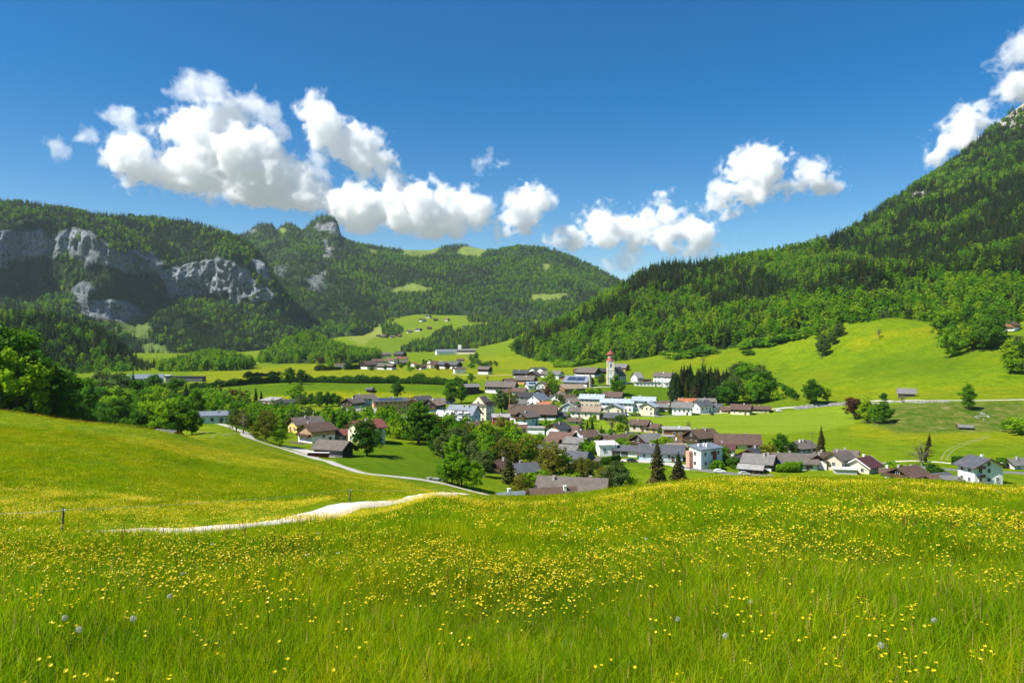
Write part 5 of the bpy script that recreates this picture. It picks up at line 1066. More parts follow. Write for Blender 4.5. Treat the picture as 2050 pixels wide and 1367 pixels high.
# ---- smaller buildings in the gaps
for a, b, L_, W_, h_, r_, ro_, st_, rf_, wl_, wd_, lab, nm, ct in (
    (1014, 815, 24, 18, 8, 5, 25, 'chalet', 'brown', 'white', 'dark', 'brown-roofed cottage behind the airy linden', 'house', 'house'),
    (1110, 826, 22, 16, 7, 4, -28, 'plaster', 'tan', 'salmon', 'dark', 'small salmon-walled shop with tan roof by the big barn', 'shop', 'shop'),
    (1122, 838, 20, 16, 8, 5, 30, 'plaster', 'greybrown', 'grey', 'dark', 'grey cottage between the big barn gable and the cream house', 'house', 'house'),
    (1152, 847, 26, 16, 6, 4, -6, 'plaster', 'brown', 'cream', 'dark', 'low brown-roofed annex in front of the white wing', 'annex', 'house'),
    (1212, 874, 20, 14, 4, 1, -8, 'flat', 'grey', 'cream', 'dark', 'flat grey garden garage beside the cypress', 'garage', 'garage'),
    (1258, 878, 24, 18, 7, 5, 30, 'chalet', 'greybrown', 'white', 'brown', 'small chalet behind the bright bush by the garage row', 'house', 'house'),
    (1352, 890, 26, 18, 6, 5, -28, 'chalet', 'brown', 'white', 'brown', 'little chalet above the terrace pavilion', 'house', 'house'),
    (1470, 925, 26, 20, 8, 5, 32, 'chalet', 'dark', 'white', 'brown', 'dark little house behind the bush by the village road', 'house', 'house'),
    (1556, 924, 28, 22, 8, 6, -30, 'chalet', 'greybrown', 'white', 'brown', 'brown-eaved house hidden behind the brownish bushy tree', 'house', 'house'),
    (1650, 918, 26, 20, 7, 5, 28, 'plaster', 'brown', 'cream', 'dark', 'low brown roof under the dense dark spruce', 'house', 'house'),
    (1780, 952, 26, 20, 8, 5, -32, 'chalet', 'brown', 'white', 'dark', 'small dark gable squeezed beside the low reddish roof', 'house', 'house'),
    (1866, 964, 28, 18, 8, 5, 26, 'barn', 'redbrown', 'grey', 'warm', 'little orange-brown shed next to the garden shed', 'shed', 'shed'),
    (1905, 966, 34, 20, 7, 3, -4, 'mono', 'grey', 'grey', 'dark', 'low grey lean-to at the foot of the white three-storey house', 'shed', 'shed'),
    (978, 866, 22, 18, 8, 5, -30, 'chalet', 'redbrown', 'white', 'dark', 'red-brown roof just below the inn', 'house', 'house'),
    (1128, 782, 20, 16, 6, 5, 30, 'plaster', 'grey', 'white', 'dark', 'white cottage behind the honey hotel trees', 'house', 'house'),
    (1020, 768, 22, 16, 6, 5, 28, 'chalet', 'brown', 'white', 'brown', 'brown chalet between long dark barn and ochre chalet', 'house', 'house'),
    (1095, 754, 20, 16, 6, 5, -30, 'chalet', 'greybrown', 'white', 'brown', 'grey-brown gable next to the pale mint house', 'house', 'house'),
    (1135, 762, 18, 14, 6, 4, 32, 'chalet', 'brown', 'white', 'brown', 'small brown house uphill of the blue-roofed hall', 'house', 'house'),
    (1318, 816, 22, 18, 8, 5, 30, 'plaster', 'greybrown', 'beige', 'dark', 'beige gable behind the tall cream gabled house', 'house', 'house'),
    (1456, 826, 20, 16, 7, 5, -30, 'chalet', 'brown', 'cream', 'brown', 'small brown chalet between slate extension and cream-based chalet', 'house', 'house')):
    Hs(a, b, L_, W_, h_, r_, ro_, st_, rf_, wl_, lab, name=nm, cat=ct, wood=wd_, chim=1 if ct == 'house' else 0, win=ct != 'garage')
# ---- the church
def church(px, py):
    x, d, z = ray(px, py, 300, 2000); s = d / F; root = empty('church', (x, d, z)); tag(root, 'white village church with red onion-domed bell tower', 'church')
    w = 13.5 * s; th = 47 * s       # tower width, shaft height
    mb = MB(); mb.box((0, 0, th / 2 - 2), (w, w, th + 4)); tw = mb.build('tower', WALL['white'], root)
    for sx in (-1, 1):
        for sy in (-1, 1): mb = MB(); mb.box((sx * (w / 2 - 0.35), sy * (w / 2 - 0.35), th / 2 - 1), (0.9, 0.9, th + 2)); mb.build('corner_pilaster', WALL['yellow'], tw)
    for zz in (0.30, 0.62, 0.985): mb = MB(); mb.box((0, 0, th * zz), (w + 0.5, w + 0.5, 0.5)); mb.build('cornice', WALL['cream'], tw)
    for sx, sy, r_ in ((0, -1, 0), (1, 0, 90), (-1, 0, 90)):
        mb = MB(); c = (sx * (w / 2 + 0.02), sy * (w / 2 + 0.02)); mb.box((c[0], c[1], th * 0.80), (1.5, 0.3, 3.0), R(r_)); mb.tube([(c[0] - 0.16 * sx, c[1] - 0.16 * sy, th * 0.80 + 1.5), (c[0] + 0.15 * sx, c[1] + 0.15 * sy, th * 0.80 + 1.5)], 0.75, 12); mb.build('bell_opening', WALL['darkgrey'], tw)
        mb = MB(); mb.tube([(c[0] - 0.1 * sx, c[1] - 0.1 * sy, th * 0.93), (c[0] + 0.22 * sx, c[1] + 0.22 * sy, th * 0.93)], 1.0, 16); mb.build('clock_face', WALL['white'], tw)
        mb = MB(); mb.box((c[0], c[1], th * 0.5), (0.7, 0.24, 1.2), R(r_)); mb.build('window', GLASS.m, tw)
    q = w / 2; H0 = th
    pf = [(q * 1.28, 0), (q * 1.22, 0.6), (q * 1.0, 2.0), (q * 0.80, 3.6), (q * 0.72, 4.4)]
    mb = MB(); mb.lathe([(a, H0 + b * 0.74) for a, b in pf], 8, rot=R(22.5)); dm = mb.build('dome_skirt', COPPER_RED, root, True)
    mb = MB(); mb.lathe([(q * 0.78, H0 + 3.2), (q * 0.78, H0 + 4.6), (q * 0.92, H0 + 4.7), (q * 0.92, H0 + 4.9)], 8, rot=R(22.5)); mb.build('lantern', WALL['cream'], root)
    on = [(q * 0.86, 6.6), (q * 1.12, 7.4), (q * 1.20, 8.4), (q * 1.08, 9.6), (q * 0.72, 10.7), (q * 0.40, 11.6), (q * 0.20, 12.6), (q * 0.13, 14.2), (q * 0.22, 14.8), (q * 0.10, 15.4), (0.05, 16.8)]
    mb = MB(); mb.lathe([(a, H0 + b * 0.74) for a, b in on], 16); on_o = mb.build('onion_dome', COPPER_RED, root, True)
    mb = MB(); mb.lathe([(0.02, H0 + 12.3), (0.34, H0 + 12.6), (0.34, H0 + 12.9), (0.02, H0 + 13.2)], 10); mb.box((0, 0, H0 + 14.2), (0.14, 0.14, 2.2)); mb.box((0, 0, H0 + 14.5), (0.9, 0.14, 0.14)); mb.build('cross', GOLD.m, on_o)
    # nave runs back to the right of the tower
    nv = empty('nave', (7.5, 9.5, 0), R(52)); nv.parent = root
    L, W, h, rise = 30 * s, 25 * s, 17 * s, 17 * s
    mb = MB(); gable_prism(mb, L, W, -3, h, rise); mb.build('nave_wall', WALL['white'], nv)
    mb = MB(); gable_roof(mb, L, W, h + 0.004, rise, 0.5, 0.4, 0.25); mb.build('nave_roof', ROOF['greybrown'], nv)
    mb = MB(); mb.lathe([(W * 0.36, -3), (W * 0.36, h * 0.85), (0.05, h * 0.85 + rise * 0.55)], 10, c=(L / 2, 0), mlist=[0, 1]); mb.build('apse', [WALL['white'], ROOF['greybrown']], nv)
    for i in range(4):
        mb = MB(); u = -L * 0.36 + i * L * 0.24; mb.box((u, -W / 2 - 0.05, h * 0.55), (1.3, 0.25, 3.4)); mb.tube([(u, -W / 2 + 0.07, h * 0.55 + 1.7), (u, -W / 2 - 0.175, h * 0.55 + 1.7)], 0.65, 10); mb.build('nave_window', GLASS.m, nv)
    for i in (-1, 1): mb = MB(); mb.box((-L / 2 - 0.05, i * W * 0.22, h * 0.6), (0.25, 1.2, 2.6)); mb.build('nave_window', GLASS.m, nv)
    HOUSES.append((x, d, 12)); HOUSES.append((x + 8, d + 8, 14)); return root
church(1222, 769)
# ================================================================= ROADS AND PATHS
def gravel(name, c):
    M = Mat(name); pos = geo_pos(M); n = M.noise(0.6, 5, 0.7, pos).outputs[0]; f = M.noise(9, 4, 0.8, pos).outputs[0]
    col = M.ramp(n, [(0.3, tuple(x * 0.8 for x in c)), (0.7, tuple(min(1, x * 1.15) for x in c))]).outputs[0]; col = M.mix(0.6, col, M.ramp(f, [(0.3, (0.7,) * 3), (0.7, (1.2,) * 3)]).outputs[0], 'MULTIPLY')
    bs = M.bsdf(col, 0.95, 0.1); M.bump(f, 0.6, 0.03, bs); return M.m
GRAVEL = gravel('pale_gravel', (0.64, 0.59, 0.51)); ASPHALT = gravel('asphalt', (0.17, 0.17, 0.17)); LANE = gravel('worn_lane', (0.46, 0.43, 0.38)); TRACK = gravel('dirt_track', (0.21, 0.22, 0.07))
RIBBONS = []
def ribbon(name, pts, width, mat, lift=0.05, dmin=150.0, world=False, dmax=4000, near=False):
    W = []
    for p in pts:
        if len(p) == 3: W.append(((p[0] - CX) / F * p[2], p[2]))
        else:
            r = ray(p[0], p[1], dmin, dmax)
            if r: W.append((r[0], r[1]))
    W = np.array(W); t = np.concatenate([[0], np.cumsum(np.linalg.norm(np.diff(W, axis=0), axis=1))]); n = int(t[-1] / (0.8 if near else 3.0)) + 2
    q = np.linspace(0, t[-1], n); X = pchip(t, W[:, 0], q); Y = pchip(t, W[:, 1], q)
    tx, ty = np.gradient(X), np.gradient(Y); l = np.hypot(tx, ty) + 1e-9; nx, ny = -ty / l, tx / l; V = []; k = 7
    for j in range(k):
        w = (j / (k - 1) - 0.5) * width * (1 + 0.06 * np.sin(q * 0.7 + j)); x = X + nx * w; y = Y + ny * w
        V.append(np.stack([x, y, np.maximum(H(x, y), H(X, Y) - abs(w) * 0.25) + lift - (0.25 if j in (0, k - 1) else 0)], 1))
    V = np.stack(V, 1); ix = np.arange(n * k).reshape(n, k); Q = np.stack([ix[:-1, :-1], ix[:-1, 1:], ix[1:, 1:], ix[1:, :-1]], -1).reshape(-1, 4)
    nrm = np.cross(V[1, 0] - V[0, 0], V[0, 1] - V[0, 0])
    if nrm[2] > 0: Q = Q[:, ::-1].copy()
    o = link(bpy.data.objects.new(name, mesh_np(name, V.reshape(-1, 3), Q, [mat], True))); tag(o, kind='structure'); RIBBONS.append((X, Y, width)); return o
def on_road(x, y, m=0.0):
    r = np.zeros(len(x), bool)
    for X, Y, w in RIBBONS:
        for s in range(0, len(x), 4000):
            d2 = (x[s:s + 4000, None] - X[None, ::1]) ** 2 + (y[s:s + 4000, None] - Y[None]) ** 2; r[s:s + 4000] |= d2.min(1) < (w / 2 + m) ** 2
    return r
ribbon('gravel_road', [(180, 1066, 22.5), (300, 1063, 24.0), (370, 1055, 25.5), (480, 1046, 28), (600, 1032, 32.5), (690, 1019, 37), (760, 1005, 42), (815, 992, 48), (850, 983, 55), (885, 978, 68), (935, 980, 95), (985, 980, 140), (1020, 980, 175)], 2.5, GRAVEL, 0.10, near=True)
NEAR_ROAD = RIBBONS[0]
ribbon('lane', [(440, 848), (466, 856), (490, 866), (515, 882), (560, 896), (600, 908), (650, 922), (692, 936), (740, 948, 190), (800, 957, 195), (850, 964, 203), (900, 971, 207), (950, 980, 208), (990, 987, 206), (1030, 990, 205)], 5.0, LANE, 0.08)
ribbon('farm_yard', [(566, 893), (590, 897), (615, 903), (640, 911), (655, 915)], 9.0, LANE, 0.05)
ribbon('field_road', [(1400, 828), (1480, 825), (1540, 822), (1600, 818), (1650, 811), (1700, 804), (1780, 800), (1850, 801), (1950, 801), (2060, 799), (2200, 796)], 3.2, LANE, 0.12, 300)
ribbon('valley_road', [(1700, 918), (1745, 924), (1800, 932), (1850, 935), (1920, 940), (2060, 947), (2200, 955)], 6.0, ASPHALT, 0.08)
ribbon('foot_path', [(1768, 927), (1800, 923), (1850, 922), (1900, 927), (1980, 934), (2060, 939), (2200, 946)], 1.8, GRAVEL, 0.10)
ribbon('dirt_track', [(1884, 922), (1888, 910), (1897, 900), (1920, 889), (1950, 880), (1975, 872)], 0.9, TRACK, 0.05)
ribbon('dirt_track', [(1894, 922), (1899, 911), (1908, 901), (1930, 890), (1958, 881), (1985, 872)], 0.9, TRACK, 0.05)
ribbon('village_road', [(1372, 934), (1420, 941), (1460, 946), (1500, 950), (1550, 952)], 7.0, ASPHALT, 0.08)
ribbon('workshop_yard', [(1196, 918), (1250, 921), (1300, 924), (1350, 930), (1390, 938)], 9.0, LANE, 0.06)
ribbon('river_road', [(520, 823), (570, 823), (640, 826), (690, 832), (740, 842)], 7.0, ASPHALT, 0.08)
ribbon('church_lane', [(1180, 775), (1225, 773), (1262, 765), (1290, 762), (1340, 775), (1365, 776)], 4.5, LANE, 0.08, 300)
ribbon('terrace_lane', [(905, 748), (960, 751), (1020, 750), (1060, 758), (1090, 770), (1100, 790), (1060, 806), (1010, 845), (960, 862)], 4.0, LANE, 0.08, 300)
ribbon('dirt_track', [(362, 851), (375, 857), (410, 864), (450, 868), (492, 868)], 1.0, TRACK, 0.06)
ribbon('dirt_track', [(384, 878), (410, 876), (440, 870), (470, 868)], 1.0, TRACK, 0.06)
ribbon('village_street', [(1100, 790), (1150, 800), (1210, 830), (1260, 832), (1330, 832), (1400, 828)], 4.5, ASPHALT, 0.08, 300)

# ================================================================= SINGLE TREES
N_TREES = [0]
def put_tree(px, py, hpx, kind, label, group=None, d=None, wide=1.0, name=None, pos=None, rs=None):
    if pos is None:
        if d is None:
            r = ray(px, py, 150, 4500)
            if r is None: return
            x, dist, z = r
        else: dist = d; x = (px - CX) / F * d; z = float(H(x, d))
    else: x, dist, z = pos
    i = N_TREES[0]; N_TREES[0] += 1; rg_ = random.Random(i * 13 + 5)
    tm, cm, h0 = TREE[kind][rg_.randrange(len(TREE[kind]))]; s = hpx * dist / F / h0
    nm = name or {'spruce': 'spruce_tree', 'larch': 'conifer_tree', 'cypress': 'columnar_conifer', 'bush': 'bush', 'bare': 'sparse_tree', 'copper': 'copper_tree', 'pink': 'blossom_tree'}.get(kind, 'broadleaf_tree')
    o = empty(nm, (x, dist, z - 0.1), rg_.random() * 6.28); o.scale = (s * wide, s * wide, s); tag(o, label, 'bush' if kind == 'bush' else 'tree', group)
    link(bpy.data.objects.new('trunk', tm), o); link(bpy.data.objects.new('crown', cm), o)
    return o
T = put_tree
T(838, 888, 84, 'deep', 'giant round-crowned tree towering beside the grey apartment block', wide=1.25)
T(735, 913, 70, 'deep', 'round garden tree casting its shadow on the green hollow', wide=1.1)
for a, b, c in ((905, 974, 62), (926, 976, 66), (948, 974, 58), (890, 972, 44)): T(a, b, c, 'broad', 'orchard tree with bare lower trunk along the gravel lane', 'orchard trees along the lane', d=212)
T(1019, 968, 66, 'cypress', 'slim dark conifer in front of the olive-walled house', wide=2.4)
T(1104, 962, 78, 'olive', 'spreading yellow-green flowering tree beside the wide weathered roof', wide=1.25)
T(1132, 962, 56, 'broad', 'bright bush-like tree behind the wide weathered roof')
T(1165, 968, 52, 'olive', 'loose olive-green tree at the foot of the open green slope')
T(1232, 984, 66, 'silver', 'pale twiggy willow on the open green slope', d=235, wide=1.3)
T(1205, 978, 48, 'olive', 'young tree next to the pale twiggy willow', d=238)
T(1262, 985, 44, 'broad', 'low leafy tree at the meadow crest beneath the tall dark spruce', d=232)
T(1316, 972, 98, 'spruce', 'tall dark spruce standing in front of the workshop', wide=1.3)
T(1358, 964, 62, 'larch', 'brownish spreading conifer beside the tall dark spruce', wide=1.7)
T(1644, 908, 58, 'spruce', 'dense dark spruce behind the long white house', wide=1.15)
T(1563, 908, 40, 'deep', 'rounded bluish-green tree by the hip-roofed brown house', wide=1.15)
T(1541, 922, 34, 'olive', 'brownish bushy tree in front of the rounded bluish-green tree', wide=1.2)
T(1588, 908, 26, 'silver', 'slender grey-green tree against the hip-roofed brown house')
T(1845, 932, 52, 'bare', 'almost leafless tree on the grass beside the footpath', wide=1.3)
for k_, (a, b, c) in enumerate(((1852, 924, 34), (1855, 912, 34), (1858, 902, 33), (1861, 892, 30))): T(a, b, c, 'larch', 'narrow brown tree in the line crossing the field', 'line of narrow brown trees', wide=0.75)
T(1938, 820, 50, 'broad', 'lone round tree on the edge of the scrubby bank')
T(1712, 838, 44, 'copper', 'reddish-brown tree below the stone wall', wide=1.2)
T(1736, 846, 50, 'broad', 'upright green tree beside the reddish-brown one')
T(1770, 848, 46, 'deep', 'dense dark green tree in the clump under the stone wall', wide=1.15)
T(1752, 848, 38, 'broad', 'small tree squeezed in the clump under the stone wall')
T(1628, 811, 48, 'deep', 'full round tree on the slope above the field road', wide=1.2)
T(1655, 806, 32, 'broad', 'smaller tree leaning on the full round tree')
for a, b, c in ((1551, 806, 24), (1570, 786, 15), (1584, 800, 20), (1592, 806, 14)): T(a, b, c, 'bush', 'rounded bush on the bank by the spruce clump', 'bushes on the bank', wide=0.8)
T(1769, 799, 15, 'bush', 'leafy bush on the meadow beside the wall', wide=0.7)
T(1806, 792, 20, 'bare', 'sparse fruit tree leaning over the weathered hay hut', d=470)
T(2038, 868, 34, 'bush', 'dark thicket at the foot of the scrubby bank', wide=1.2)
T(1760, 684, 24, 'bare', 'lone bare tree on the meadow spur', wide=0.7)
T(1408, 728, 16, 'bare', 'single sapling on the meadow behind the church')
T(1234, 792, 42, 'broad', 'bright tree at the foot of the church', wide=0.95)
T(1204, 772, 26, 'silver', 'pale birch beside the church tower')
T(1101, 784, 42, 'broad', 'tall bright tree near the pink blossom', wide=0.85)
T(1097, 780, 16, 'pink', 'pink blossoming tree among the old houses')
T(1096, 795, 22, 'copper', 'dark copper tree beside the broad grey-brown gable')
T(1112, 794, 26, 'deep', 'dark leafy tree between copper tree and honey hotel')
for a, b, c in ((1152, 797, 20), (1184, 798, 22), (1199, 796, 20), (1165, 796, 15)): T(a, b, c, 'broad', 'clipped tree along the street below the honey hotel', 'street trees below the hotel')
T(904, 808, 44, 'deep', 'broad dark tree on the bank, one of a close pair', 'pair of dark trees on the bank')
T(924, 806, 36, 'deep', 'broad dark tree on the bank, one of a close pair', 'pair of dark trees on the bank')
T(795, 798, 34, 'deep', 'round dark tree behind the orange school block', wide=1.1)
T(1004, 828, 50, 'silver', 'airy linden beside the maypole', wide=1.2); T(1022, 826, 42, 'olive', 'thin-leaved linden behind the maypole')
T(592, 808, 42, 'broad', 'rounded bright tree on the yellow field edge', wide=1.1)
T(604, 815, 28, 'silver', 'grey-green bushy tree under the rounded bright tree', wide=1.3)
for a, b, c in ((622, 812, 26), (640, 814, 30), (655, 813, 28), (668, 812, 26), (678, 814, 24)): T(a, b, c, 'deep', 'leafy tree in the grove beside the river road', 'grove beside the river road', wide=1.1)
for a, b, c in ((512, 808, 34), (523, 810, 31)): T(a, b, c, 'spruce', 'dark spruce of the pair behind the grey and pink house', 'pair of dark spruces', wide=1.1)
T(533, 884, 62, 'olive', 'ochre-green maple beside the lane', wide=1.1); T(560, 892, 50, 'broad', 'dense green tree beside the lane and the white farmhouse', wide=1.05)
T(586, 852, 30, 'copper', 'reddish tree behind the yellow plastered house'); T(487, 869, 52, 'bare', 'thin leaning tree at the lane junction'); T(472, 864, 46, 'silver', 'slender half-leafed tree at the lane junction')
T(688, 862, 38, 'broad', 'white-flowering bushy tree above the farm roofs', wide=1.2); T(668, 862, 46, 'spruce', 'slim spruce between farm roofs and white hall', wide=0.8)
T(756, 850, 40, 'larch', 'brownish conifer behind the tall cream house'); T(772, 852, 42, 'deep', 'dark round tree in front of the school', wide=1.1); T(794, 872, 34, 'silver', 'silvery willow beside the giant round tree', wide=1.1)
T(893, 874, 42, 'larch', 'brownish spruce before the ochre house', wide=1.1); T(912, 878, 34, 'spruce', 'dark spruce before the grey apartment block', wide=1.1)
T(1345, 828, 44, 'spruce', 'garden spruce beside the tall cream gabled house', wide=1.1)
T(1448, 923, 34, 'broad', 'round bright tree beside the blue and white block', wide=1.2); T(1437, 938, 20, 'bush', 'bright bush at the corner of the blue and white block'); T(1470, 936, 22, 'bush', 'leafy bush by the village road')
T(1378, 862, 22, 'bare', 'bare fruit tree behind the timber-clad modern building'); T(1225, 864, 36, 'bare', 'half-leafed tree on the mown field edge'); T(1241, 862, 16, 'bush', 'round bush beside the beige house', wide=0.8)
for a, b, c in ((1176, 862, 22), (1186, 863, 26)): T(a, b, c, 'spruce', 'small garden spruce by the brown roof with white edges', 'small garden spruces')
T(1204, 872, 26, 'cypress', 'slim garden cypress by the brown roof with white edges', wide=1.3); T(1096, 868, 30, 'broad', 'garden tree beside the white flat garage'); T(1172, 906, 28, 'broad', 'bright garden tree below the skylight roof')
T(1080, 895, 30, 'broad', 'fresh green tree above the long open timber shed'); T(1256, 904, 24, 'broad', 'bright bush between the dark chalets and the garage row'); T(1065, 926, 36, 'broad', 'bright tree behind the olive-walled house')
T(1036, 709, 32, 'deep', 'lone round tree on the hillside meadow', wide=1.25); T(943, 766, 20, 'broad', 'small round tree on the terrace field'); T(976, 762, 14, 'bare', 'tiny sapling on the terrace field')
T(580, 769, 34, 'deep', 'tall round tree in the terrace hedge, one of two', 'two tall trees in the terrace hedge', wide=1.2); T(602, 769, 30, 'deep', 'tall round tree in the terrace hedge, one of two', 'two tall trees in the terrace hedge', wide=1.2)
T(642, 729, 16, 'copper', 'reddish tree by the tiny red-roofed house'); T(895, 741, 16, 'copper', 'dark copper bush before the big farm barn'); T(876, 742, 15, 'copper', 'second copper bush before the brown hip roof')
T(818, 738, 16, 'broad', 'green tree at the end of the hamlet'); T(803, 737, 12, 'deep', 'small tree beside the hamlet street'); T(848, 728, 10, 'deep', 'little tree behind the hamlet orchard'); T(942, 724, 16, 'broad', 'taller tree in the terrace orchard'); T(953, 723, 18, 'deep', 'dark tree in the terrace orchard')
for a, c in ((210, 58), (232, 44), (252, 54), (275, 66), (298, 50), (345, 78), (362, 70), (182, 60), (160, 66), (385, 50), (322, 52)): T(a, 850, c, 'deep' if a % 3 else 'broad', 'big leafy tree close behind the left meadow edge', 'big trees behind the left meadow edge', d=232, wide=1.15)
T(1500, 710, 10, 'bush', 'low bush at the forest foot', wide=2.0)
# dark wood at the left edge, close by
for a, b, c, k in ((-60, None, 190, 'spruce'), (-25, None, 200, 'deep'), (12, None, 190, 'deep'), (45, None, 175, 'spruce'), (70, None, 165, 'deep'), (98, None, 150, 'spruce'), (118, None, 150, 'deep'), (30, None, 150, 'broad'), (-5, None, 150, 'spruce'), (85, None, 120, 'broad'), (140, None, 118, 'spruce')):
    T(a, b, c, k, 'tall spruce in the dark wood above the left meadow' if k == 'spruce' else 'tall leafy tree in the dark wood above the left meadow', 'dark wood above the left meadow', d=195 + (a * 7) % 30, wide=1.15)
def fill(poly, n, kinds, hrange, label, group, seed, dmin=150, sep=5.0, wide=1.1):
    rg_ = np.random.default_rng(seed); p = np.array(poly, float); got = 0; W = []
    for _ in range(n * 40):
        a = rg_.uniform(p[:, 0].min(), p[:, 0].max()); b = rg_.uniform(p[:, 1].min(), p[:, 1].max())
        if not in_poly(np.array([a]), np.array([b]), poly)[0]: continue
        r = ray(a, b, dmin, 3000)
        if r is None: continue
        if any((r[0] - w[0]) ** 2 + (r[1] - w[1]) ** 2 < sep ** 2 for w in W): continue
        if any((r[0] - q[0]) ** 2 + (r[1] - q[1]) ** 2 < (q[2] + 1.5) ** 2 for q in HOUSES): continue
        if on_road(np.array([r[0]]), np.array([r[1]]), 1.5)[0]: continue
        W.append(r); k = kinds[int(rg_.integers(len(kinds)))]; lb = label[k] if isinstance(label, dict) else label
        put_tree(a, b, rg_.uniform(*hrange), k, lb, group, pos=r, wide=wide * rg_.uniform(0.85, 1.2)); got += 1
        if got >= n: break
fill([(850, 890), (880, 868), (940, 874), (1010, 880), (1060, 905), (1068, 935), (1000, 938), (960, 960), (900, 940), (870, 915)], 26, ['broad', 'silver', 'broad', 'olive', 'deep'], (40, 62), 'alder thicket tree on the bank below the grey apartment block', 'alder thicket below the apartment block', 3, sep=4.5)
fill([(240, 862), (300, 858), (330, 850), (420, 852), (390, 828), (300, 806), (180, 800), (60, 812), (0, 822), (0, 842), (150, 848)], 66, ['broad', 'deep', 'broad', 'silver', 'deep', 'spruce'], (44, 74), 'tree in the leafy belt behind the left meadow', 'leafy belt behind the left meadow', 4, dmin=140, sep=5.5)
fill([(300, 812), (480, 812), (500, 830), (470, 838), (380, 832), (300, 826)], 14, ['deep', 'broad', 'copper'], (26, 40), 'garden tree near the low white bungalow', 'trees near the white bungalow', 5, sep=7)
fill([(1340, 800), (1420, 812), (1450, 806), (1460, 780), (1400, 776), (1350, 782)], 46, ['spruce', 'spruce', 'larch', 'spruce'], (38, 56), 'spruce in the dense clump above the slate-roofed houses', 'spruce clump above the houses', 6, 300, 3.6, 1.5)
fill([(1450, 812), (1530, 812), (1530, 786), (1500, 772), (1450, 780)], 16, ['silver', 'deep', 'broad', 'larch'], (44, 66), 'leafy tree at the sunny end of the spruce clump', 'leafy end of the spruce clump', 7, 300, 5, 1.15)
fill([(1625, 700), (1650, 706), (1690, 690), (1695, 660), (1655, 668), (1630, 684)], 11, ['silver', 'deep', 'broad'], (24, 40), 'grey-green tree in the copse on the meadow slope', 'copse on the meadow slope', 8, 400, 7, 1.0)
fill([(1885, 700), (1920, 725), (1960, 712), (1995, 690), (1985, 655), (1930, 655), (1885, 668)], 16, ['deep', 'broad', 'deep'], (44, 64), 'tall tree in the wooded gully on the right meadow', 'wooded gully on the right meadow', 9, 400, 8, 1.15)
fill([(2012, 745), (2040, 765), (2075, 765), (2075, 705), (2040, 715)], 8, ['deep', 'silver', 'broad'], (38, 56), 'tree in the grove at the right edge of the meadow', 'grove at the edge of the right meadow', 10, 350, 8, 1.15)
fill([(935, 738), (1005, 736), (1000, 730), (940, 728)], 12, ['silver', 'broad', 'bush'], (9, 13), 'small fruit tree in the terrace orchard', 'fruit trees in the terrace orchard', 11, 500, 9, 1.2)
fill([(560, 835), (700, 850), (690, 838), (640, 832), (570, 828)], 16, ['bush', 'silver', 'spruce'], (12, 24), 'young tree on the river bank', 'young trees on the river bank', 12, 300, 6, 1.0)
fill([(1480, 700), (1560, 690), (1645, 672), (1650, 662), (1560, 680), (1480, 690)], 20, ['bush'], (11, 16), 'bush in the row along the forest foot', 'bushes along the forest foot', 13, 500, 8, 1.8)
fill([(1350, 722), (1440, 708), (1440, 700), (1340, 714)], 12, ['bush'], (10, 14), 'low shrub between meadow and forest behind the church', 'shrubs behind the church', 14, 500, 9, 1.8)
fill([(1030, 790), (1120, 800), (1210, 820), (1290, 880), (1230, 885), (1100, 860), (1020, 800)], 26, ['bush', 'broad', 'silver', 'bush'], (9, 19), 'small garden tree among the village houses', 'garden trees among the village houses', 15, 300, 5, 1.0)
fill([(1090, 870), (1290, 880), (1470, 905), (1560, 925), (1560, 945), (1300, 930), (1100, 905)], 26, ['bush', 'bush', 'broad'], (11, 22), 'garden shrub in the lower village', 'garden shrubs in the lower village', 16, 200, 4, 1.1)
fill([(640, 742), (760, 745), (850, 742), (930, 745), (930, 732), (760, 722), (650, 730)], 22, ['bush', 'deep', 'silver'], (7, 12), 'bushy tree among the hamlet farms', 'bushy trees among the hamlet farms', 17, 700, 12, 1.2)
fill([(1560, 935), (1700, 945), (1860, 955), (1900, 950), (1880, 940), (1700, 930)], 16, ['bush'], (10, 18), 'garden bush between the right-hand houses', 'garden bushes between the right-hand houses', 18, 200, 4, 1.2)
fill([(1210, 950), (1110, 945), (1060, 960), (1040, 990), (1130, 990), (1200, 985), (1290, 985), (1290, 965)], 16, ['broad', 'olive', 'silver', 'bush'], (26, 42), 'hillside shrub tree below the meadow crest', 'shrubs below the meadow crest', 19, 175, 4, 1.2)
def thicket(name, poly, spacing, seed, hm, label, broad=0.95):
    W = ground_wood([poly], spacing, seed, 140, 2000)
    if not len(W): return
    k = ~on_road(W[:, 0], W[:, 1], 2.0)
    for q in HOUSES: k &= (W[:, 0] - q[0]) ** 2 + (W[:, 1] - q[1]) ** 2 > (q[2] + 2.5) ** 2
    W = W[k]; W[:, :2] += np.random.default_rng(seed).normal(size=(len(W), 2)) * spacing * 0.2; put_wood(name, W, np.full(len(W), broad), np.random.default_rng(seed), WOOD_MID, label, hm)
thicket('thicket', [(440, 838), (500, 826), (560, 832), (600, 842), (590, 856), (545, 868), (500, 862), (470, 852)], 6.5, 41, 0.52, 'leafy thicket between the lane junction and the river road')
thicket('thicket', [(640, 848), (690, 846), (760, 852), (830, 868), (850, 884), (800, 880), (740, 868), (680, 862)], 6.5, 42, 0.55, 'leafy thicket behind the farm roofs')
thicket('thicket', [(60, 812), (220, 802), (420, 806), (500, 816), (470, 834), (380, 842), (280, 838), (120, 832)], 8.5, 43, 0.72, 'dense leafy wood filling the hollow beyond the left meadow', 0.9)
thicket('thicket', [(880, 868), (950, 876), (1020, 892), (1062, 915), (1050, 930), (990, 930), (930, 915), (890, 895)], 6.0, 44, 0.55, 'alder scrub filling the bank under the apartment block')
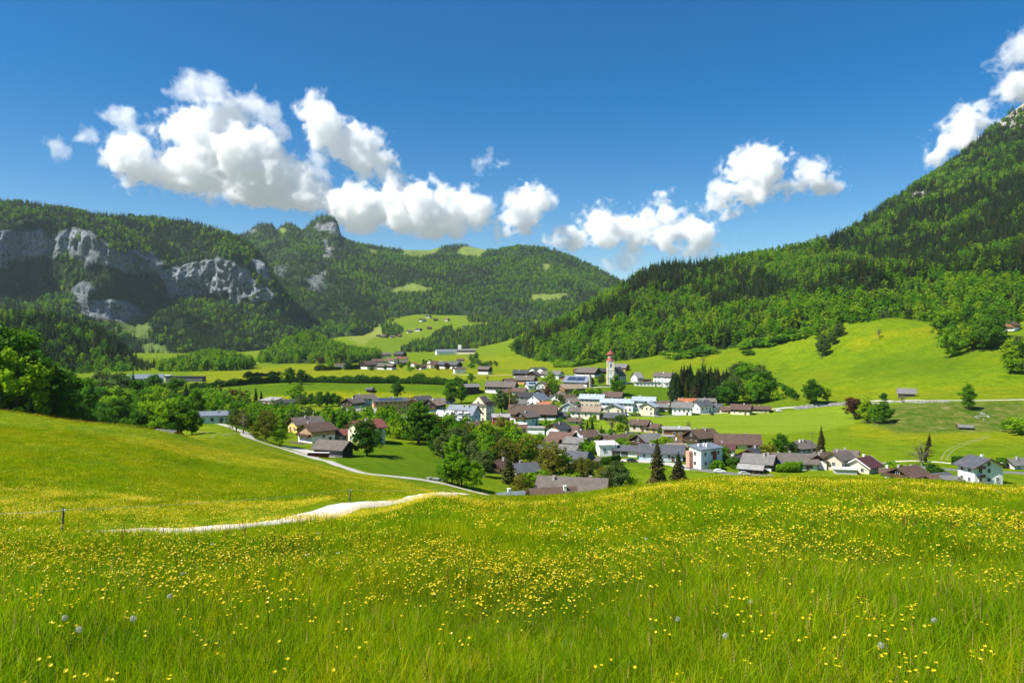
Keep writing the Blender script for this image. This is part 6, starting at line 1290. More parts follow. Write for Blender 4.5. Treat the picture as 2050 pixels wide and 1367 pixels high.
# front trees of the right-hand forest, the ones that show largest
hh = 22.0 * F / RM_P[:, 1]; rx_, ry_ = pix(RM_P[:, 0], RM_P[:, 1], RM_P[:, 2]); okk = (rx_ > 1075) & (rx_ < 2060); order = np.argsort(-(hh * okk))[:45]
for i in order:
    q = RM_P[i]; br_ = RNG.random() < RM_F[i] + 0.1; k = random.choice(['broad', 'broad', 'deep']) if br_ else random.choice(['spruce', 'spruce', 'larch'])
    put_tree(0, 0, random.uniform(24, 38) * (1.0 if br_ else 1.15), k, 'bright beech at the lower edge of the right-hand forest' if br_ else 'dark spruce at the lower edge of the right-hand forest', 'trees at the lower forest edge', pos=(q[0], q[1], q[2] - 0.5), wide=1.15 if br_ else 1.0)
# hedges
def hedge(pts, w, h, label, mat, n=9000, leaf=0.42, dmin=150, lumps=0.35):
    W = [ray(a, b, dmin, 3000) for a, b in pts]; W = np.array([p for p in W if p]); c = W[0]; root = empty('hedge', tuple(c)); tag(root, label, 'hedge')
    t = np.concatenate([[0], np.cumsum(np.linalg.norm(np.diff(W[:, :2], axis=0), axis=1))]); rg_ = np.random.default_rng(int(pts[0][0])); q = rg_.random(n) * t[-1]
    X, Y = np.interp(q, t, W[:, 0]), np.interp(q, t, W[:, 1]); a = rg_.random(n) * 2 * math.pi; r = rg_.random(n) ** 0.4
    hv_ = h * (1 + lumps * vnoise(q / 5.0, 0 * q, 0 * q + 3) + 0.5 * lumps * vnoise(q / 1.7, 0 * q, 0 * q + 8)); X = X + w / 2 * r * np.cos(a) * 0.7; Y = Y + w / 2 * r * np.cos(a); Zr = hv_ * (0.5 + 0.5 * r * np.sin(a))
    P_ = np.stack([X - c[0], Y - c[1], H(X, Y) - c[2] + np.maximum(Zr, 0.1)], 1); V, Q = leaf_quads(P_, leaf, rg_, 0.4, N=np.stack([0 * a, np.cos(a), np.sin(a)], 1) * 0.7)
    link(bpy.data.objects.new('foliage', mesh_np('foliage', V, Q, [mat])), root)
    mb = MB()
    for k in range(int(t[-1] / 4) + 1):
        x, y = np.interp(k * 4.0, t, W[:, 0]), np.interp(k * 4.0, t, W[:, 1]); z = float(H(x, y)); mb.tube([(x - c[0], y - c[1], z - c[2] - 0.5), (x - c[0], y - c[1], z - c[2] + h * 0.6)], [0.15, 0.06], 4)
    mb.build('stems', BARK, root)['kind'] = 'stuff'
    return root
hedge([(330, 786), (400, 778), (480, 771), (560, 766), (640, 765), (720, 767), (790, 767), (822, 768)], 6, 6.5, 'long dark leafy hedge along the terrace edge', LEAF_DEEP, 46000, 0.5, 300)
hedge([(826, 768), (870, 769), (920, 772), (932, 776)], 7, 8, 'shorter bushy hedge carrying on to the bank of dark trees', LEAF_DEEP, 12000, 0.5, 300)
hedge([(632, 742), (660, 741), (682, 740)], 7, 7, 'clipped hedge in front of the small white hamlet house', LEAF_DEEP, 4000, 0.6, 500)
hedge([(690, 740), (706, 739), (722, 738)], 7, 8, 'thick hedge before the broad dark farmhouse gable', LEAF_DEEP, 3500, 0.6, 500)
hedge([(1905, 930), (1922, 931), (1936, 932)], 2.2, 3.6, 'tall clipped hedge beside the white three-storey house', LEAF_DEEP, 5000, 0.22, 200, 0.05)
hedge([(1994, 936), (2006, 937), (2014, 938)], 2.2, 4.2, 'tall clipped hedge before the low white bungalow', LEAF_DEEP, 4000, 0.22, 200, 0.05)
hedge([(1555, 944), (1580, 945), (1605, 944)], 3.5, 3.2, 'fluffy garden hedge below the long white house', LEAF_SPRING, 6000, 0.24, 200)
hedge([(1205, 930), (1225, 929), (1240, 926)], 3, 3.2, 'dark yew hedge above the open green slope', LEAF_DEEP, 5000, 0.22, 200, 0.1)
hedge([(1110, 735), (1150, 734), (1190, 728)], 10, 9, 'low bushy hem of the forest behind the wide barn', LEAF_SPRING, 9000, 0.7, 500)
hedge([(490, 757), (520, 754), (560, 752)], 5, 6, 'dark nursery row of small firs on the terrace field', NEEDLE, 5000, 0.5, 500)
# ================================================================= WALL OF BOULDERS, POLES, CARS
ROCK = plaster('boulder_stone', (0.30, 0.295, 0.28), 0.5)
def boulders(name, pts, n, size, label, spread, dmin=200, up=0.0):
    W = np.array([p for p in (ray(a, b, dmin, 3000) for a, b in pts) if p]); root = empty(name, tuple(W[0])); tag(root, label, 'wall' if 'wall' in name else 'rocks')
    rg_ = np.random.default_rng(int(pts[0][0])); t = np.concatenate([[0], np.cumsum(np.linalg.norm(np.diff(W[:, :2], axis=0), axis=1))]); mb = MB(); c = W[0]
    for _ in range(n):
        q = rg_.random() * t[-1]; x = np.interp(q, t, W[:, 0]); y = np.interp(q, t, W[:, 1]) + (rg_.random() - 0.5) * spread; s = size * (0.5 + rg_.random()); z = float(H(x, y)) + up * rg_.random() + 0.25 * s
        d = rg_.normal(size=(8, 3)) * 0.22; k = len(mb.v)
        for j, (sx, sy, sz) in enumerate(((-1, -1, -1), (1, -1, -1), (1, 1, -1), (-1, 1, -1), (-.8, -.8, .8), (.8, -.8, .8), (.8, .8, .8), (-.8, .8, .8))): mb.v.append((x - c[0] + s * (sx + d[j, 0]) * 0.75, y - c[1] + s * (sy + d[j, 1]) * 0.6, z - c[2] + s * (sz + d[j, 2]) * 0.55))
        for f in ((0, 3, 2, 1), (4, 5, 6, 7), (0, 1, 5, 4), (1, 2, 6, 5), (2, 3, 7, 6), (3, 0, 4, 7)): mb.f.append(tuple(k + i for i in f)); mb.m.append(0)
    mb.build('stones', ROCK, root)['kind'] = 'stuff'
    return root
boulders('retaining_wall', [(1592, 821), (1630, 815), (1670, 810), (1705, 807), (1740, 805)], 620, 0.75, 'grey boulder retaining wall climbing beside the field road', 5.0, 300)
boulders('retaining_wall', [(1745, 806), (1790, 804), (1840, 806), (1900, 804)], 420, 0.65, 'low continuation of boulders under the road bend by the hay hut', 4.0, 300)
boulders('rock_pile', [(855, 957), (875, 958), (890, 960)], 60, 0.5, 'row of pale boulders at the bottom of the green hollow', 2.0, 150)
boulders('rock_pile', [(648, 892), (640, 895)], 30, 0.5, 'rockery slope beside the white farmhouse garage', 3.0, 150)
boulders('rock_pile', [(1965, 826), (1975, 832), (1960, 838)], 26, 0.6, 'pale rock scar on the scrubby bank', 8.0, 250)
def pole(px, py, hpx, r, label, name, mat, cat, d=None, top=None):
    x, y, z = ray(px, py, 150, 3000) if d is None else ((px - CX) / F * d, d, float(H((px - CX) / F * d, d))); h = hpx * y / F
    root = empty(name, (x, y, z)); tag(root, label, cat); mb = MB(); mb.tube([(0, 0, -0.5), (0, 0, h * 0.5), (0, 0, h)], [r, r * 0.8, r * 0.45], 8); mb.build('shaft', mat, root)
    if top == 'wreath':
        for q in (0.80, 0.9):
            mb = MB(); pts = [(1.1 * math.cos(a), 1.1 * math.sin(a), h * q) for a in np.linspace(0, 2 * math.pi, 13)]; mb.tube(pts, 0.16, 6); mb.build('wreath', LEAF_DEEP, root)
    if top == 'arms':
        for q in (0.93, 0.86): mb = MB(); mb.box((0, 0, h * q), (1.8, 0.12, 0.12)); mb.build('cross_arm', mat, root)
    if top == 'lamp': mb = MB(); mb.box((0.4, 0, h), (0.9, 0.25, 0.12)); mb.build('lamp_head', TRIM, root)
    return root
pole(1020, 838, 70, 0.28, 'tall bare maypole above the village square', 'maypole', WOOD['honey'], 'maypole', top='wreath')
for a, b, c, l in ((914, 765, 16, 'wooden power pole in the terrace hedge gap'), (1005, 962, 62, 'wooden power pole among the alders'), (1626, 908, 46, 'slim pole rising before the dense dark spruce'), (1383, 945, 40, 'power pole at the corner of the blue and white block'), (1232, 918, 36, 'pole in front of the garage row')):
    pole(a, b, c, 0.14, l, 'power_pole', WOOD['grey'], 'pole', top='arms')
pole(2003, 962, 36, 0.07, 'thin street lamp beside the white three-storey house', 'street_lamp', WALL['grey'], 'lamp', top='lamp')
def paint(name, c): M = Mat(name); M.bsdf(c, 0.3, 0.5); return M.m
PAINTS = {k: paint(k + '_car_paint', c) for k, c in dict(red=(0.45, 0.02, 0.015), white=(0.75, 0.75, 0.74), black=(0.02, 0.022, 0.025), silver=(0.42, 0.43, 0.44), blue=(0.04, 0.08, 0.18)).items()}
TYRE = paint('tyre_rubber', (0.015, 0.015, 0.016)); RIM = paint('rim_metal', (0.4, 0.4, 0.42)); LIGHTM = paint('headlight_lens', (0.7, 0.7, 0.66)); SIGN_Y = paint('yellow_paint', (0.7, 0.5, 0.02))
def car(px, py, rot, col, label, group=None, d=None):
    x, y, z = ray(px, py, 150, 3000) if d is None else ((px - CX) / F * d, d, float(H((px - CX) / F * d, d))); root = empty('car', (x, y, z + 0.08), R(rot)); tag(root, label, 'car', group)
    prof = [(-2.1, 0.35), (2.1, 0.35), (2.15, 0.62), (2.0, 0.82), (1.15, 0.95), (0.55, 1.42), (-1.05, 1.45), (-1.75, 1.0), (-2.1, 0.9)]; mb = MB(); n = len(prof)
    for s in (-0.86, 0.86): mb.v += [(a, s * (0.86 if b > 1.2 else 1.0), b) for a, b in prof]
    mb.f += [tuple(range(n)), tuple(range(2 * n - 1, n - 1, -1))] + [((i + 1) % n, i, n + i, n + (i + 1) % n) for i in range(n)]; mb.m = [0] * len(mb.f); mb.build('body', PAINTS[col], root)
    mb = MB(); mb.hexa([(1.08, -0.72, 0.99), (1.08, 0.72, 0.99), (0.57, 0.66, 1.39), (0.57, -0.66, 1.39)], [(1.12, -0.72, 1.0), (1.12, 0.72, 1.0), (0.61, 0.66, 1.40), (0.61, -0.66, 1.40)]); mb.build('windscreen', GLASS.m, root)
    for s in (-1, 1):
        mb = MB(); mb.box((-0.3, s * 0.80, 1.17), (1.7, 0.08, 0.34)); mb.build('side_window', GLASS.m, root); mb = MB(); mb.box((2.1, s * 0.6, 0.7), (0.12, 0.36, 0.16)); mb.build('headlight', LIGHTM, root)
        for q in (-1.3, 1.3):
            mb = MB(); mb.tube([(q, s * 0.70, 0.32), (q, s * 0.90, 0.32)], 0.33, 14); wh_ = mb.build('wheel', TYRE, root); mb = MB(); mb.tube([(q, s * 0.88, 0.32), (q, s * 0.915, 0.32)], 0.19, 10); mb.build('rim', RIM, wh_)
    return root
car(1060, 974, 20, 'red', 'red car parked before the open dark carport', d=240)
car(1302, 921, -10, 'white', 'white car beside the green skip'); car(1312, 921, -8, 'silver', 'silver car next to the white one at the workshop')
for i, a in enumerate((1266, 1273, 1280)): car(a, 832, 80, 'black', 'black car parked in the row by the tall cream house', 'black cars in the parking row')
car(1256, 832, 80, 'white', 'white car at the end of the parking row'); car(1371, 833, 100, 'blue', 'dark blue car in front of the little white garage', d=500); car(1560, 826, 0, 'white', 'white car beside the smaller brown chalet', d=505)
for a, b, r_, c_, l_ in ((1110, 803, 30, 'silver', 'silver car on the street below the tan-roofed gable'), (1165, 822, 10, 'blue', 'blue car beside the beige hall'), (1240, 836, 5, 'red', 'small red car on the street by the long shed'), (1315, 835, 0, 'silver', 'silver car on the street edge of the mown field'), (1425, 830, 95, 'black', 'black car before the slate extension'),
        (1215, 922, 0, 'blue', 'blue car outside the white workshop office'), (1265, 925, 5, 'black', 'black car in the workshop yard'), (1440, 945, -8, 'white', 'white car on the village road below the block'), (1490, 951, -5, 'silver', 'silver car on the village road by the pale shed'), (1830, 937, -3, 'white', 'white car driving on the valley road'), (1985, 946, -3, 'red', 'red car driving past the white three-storey house'), (1085, 918, 20, 'silver', 'silver car outside the long open timber shed')): car(a, b, r_, c_, l_)
sk = empty('skip', ray(1288, 919, 150, 900)); tag(sk, 'green rubbish skip with red load at the workshop', 'skip'); mb = MB(); mb.hexa([(-2.2, -1, 0), (2.2, -1, 0), (2.2, 1, 0), (-2.2, 1, 0)], [(-2.8, -1.1, 1.9), (2.8, -1.1, 1.9), (2.8, 1.1, 1.9), (-2.8, 1.1, 1.9)]); mb.build('container', paint('skip_green', (0.04, 0.20, 0.09)), sk)
mb = MB(); mb.hexa([(-2.4, -0.9, 1.88), (2.4, -0.9, 1.88), (2.4, 0.9, 1.88), (-2.4, 0.9, 1.88)], [(-1.6, -0.5, 2.6), (1.9, -0.4, 2.5), (1.5, 0.5, 2.7), (-1.7, 0.4, 2.5)]); mb.build('load', PAINTS['red'], sk)
wp = empty('woodpile', ray(637, 914, 150, 900), R(-8)); tag(wp, 'stacked firewood under a pale cover beside the timber barn', 'woodpile')
mb = MB()
for r_ in range(5):
    for k in range(26): mb.tube([(-3.4 + k * 0.27 + 0.13 * (r_ % 2), -0.5, 0.14 + 0.25 * r_), (-3.4 + k * 0.27 + 0.13 * (r_ % 2), 0.5, 0.14 + 0.25 * r_)], 0.13, 6)
mb.build('logs', WOOD['warm'], wp)['kind'] = 'stuff'; mb = MB(); mb.box((0, 0, 1.42), (7.4, 1.3, 0.1)); mb.build('cover', ROOF['white'], wp)
# ================================================================= THE MEADOW
def grass_mat(name, stops, trans=0.5):
    M = Mat(name); inf = M.n('ObjectInfo'); tc = M.n('TexCoord').outputs['Object']; sp = M.n('SeparateXYZ'); M.l(tc, sp.inputs[0])
    c = M.ramp(inf.outputs['Random'], stops).outputs[0]
    big = M.noise(0.12, 3, 0.6, inf.outputs['Location']).outputs[0]
    c = M.mix(M.ramp(big, [(0.42, (0, 0, 0)), (0.62, (1, 1, 1))]).outputs[0], c, M.mix(1.0, c, (1.25, 1.02, 0.9), 'MULTIPLY'))
    pat = M.noise(0.55, 3, 0.65, inf.outputs['Location']).outputs[0]; c = M.mix(0.9, c, M.ramp(pat, [(0.30, (0.60, 0.74, 0.8)), (0.5, (1, 1, 1)), (0.7, (1.22, 1.12, 1.0))]).outputs[0], 'MULTIPLY')
    d = M.n('BsdfPrincipled', Roughness=0.6); d.inputs['Specular IOR Level'].default_value = 0.06; M.l(c, d.inputs['Base Color'])
    t = M.n('BsdfTranslucent'); M.l(M.mix(1.0, c, (1.4, 1.35, 0.5), 'MULTIPLY'), t.inputs['Color'])
    mx = M.n('MixShader'); mx.inputs[0].default_value = trans; M.l(d.outputs[0], mx.inputs[1]); M.l(t.outputs[0], mx.inputs[2]); M.l(mx.outputs[0], M.out.inputs[0]); return M.m
BLADE = grass_mat('grass_blade', [(0.0, (0.090, 0.235, 0.003)), (0.4, (0.175, 0.345, 0.004)), (0.75, (0.260, 0.395, 0.005)), (1.0, (0.345, 0.405, 0.008))])
BLADE_SUN = grass_mat('dry_grass_blade', [(0.0, (0.120, 0.235, 0.003)), (0.4, (0.205, 0.335, 0.004)), (0.75, (0.285, 0.370, 0.005)), (1.0, (0.360, 0.375, 0.008))])
STEM = grass_mat('flower_stem', [(0.0, (0.07, 0.15, 0.01)), (1.0, (0.13, 0.20, 0.015))], 0.3)
SEED = grass_mat('seed_head', [(0.0, (0.20, 0.22, 0.05)), (1.0, (0.28, 0.24, 0.07))], 0.3)
def petal_mat(name, c, tr=0.35):
    M = Mat(name); d = M.n('BsdfPrincipled', Roughness=0.35); d.inputs['Base Color'].default_value = (*c, 1); t = M.n('BsdfTranslucent'); t.inputs['Color'].default_value = (*c, 1)
    mx = M.n('MixShader'); mx.inputs[0].default_value = tr; M.l(d.outputs[0], mx.inputs[1]); M.l(t.outputs[0], mx.inputs[2]); M.l(mx.outputs[0], M.out.inputs[0]); return M.m
PETAL = petal_mat('buttercup_petal', (0.82, 0.62, 0.008)); SORREL = petal_mat('sorrel_red', (0.28, 0.075, 0.03)); WHITEP = petal_mat('white_petal', (0.75, 0.74, 0.68)); FLUFF = petal_mat('dandelion_fluff', (0.62, 0.62, 0.58), 0.5); CLOVER = petal_mat('clover_mauve', (0.36, 0.13, 0.30))
def grass_clump(seed, nb, rad, hmin, hmax, width, seg=4, seeds=0.0, mat=None):
    rg_ = np.random.default_rng(seed); mb = MB()
    for b in range(nb):
        r = rad * math.sqrt(rg_.random()); a = rg_.random() * 6.283; x0, y0 = r * math.cos(a), r * math.sin(a); h = hmin + (hmax - hmin) * rg_.random() ** 1.3
        la = rg_.normal() * 0.9 + 0.35; ld = rg_.random() * 6.283; bend = h * (0.12 + 0.55 * rg_.random() ** 1.6); w = width * (0.6 + 0.8 * rg_.random()); f = rg_.random() * 6.283; wx, wy = math.cos(f), math.sin(f); ln = []
        for s in range(seg + 1):
            t = s / seg; px_ = x0 + bend * t * t * math.cos(ld); py_ = y0 + bend * t * t * math.sin(ld); pz = h * (t - 0.16 * (bend / h) * t * t); ww = w * (1 - t ** 1.7) + 0.0004; ln.append(((px_ - wx * ww, py_ - wy * ww, pz), (px_ + wx * ww, py_ + wy * ww, pz)))
        for (p0, p1), (q0, q1) in zip(ln, ln[1:]): mb.face([p0, p1, q1, q0], 0)
        if rg_.random() < seeds:
            tx, ty, tz = ln[-1][0]
            for k in range(5): z_ = tz - 0.02 + 0.022 * k; rr_ = 0.006 * (1.2 - 0.18 * k); mb.face([(tx - rr_ * wy, ty + rr_ * wx, z_), (tx + rr_, ty, z_ + 0.008), (tx + rr_ * wy, ty - rr_ * wx, z_ + 0.026), (tx - rr_, ty, z_ + 0.02)], 1)
    return mb.mesh('grass_clump', [mat or BLADE, SEED])
GRASS = proto_collection('grass', [grass_clump(1 + i, 36, 0.12, 0.08, 0.26 + 0.04 * i, 0.0028, 4, 0.02) for i in range(4)] + [grass_clump(21 + i, 34, 0.25, 0.09, 0.30, 0.0050, 3, 0.0, BLADE if i == 0 else BLADE_SUN) for i in range(3)] + [grass_clump(31 + i, 38, 0.62, 0.08, 0.27, 0.013, 2, 0.0, BLADE_SUN) for i in range(3)])
def blossom(mb, c, r, tilt, az, m=0, petals=5, cup=0.55, rg_=None):
    tz = np.array([math.sin(tilt) * math.cos(az), math.sin(tilt) * math.sin(az), math.cos(tilt)]); u = np.cross(tz, (0.1, 0.2, 1.0)); u /= np.linalg.norm(u); v = np.cross(tz, u); c = np.array(c)
    for k in range(petals):
        a = 2 * math.pi * k / petals; d = math.cos(a) * u + math.sin(a) * v; s = -math.sin(a) * u + math.cos(a) * v
        P_ = [c, c + r * (0.55 * d - 0.42 * s) + tz * r * cup * 0.35, c + r * (1.0 * d - 0.30 * s) + tz * r * cup, c + r * (1.0 * d + 0.30 * s) + tz * r * cup, c + r * (0.55 * d + 0.42 * s) + tz * r * cup * 0.35]; mb.face([tuple(p) for p in P_], m)
def buttercup_parts(seed, h, nfl):
    rg_ = np.random.default_rng(seed); st = MB(); bl = MB(); heads = []
    lean = rg_.normal(size=2) * 0.10 * h
    for k in range(nfl):
        fh = h * (1 - 0.14 * k * rg_.random()); an = rg_.random() * 6.28; sp_ = 0.0 if k == 0 else 0.10 * h + 0.02; tip = (lean[0] + sp_ * math.cos(an), lean[1] + sp_ * math.sin(an), fh)
        st.tube([(0, 0, -0.03), (lean[0] * 0.3, lean[1] * 0.3, h * 0.5), tip] if k == 0 else [(lean[0] * 0.3, lean[1] * 0.3, h * 0.5), (tip[0] * 0.7, tip[1] * 0.7, h * 0.75), tip], [0.0022, 0.0018, 0.0013] if k == 0 else [0.0015, 0.0013, 0.0012], 4)
        blossom(bl, tip, 0.0118, rg_.random() * 0.7, rg_.random() * 6.28, rg_=rg_)
    for k in range(3): a = rg_.random() * 6.28; st.face([(0, 0, h * 0.2), (0.05 * math.cos(a - 0.3), 0.05 * math.sin(a - 0.3), h * 0.24), (0.10 * math.cos(a), 0.10 * math.sin(a), h * 0.27), (0.05 * math.cos(a + 0.3), 0.05 * math.sin(a + 0.3), h * 0.24)], 0)
    return st, bl
BC = []
for i in range(7):
    st, bl = buttercup_parts(300 + i, 0.27 + 0.03 * i, 1 + i % 3); BC.append((st.mesh('stem', [STEM]), bl.mesh('blossom', [PETAL]), st, bl))
def bc_joined(i, many=1, spread=0.0, big=1.0):
    rg_ = np.random.default_rng(700 + i); mb = MB()
    for k in range(many):
        st, bl = BC[(i + k) % 7][2:]; ox, oy = (0, 0) if many == 1 else rg_.normal(size=2) * spread
        for src, m in ((st, 0), (bl, 1)):
            if many > 1 and m == 0: continue
            n = len(mb.v); zt = 0.0; mb.v += [(v[0] + ox, v[1] + oy, v[2]) for v in src.v]; mb.f += [tuple(n + q for q in f) for f in src.f]; mb.m += [m] * len(src.f)
    return mb.mesh('buttercup', [STEM, PETAL])
def big_flowers(i, n, spread, r):
    rg_ = np.random.default_rng(800 + i); mb = MB()
    for k in range(n): o = rg_.normal(size=2) * spread; blossom(mb, (o[0], o[1], 0.26 + 0.12 * rg_.random()), r, rg_.random() * 0.8, rg_.random() * 6.28, 0)
    return mb.mesh('buttercup_drift', [PETAL])
def spike(i, mat, n=26, h=0.4):
    rg_ = np.random.default_rng(900 + i); mb = MB(); mb.tube([(0, 0, -0.03), (0.01, 0, h)], [0.002, 0.001], 4, 0)
    for k in range(n): z = h * (0.6 + 0.42 * k / n); a = rg_.random() * 6.28; r = 0.010 * (1.15 - k / n); mb.face([(0.0, 0, z), (r * math.cos(a), r * math.sin(a), z + 0.004), (1.3 * r * math.cos(a + 0.4), 1.3 * r * math.sin(a + 0.4), z + 0.016), (0.3 * r, 0, z + 0.016)], 1)
    return mb.mesh('sorrel', [STEM, mat])
def umbel(i):
    rg_ = np.random.default_rng(950 + i); mb = MB(); mb.tube([(0, 0, -0.03), (0.0, 0.01, 0.46)], [0.003, 0.002], 4, 0)
    for k in range(30): a = rg_.random() * 6.28; r = 0.035 * math.sqrt(rg_.random()); blossom(mb, (r * math.cos(a), r * math.sin(a), 0.47 + 0.01 * rg_.random()), 0.006, 0.3, a, 1)
    return mb.mesh('umbel', [STEM, WHITEP])
FLOWERS = proto_collection('flowers', [bc_joined(i) for i in range(5)] + [big_flowers(0, 5, 0.10, 0.0165), big_flowers(1, 7, 0.14, 0.0165), big_flowers(2, 9, 0.45, 0.021), big_flowers(3, 12, 0.55, 0.021)] + [spike(0, SORREL), spike(1, SORREL, 22, 0.46), umbel(0)])
def weed(i):
    rg_ = np.random.default_rng(970 + i); mb = MB()
    for k in range(11):
        a = rg_.random() * 6.28; L_ = 0.09 + 0.09 * rg_.random(); w = L_ * (0.16 + 0.1 * rg_.random()); up = 0.5 + 0.5 * rg_.random(); c, s_ = math.cos(a), math.sin(a); pr = None
        for t in (0.0, 0.35, 0.7, 1.0):
            r = L_ * t; z = 0.02 + L_ * up * math.sin(t * 2.0) * 0.8; ww = w * (0.25 + math.sin(math.pi * min(t * 0.95 + 0.05, 1.0))); q = ((r * c - s_ * ww, r * s_ + c * ww, z), (r * c + s_ * ww, r * s_ - c * ww, z + 0.01))
            if pr: mb.face([pr[0], pr[1], q[1], q[0]], 0)
            pr = q
    return mb.mesh('weed', [LEAF_DEEP if i else BLADE])
WEEDS = proto_collection('weeds', [weed(0), weed(1), weed(2)])
mrg = np.random.default_rng(77)
def sample_field(n, d0, d1, u0=-0.80, u1=0.80):
    d = np.sqrt(d0 ** 2 + (d1 ** 2 - d0 ** 2) * mrg.random(n)); x = d * (u0 + (u1 - u0) * mrg.random(n)); return x, d
def keep_field(x, d, margin=0.25):
    px = CX + F * x / d; k = np.ones(len(x), bool)
    dist_lim = np.interp(px, [-500, 330, 430, 600, 720, 800, 860, 900, 2050], [170, 170, 190, 190, 175, 150, 105, 85, 80]); k &= d < dist_lim
    X, Y, w = NEAR_ROAD; 
    for s in range(0, len(x), 5000):
        dd = (x[s:s + 5000, None] - X[None]) ** 2 + (d[s:s + 5000, None] - Y[None]) ** 2; k[s:s + 5000] &= dd.min(1) > (w / 2 + margin) ** 2 * (0.8 + 0.35 * mrg.random(len(dd)))
    return k
def lay(name, x, d, idx_, s, tilt, coll, label):
    n = len(x); z = H(x, d) - 0.015; sc_ = np.stack([s * (0.9 + 0.25 * mrg.random(n)), s * (0.9 + 0.25 * mrg.random(n)), s], 1)
    return gn_scatter(name, np.stack([x, d, z], 1), sc_, np.stack([tilt * mrg.normal(size=n), tilt * mrg.normal(size=n) + 0.5 * tilt, mrg.random(n) * 6.28], 1), idx_, coll, label, 'grass' if 'grass' in name else 'flowers')
def grass_zone(name, n, d0, d1, lo, hi, scl, label):
    x, d = sample_field(n, d0, d1); k = keep_field(x, d, 0.05 if d1 < 30 else 0.3); x, d = x[k], d[k]
    lush = 1 + 0.28 * fbm(x / 2.3, d / 2.3, 4.0, 3); X, Y, w = NEAR_ROAD; dr = np.full(len(x), 99.0)
    for s in range(0, len(x), 5000): dr[s:s + 5000] = np.sqrt(((x[s:s + 5000, None] - X[None]) ** 2 + (d[s:s + 5000, None] - Y[None]) ** 2).min(1))
    lush = lush * (0.30 + 0.70 * sstep(1.8, 7.0, dr))           # trodden short along the road
    lay(name, x, d, mrg.integers(lo, hi, len(x)), scl * lush * (0.75 + 0.5 * mrg.random(len(x))), 0.16, GRASS, label)
grass_zone('grass', 9500, 2.6, 9.5, 0, 4, 1.0, 'tall fresh meadow grass in front')
grass_zone('grass', 24000, 8.5, 26, 4, 7, 1.0, 'meadow grass between the buttercups up to the road')
grass_zone('grass', 34000, 23, 88, 7, 10, 0.9, 'thick meadow grass rolling over the crest')
grass_zone('grass', 22000, 80, 190, 7, 10, 0.85, 'grass of the left-hand meadow slope')
def flower_density(x, d):
    px = CX + F * x / d; n1 = fbm(x / 1.8, d / 1.8, 2.0, 3); n2 = fbm(x / 7.0 + 9, d / 5.0, 6.0, 3)
    band = np.exp(-((d - 10.2 - 0.15 * x) / 3.0) ** 2) * 2.4 + 0.5 * np.exp(-((d - 52) / 14.0) ** 2) * (px > 860) 
    gap = 1 - 0.75 * np.exp(-((d - 16.5) / 3.2) ** 2) * sstep(2000, 1500, px)
    left = (px < 870) * (0.40 * sstep(24, 30, d) + 1.2 * np.exp(-((d - np.interp(px, [0, 200, 400, 600, 750], [72, 80, 98, 100, 120])) / 9.0) ** 2))
    return np.clip((0.11 + band + left) * gap * (0.5 + 0.9 * n1 + 0.6 * n2 + 0.35), 0.0, 3.0)
def flowers(n, d0, d1, lo, hi, scl, label, thr, name='buttercups'):
    x, d = sample_field(n, d0, d1); k = keep_field(x, d, 0.1); x, d = x[k], d[k]; k = mrg.random(len(x)) * thr < flower_density(x, d); x, d = x[k], d[k]
    return x, d
x, d = flowers(22000, 3.4, 16, 0, 5, 1, '', 2.2); o_ = np.argsort(d); near_i, rest_i = o_[:300], o_[300:]
for i in near_i:
    k = int(mrg.integers(0, 7)); o = empty('buttercup', (float(x[i]), float(d[i]), float(H(x[i], d[i]))), float(mrg.random() * 6.28)); s = 0.8 + 0.35 * float(mrg.random()); o.scale = (s, s, s); tag(o, 'yellow buttercup on a thin stem in the front meadow grass', 'flower', 'buttercups in the front of the meadow')
    link(bpy.data.objects.new('stem', BC[k][0]), o); link(bpy.data.objects.new('blossom', BC[k][1]), o)
lay('buttercups', x[rest_i], d[rest_i], mrg.integers(0, 5, len(rest_i)), 0.8 + 0.35 * mrg.random(len(rest_i)), 0.12, FLOWERS, 'yellow buttercups drifting through the middle of the meadow')
x, d = flowers(80000, 14, 40, 5, 7, 1, '', 2.2); lay('buttercups', x, d, mrg.integers(5, 7, len(x)), 0.9 + 0.3 * mrg.random(len(x)), 0.1, FLOWERS, 'buttercups scattered towards the meadow crest')
x, d = flowers(44000, 36, 180, 7, 9, 1, '', 2.0); lay('buttercups', x, d, mrg.integers(7, 9, len(x)), 0.9 + 0.4 * mrg.random(len(x)), 0.1, FLOWERS, 'yellow drift of buttercups on the crest and left slope')
x, d = sample_field(2600, 8, 46); k = keep_field(x, d) & (fbm(x / 4, d / 4, 11.0, 2) > -0.1) & ((d > 11) | (mrg.random(len(x)) < 0.15)); x, d = x[k], d[k]; lay('sorrel_stalks', x, d, mrg.integers(9, 11, len(x)), 0.8 + 0.4 * mrg.random(len(x)), 0.12, FLOWERS, 'reddish sorrel stalks standing in the meadow')
x, d = sample_field(260, 9, 40); k = keep_field(x, d) & (fbm(x / 5, d / 5, 21.0, 2) > 0.25); x, d = x[k], d[k]; lay('white_umbels', x, d, np.full(len(x), 11), 0.5 + 0.4 * mrg.random(len(x)), 0.1, FLOWERS, 'small white umbels sprinkled in the meadow')
x, d = sample_field(2600, 4.2, 16); k = keep_field(x, d) & (fbm(x / 1.5, d / 1.5, 31.0, 2) > 0.05); x, d = x[k], d[k]; lay('meadow_herbs', x, d, mrg.integers(0, 3, len(x)), 0.32 + 0.25 * mrg.random(len(x)), 0.1, WEEDS, 'broad-leaved herbs low among the front grass')
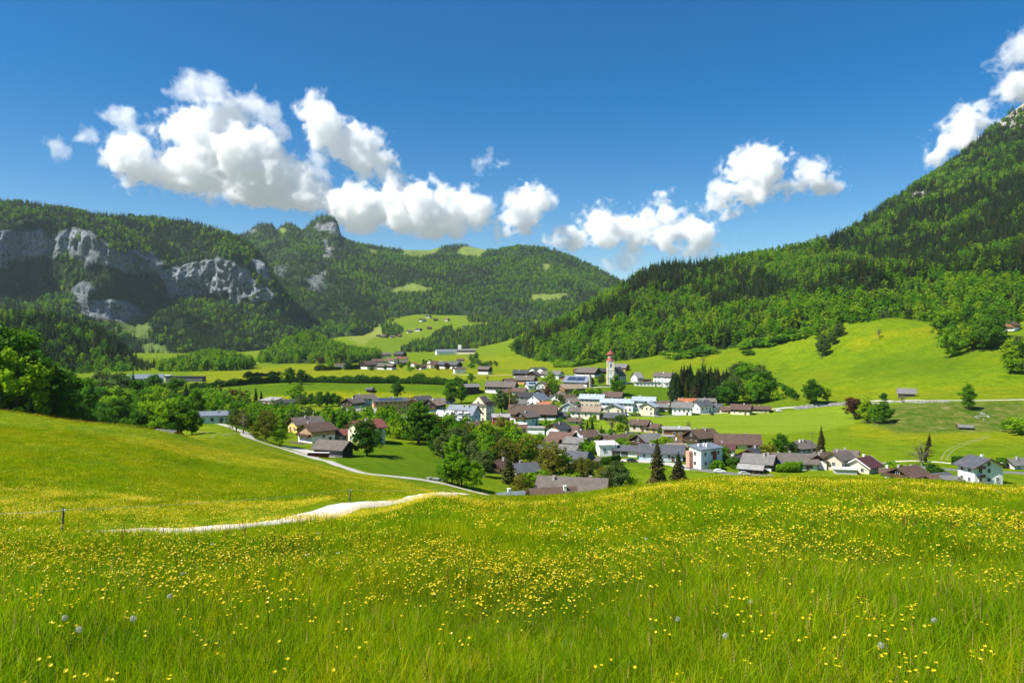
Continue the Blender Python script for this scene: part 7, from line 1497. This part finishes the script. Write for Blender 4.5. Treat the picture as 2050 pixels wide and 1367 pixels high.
# dandelion clocks
def near_ray(px, py): return ray(px, py, 2.0, 140)
def clock_meshes(seed):
    rg_ = np.random.default_rng(seed); mb = MB(); R0 = 0.020
    for _ in range(150):
        v = rg_.normal(size=3); v /= np.linalg.norm(v); u = np.cross(v, (0.2, 0.5, 0.9)); u /= np.linalg.norm(u); w = np.cross(v, u); p = v * R0
        mb.face([tuple(v * 0.004), tuple(p + u * 0.0005), tuple(p - u * 0.0005)], 0)
        for k in range(3): a = k * 2.1 + rg_.random(); q = math.cos(a) * u + math.sin(a) * w; q2 = math.cos(a + 0.35) * u + math.sin(a + 0.35) * w; mb.face([tuple(p), tuple(p + 0.0062 * q + 0.002 * v), tuple(p + 0.0062 * q2 + 0.002 * v)], 0)
    return mb.mesh('seed_ball', [FLUFF])
CLK = [clock_meshes(5), clock_meshes(6)]; core = MB(); core.lathe([(0.001, -0.004), (0.004, -0.002), (0.004, 0.002), (0.001, 0.004)], 8); CORE = core.mesh('seed_core', [SEED])
for i, (a, b, lab) in enumerate(((130, 1258, 'fluffy dandelion clock, one of two close together in the front grass'), (158, 1284, 'fluffy dandelion clock, one of two close together in the front grass'), (267, 1260, 'dandelion clock on a leaning stem in open grass'), (366, 1148, 'pale dandelion clock high on a long bright stem'), (340, 1210, 'small dandelion clock among buttercups'), (1357, 1240, 'dandelion clock beside the dense buttercup drift'), (1452, 1282, 'dandelion clock standing free below the drift'), (1764, 1308, 'round dandelion clock above dark leaves'), (1870, 1248, 'faint dandelion clock in a yellow patch'), (1503, 1205, 'distant dandelion clock in the thick yellow drift'))):
    rr_ = near_ray(a, b + 46); x_, y_, z_ = rr_; top_z = CAMZ - (b - CY) / F * y_; hgt = max(0.25, top_z - z_); o = empty('dandelion_clock', (x_, y_, z_)); tag(o, lab, 'dandelion', 'pair of dandelion clocks' if i < 2 else None)
    mb = MB(); mb.tube([(-0.10, 0, -0.03), (-0.05, 0, hgt * 0.5), (0, 0, hgt)], [0.003, 0.0025, 0.002], 5); mb.build('stem', STEM, o); sb = bpy.data.objects.new('seed_ball', CLK[i % 2]); sb.location = (0, 0, hgt + 0.004); link(sb, o); sc2 = bpy.data.objects.new('seed_core', CORE); link(sc2, sb)
# electric fence
WIRE = paint('fence_wire', (0.6, 0.6, 0.56)); FP = []
for a, b, dd, lean in ((-160, 1068, 22.5, 0.02), (124, 1056, 24.5, 0.06), (700, 1006, 44.0, 0.03), (905, 985, 64.0, 0.0)):
    x_ = (a - CX) / F * dd; z_ = float(H(x_, dd)); o = empty('fence_post', (x_, dd, z_)); tag(o, 'weathered wooden post of the electric fence along the gravel road', 'fence post', 'electric fence posts'); mb = MB(); mb.tube([(0, 0, -0.3), (lean * 0.6, 0, 0.5), (lean, 0, 0.86)], [0.04, 0.038, 0.03], 7); mb.build('stake', WOOD['grey'], o)
    mb = MB(); mb.lathe([(0.012, 0.74), (0.028, 0.76), (0.028, 0.81), (0.012, 0.83)], 8, c=(lean * 0.8 + 0.05, 0)); mb.build('insulator', WALL['white'], o); FP.append((x_ + lean * 0.8 + 0.05, dd, z_ + 0.785))
pts = []
for p0, p1 in zip(FP, FP[1:]):
    for t in np.linspace(0, 1, 14)[:-1]: q = np.array(p0) * (1 - t) + np.array(p1) * t; q[2] -= 0.12 * 4 * t * (1 - t); q[2] = max(q[2], float(H(q[0], q[1])) + 0.45); pts.append(tuple(q))
pts.append(FP[-1]); mb = MB(); mb.tube(pts, 0.006, 5); tag(mb.build('fence_wire', WIRE), 'thin pale electric fence wire strung between the wooden posts', 'wire')
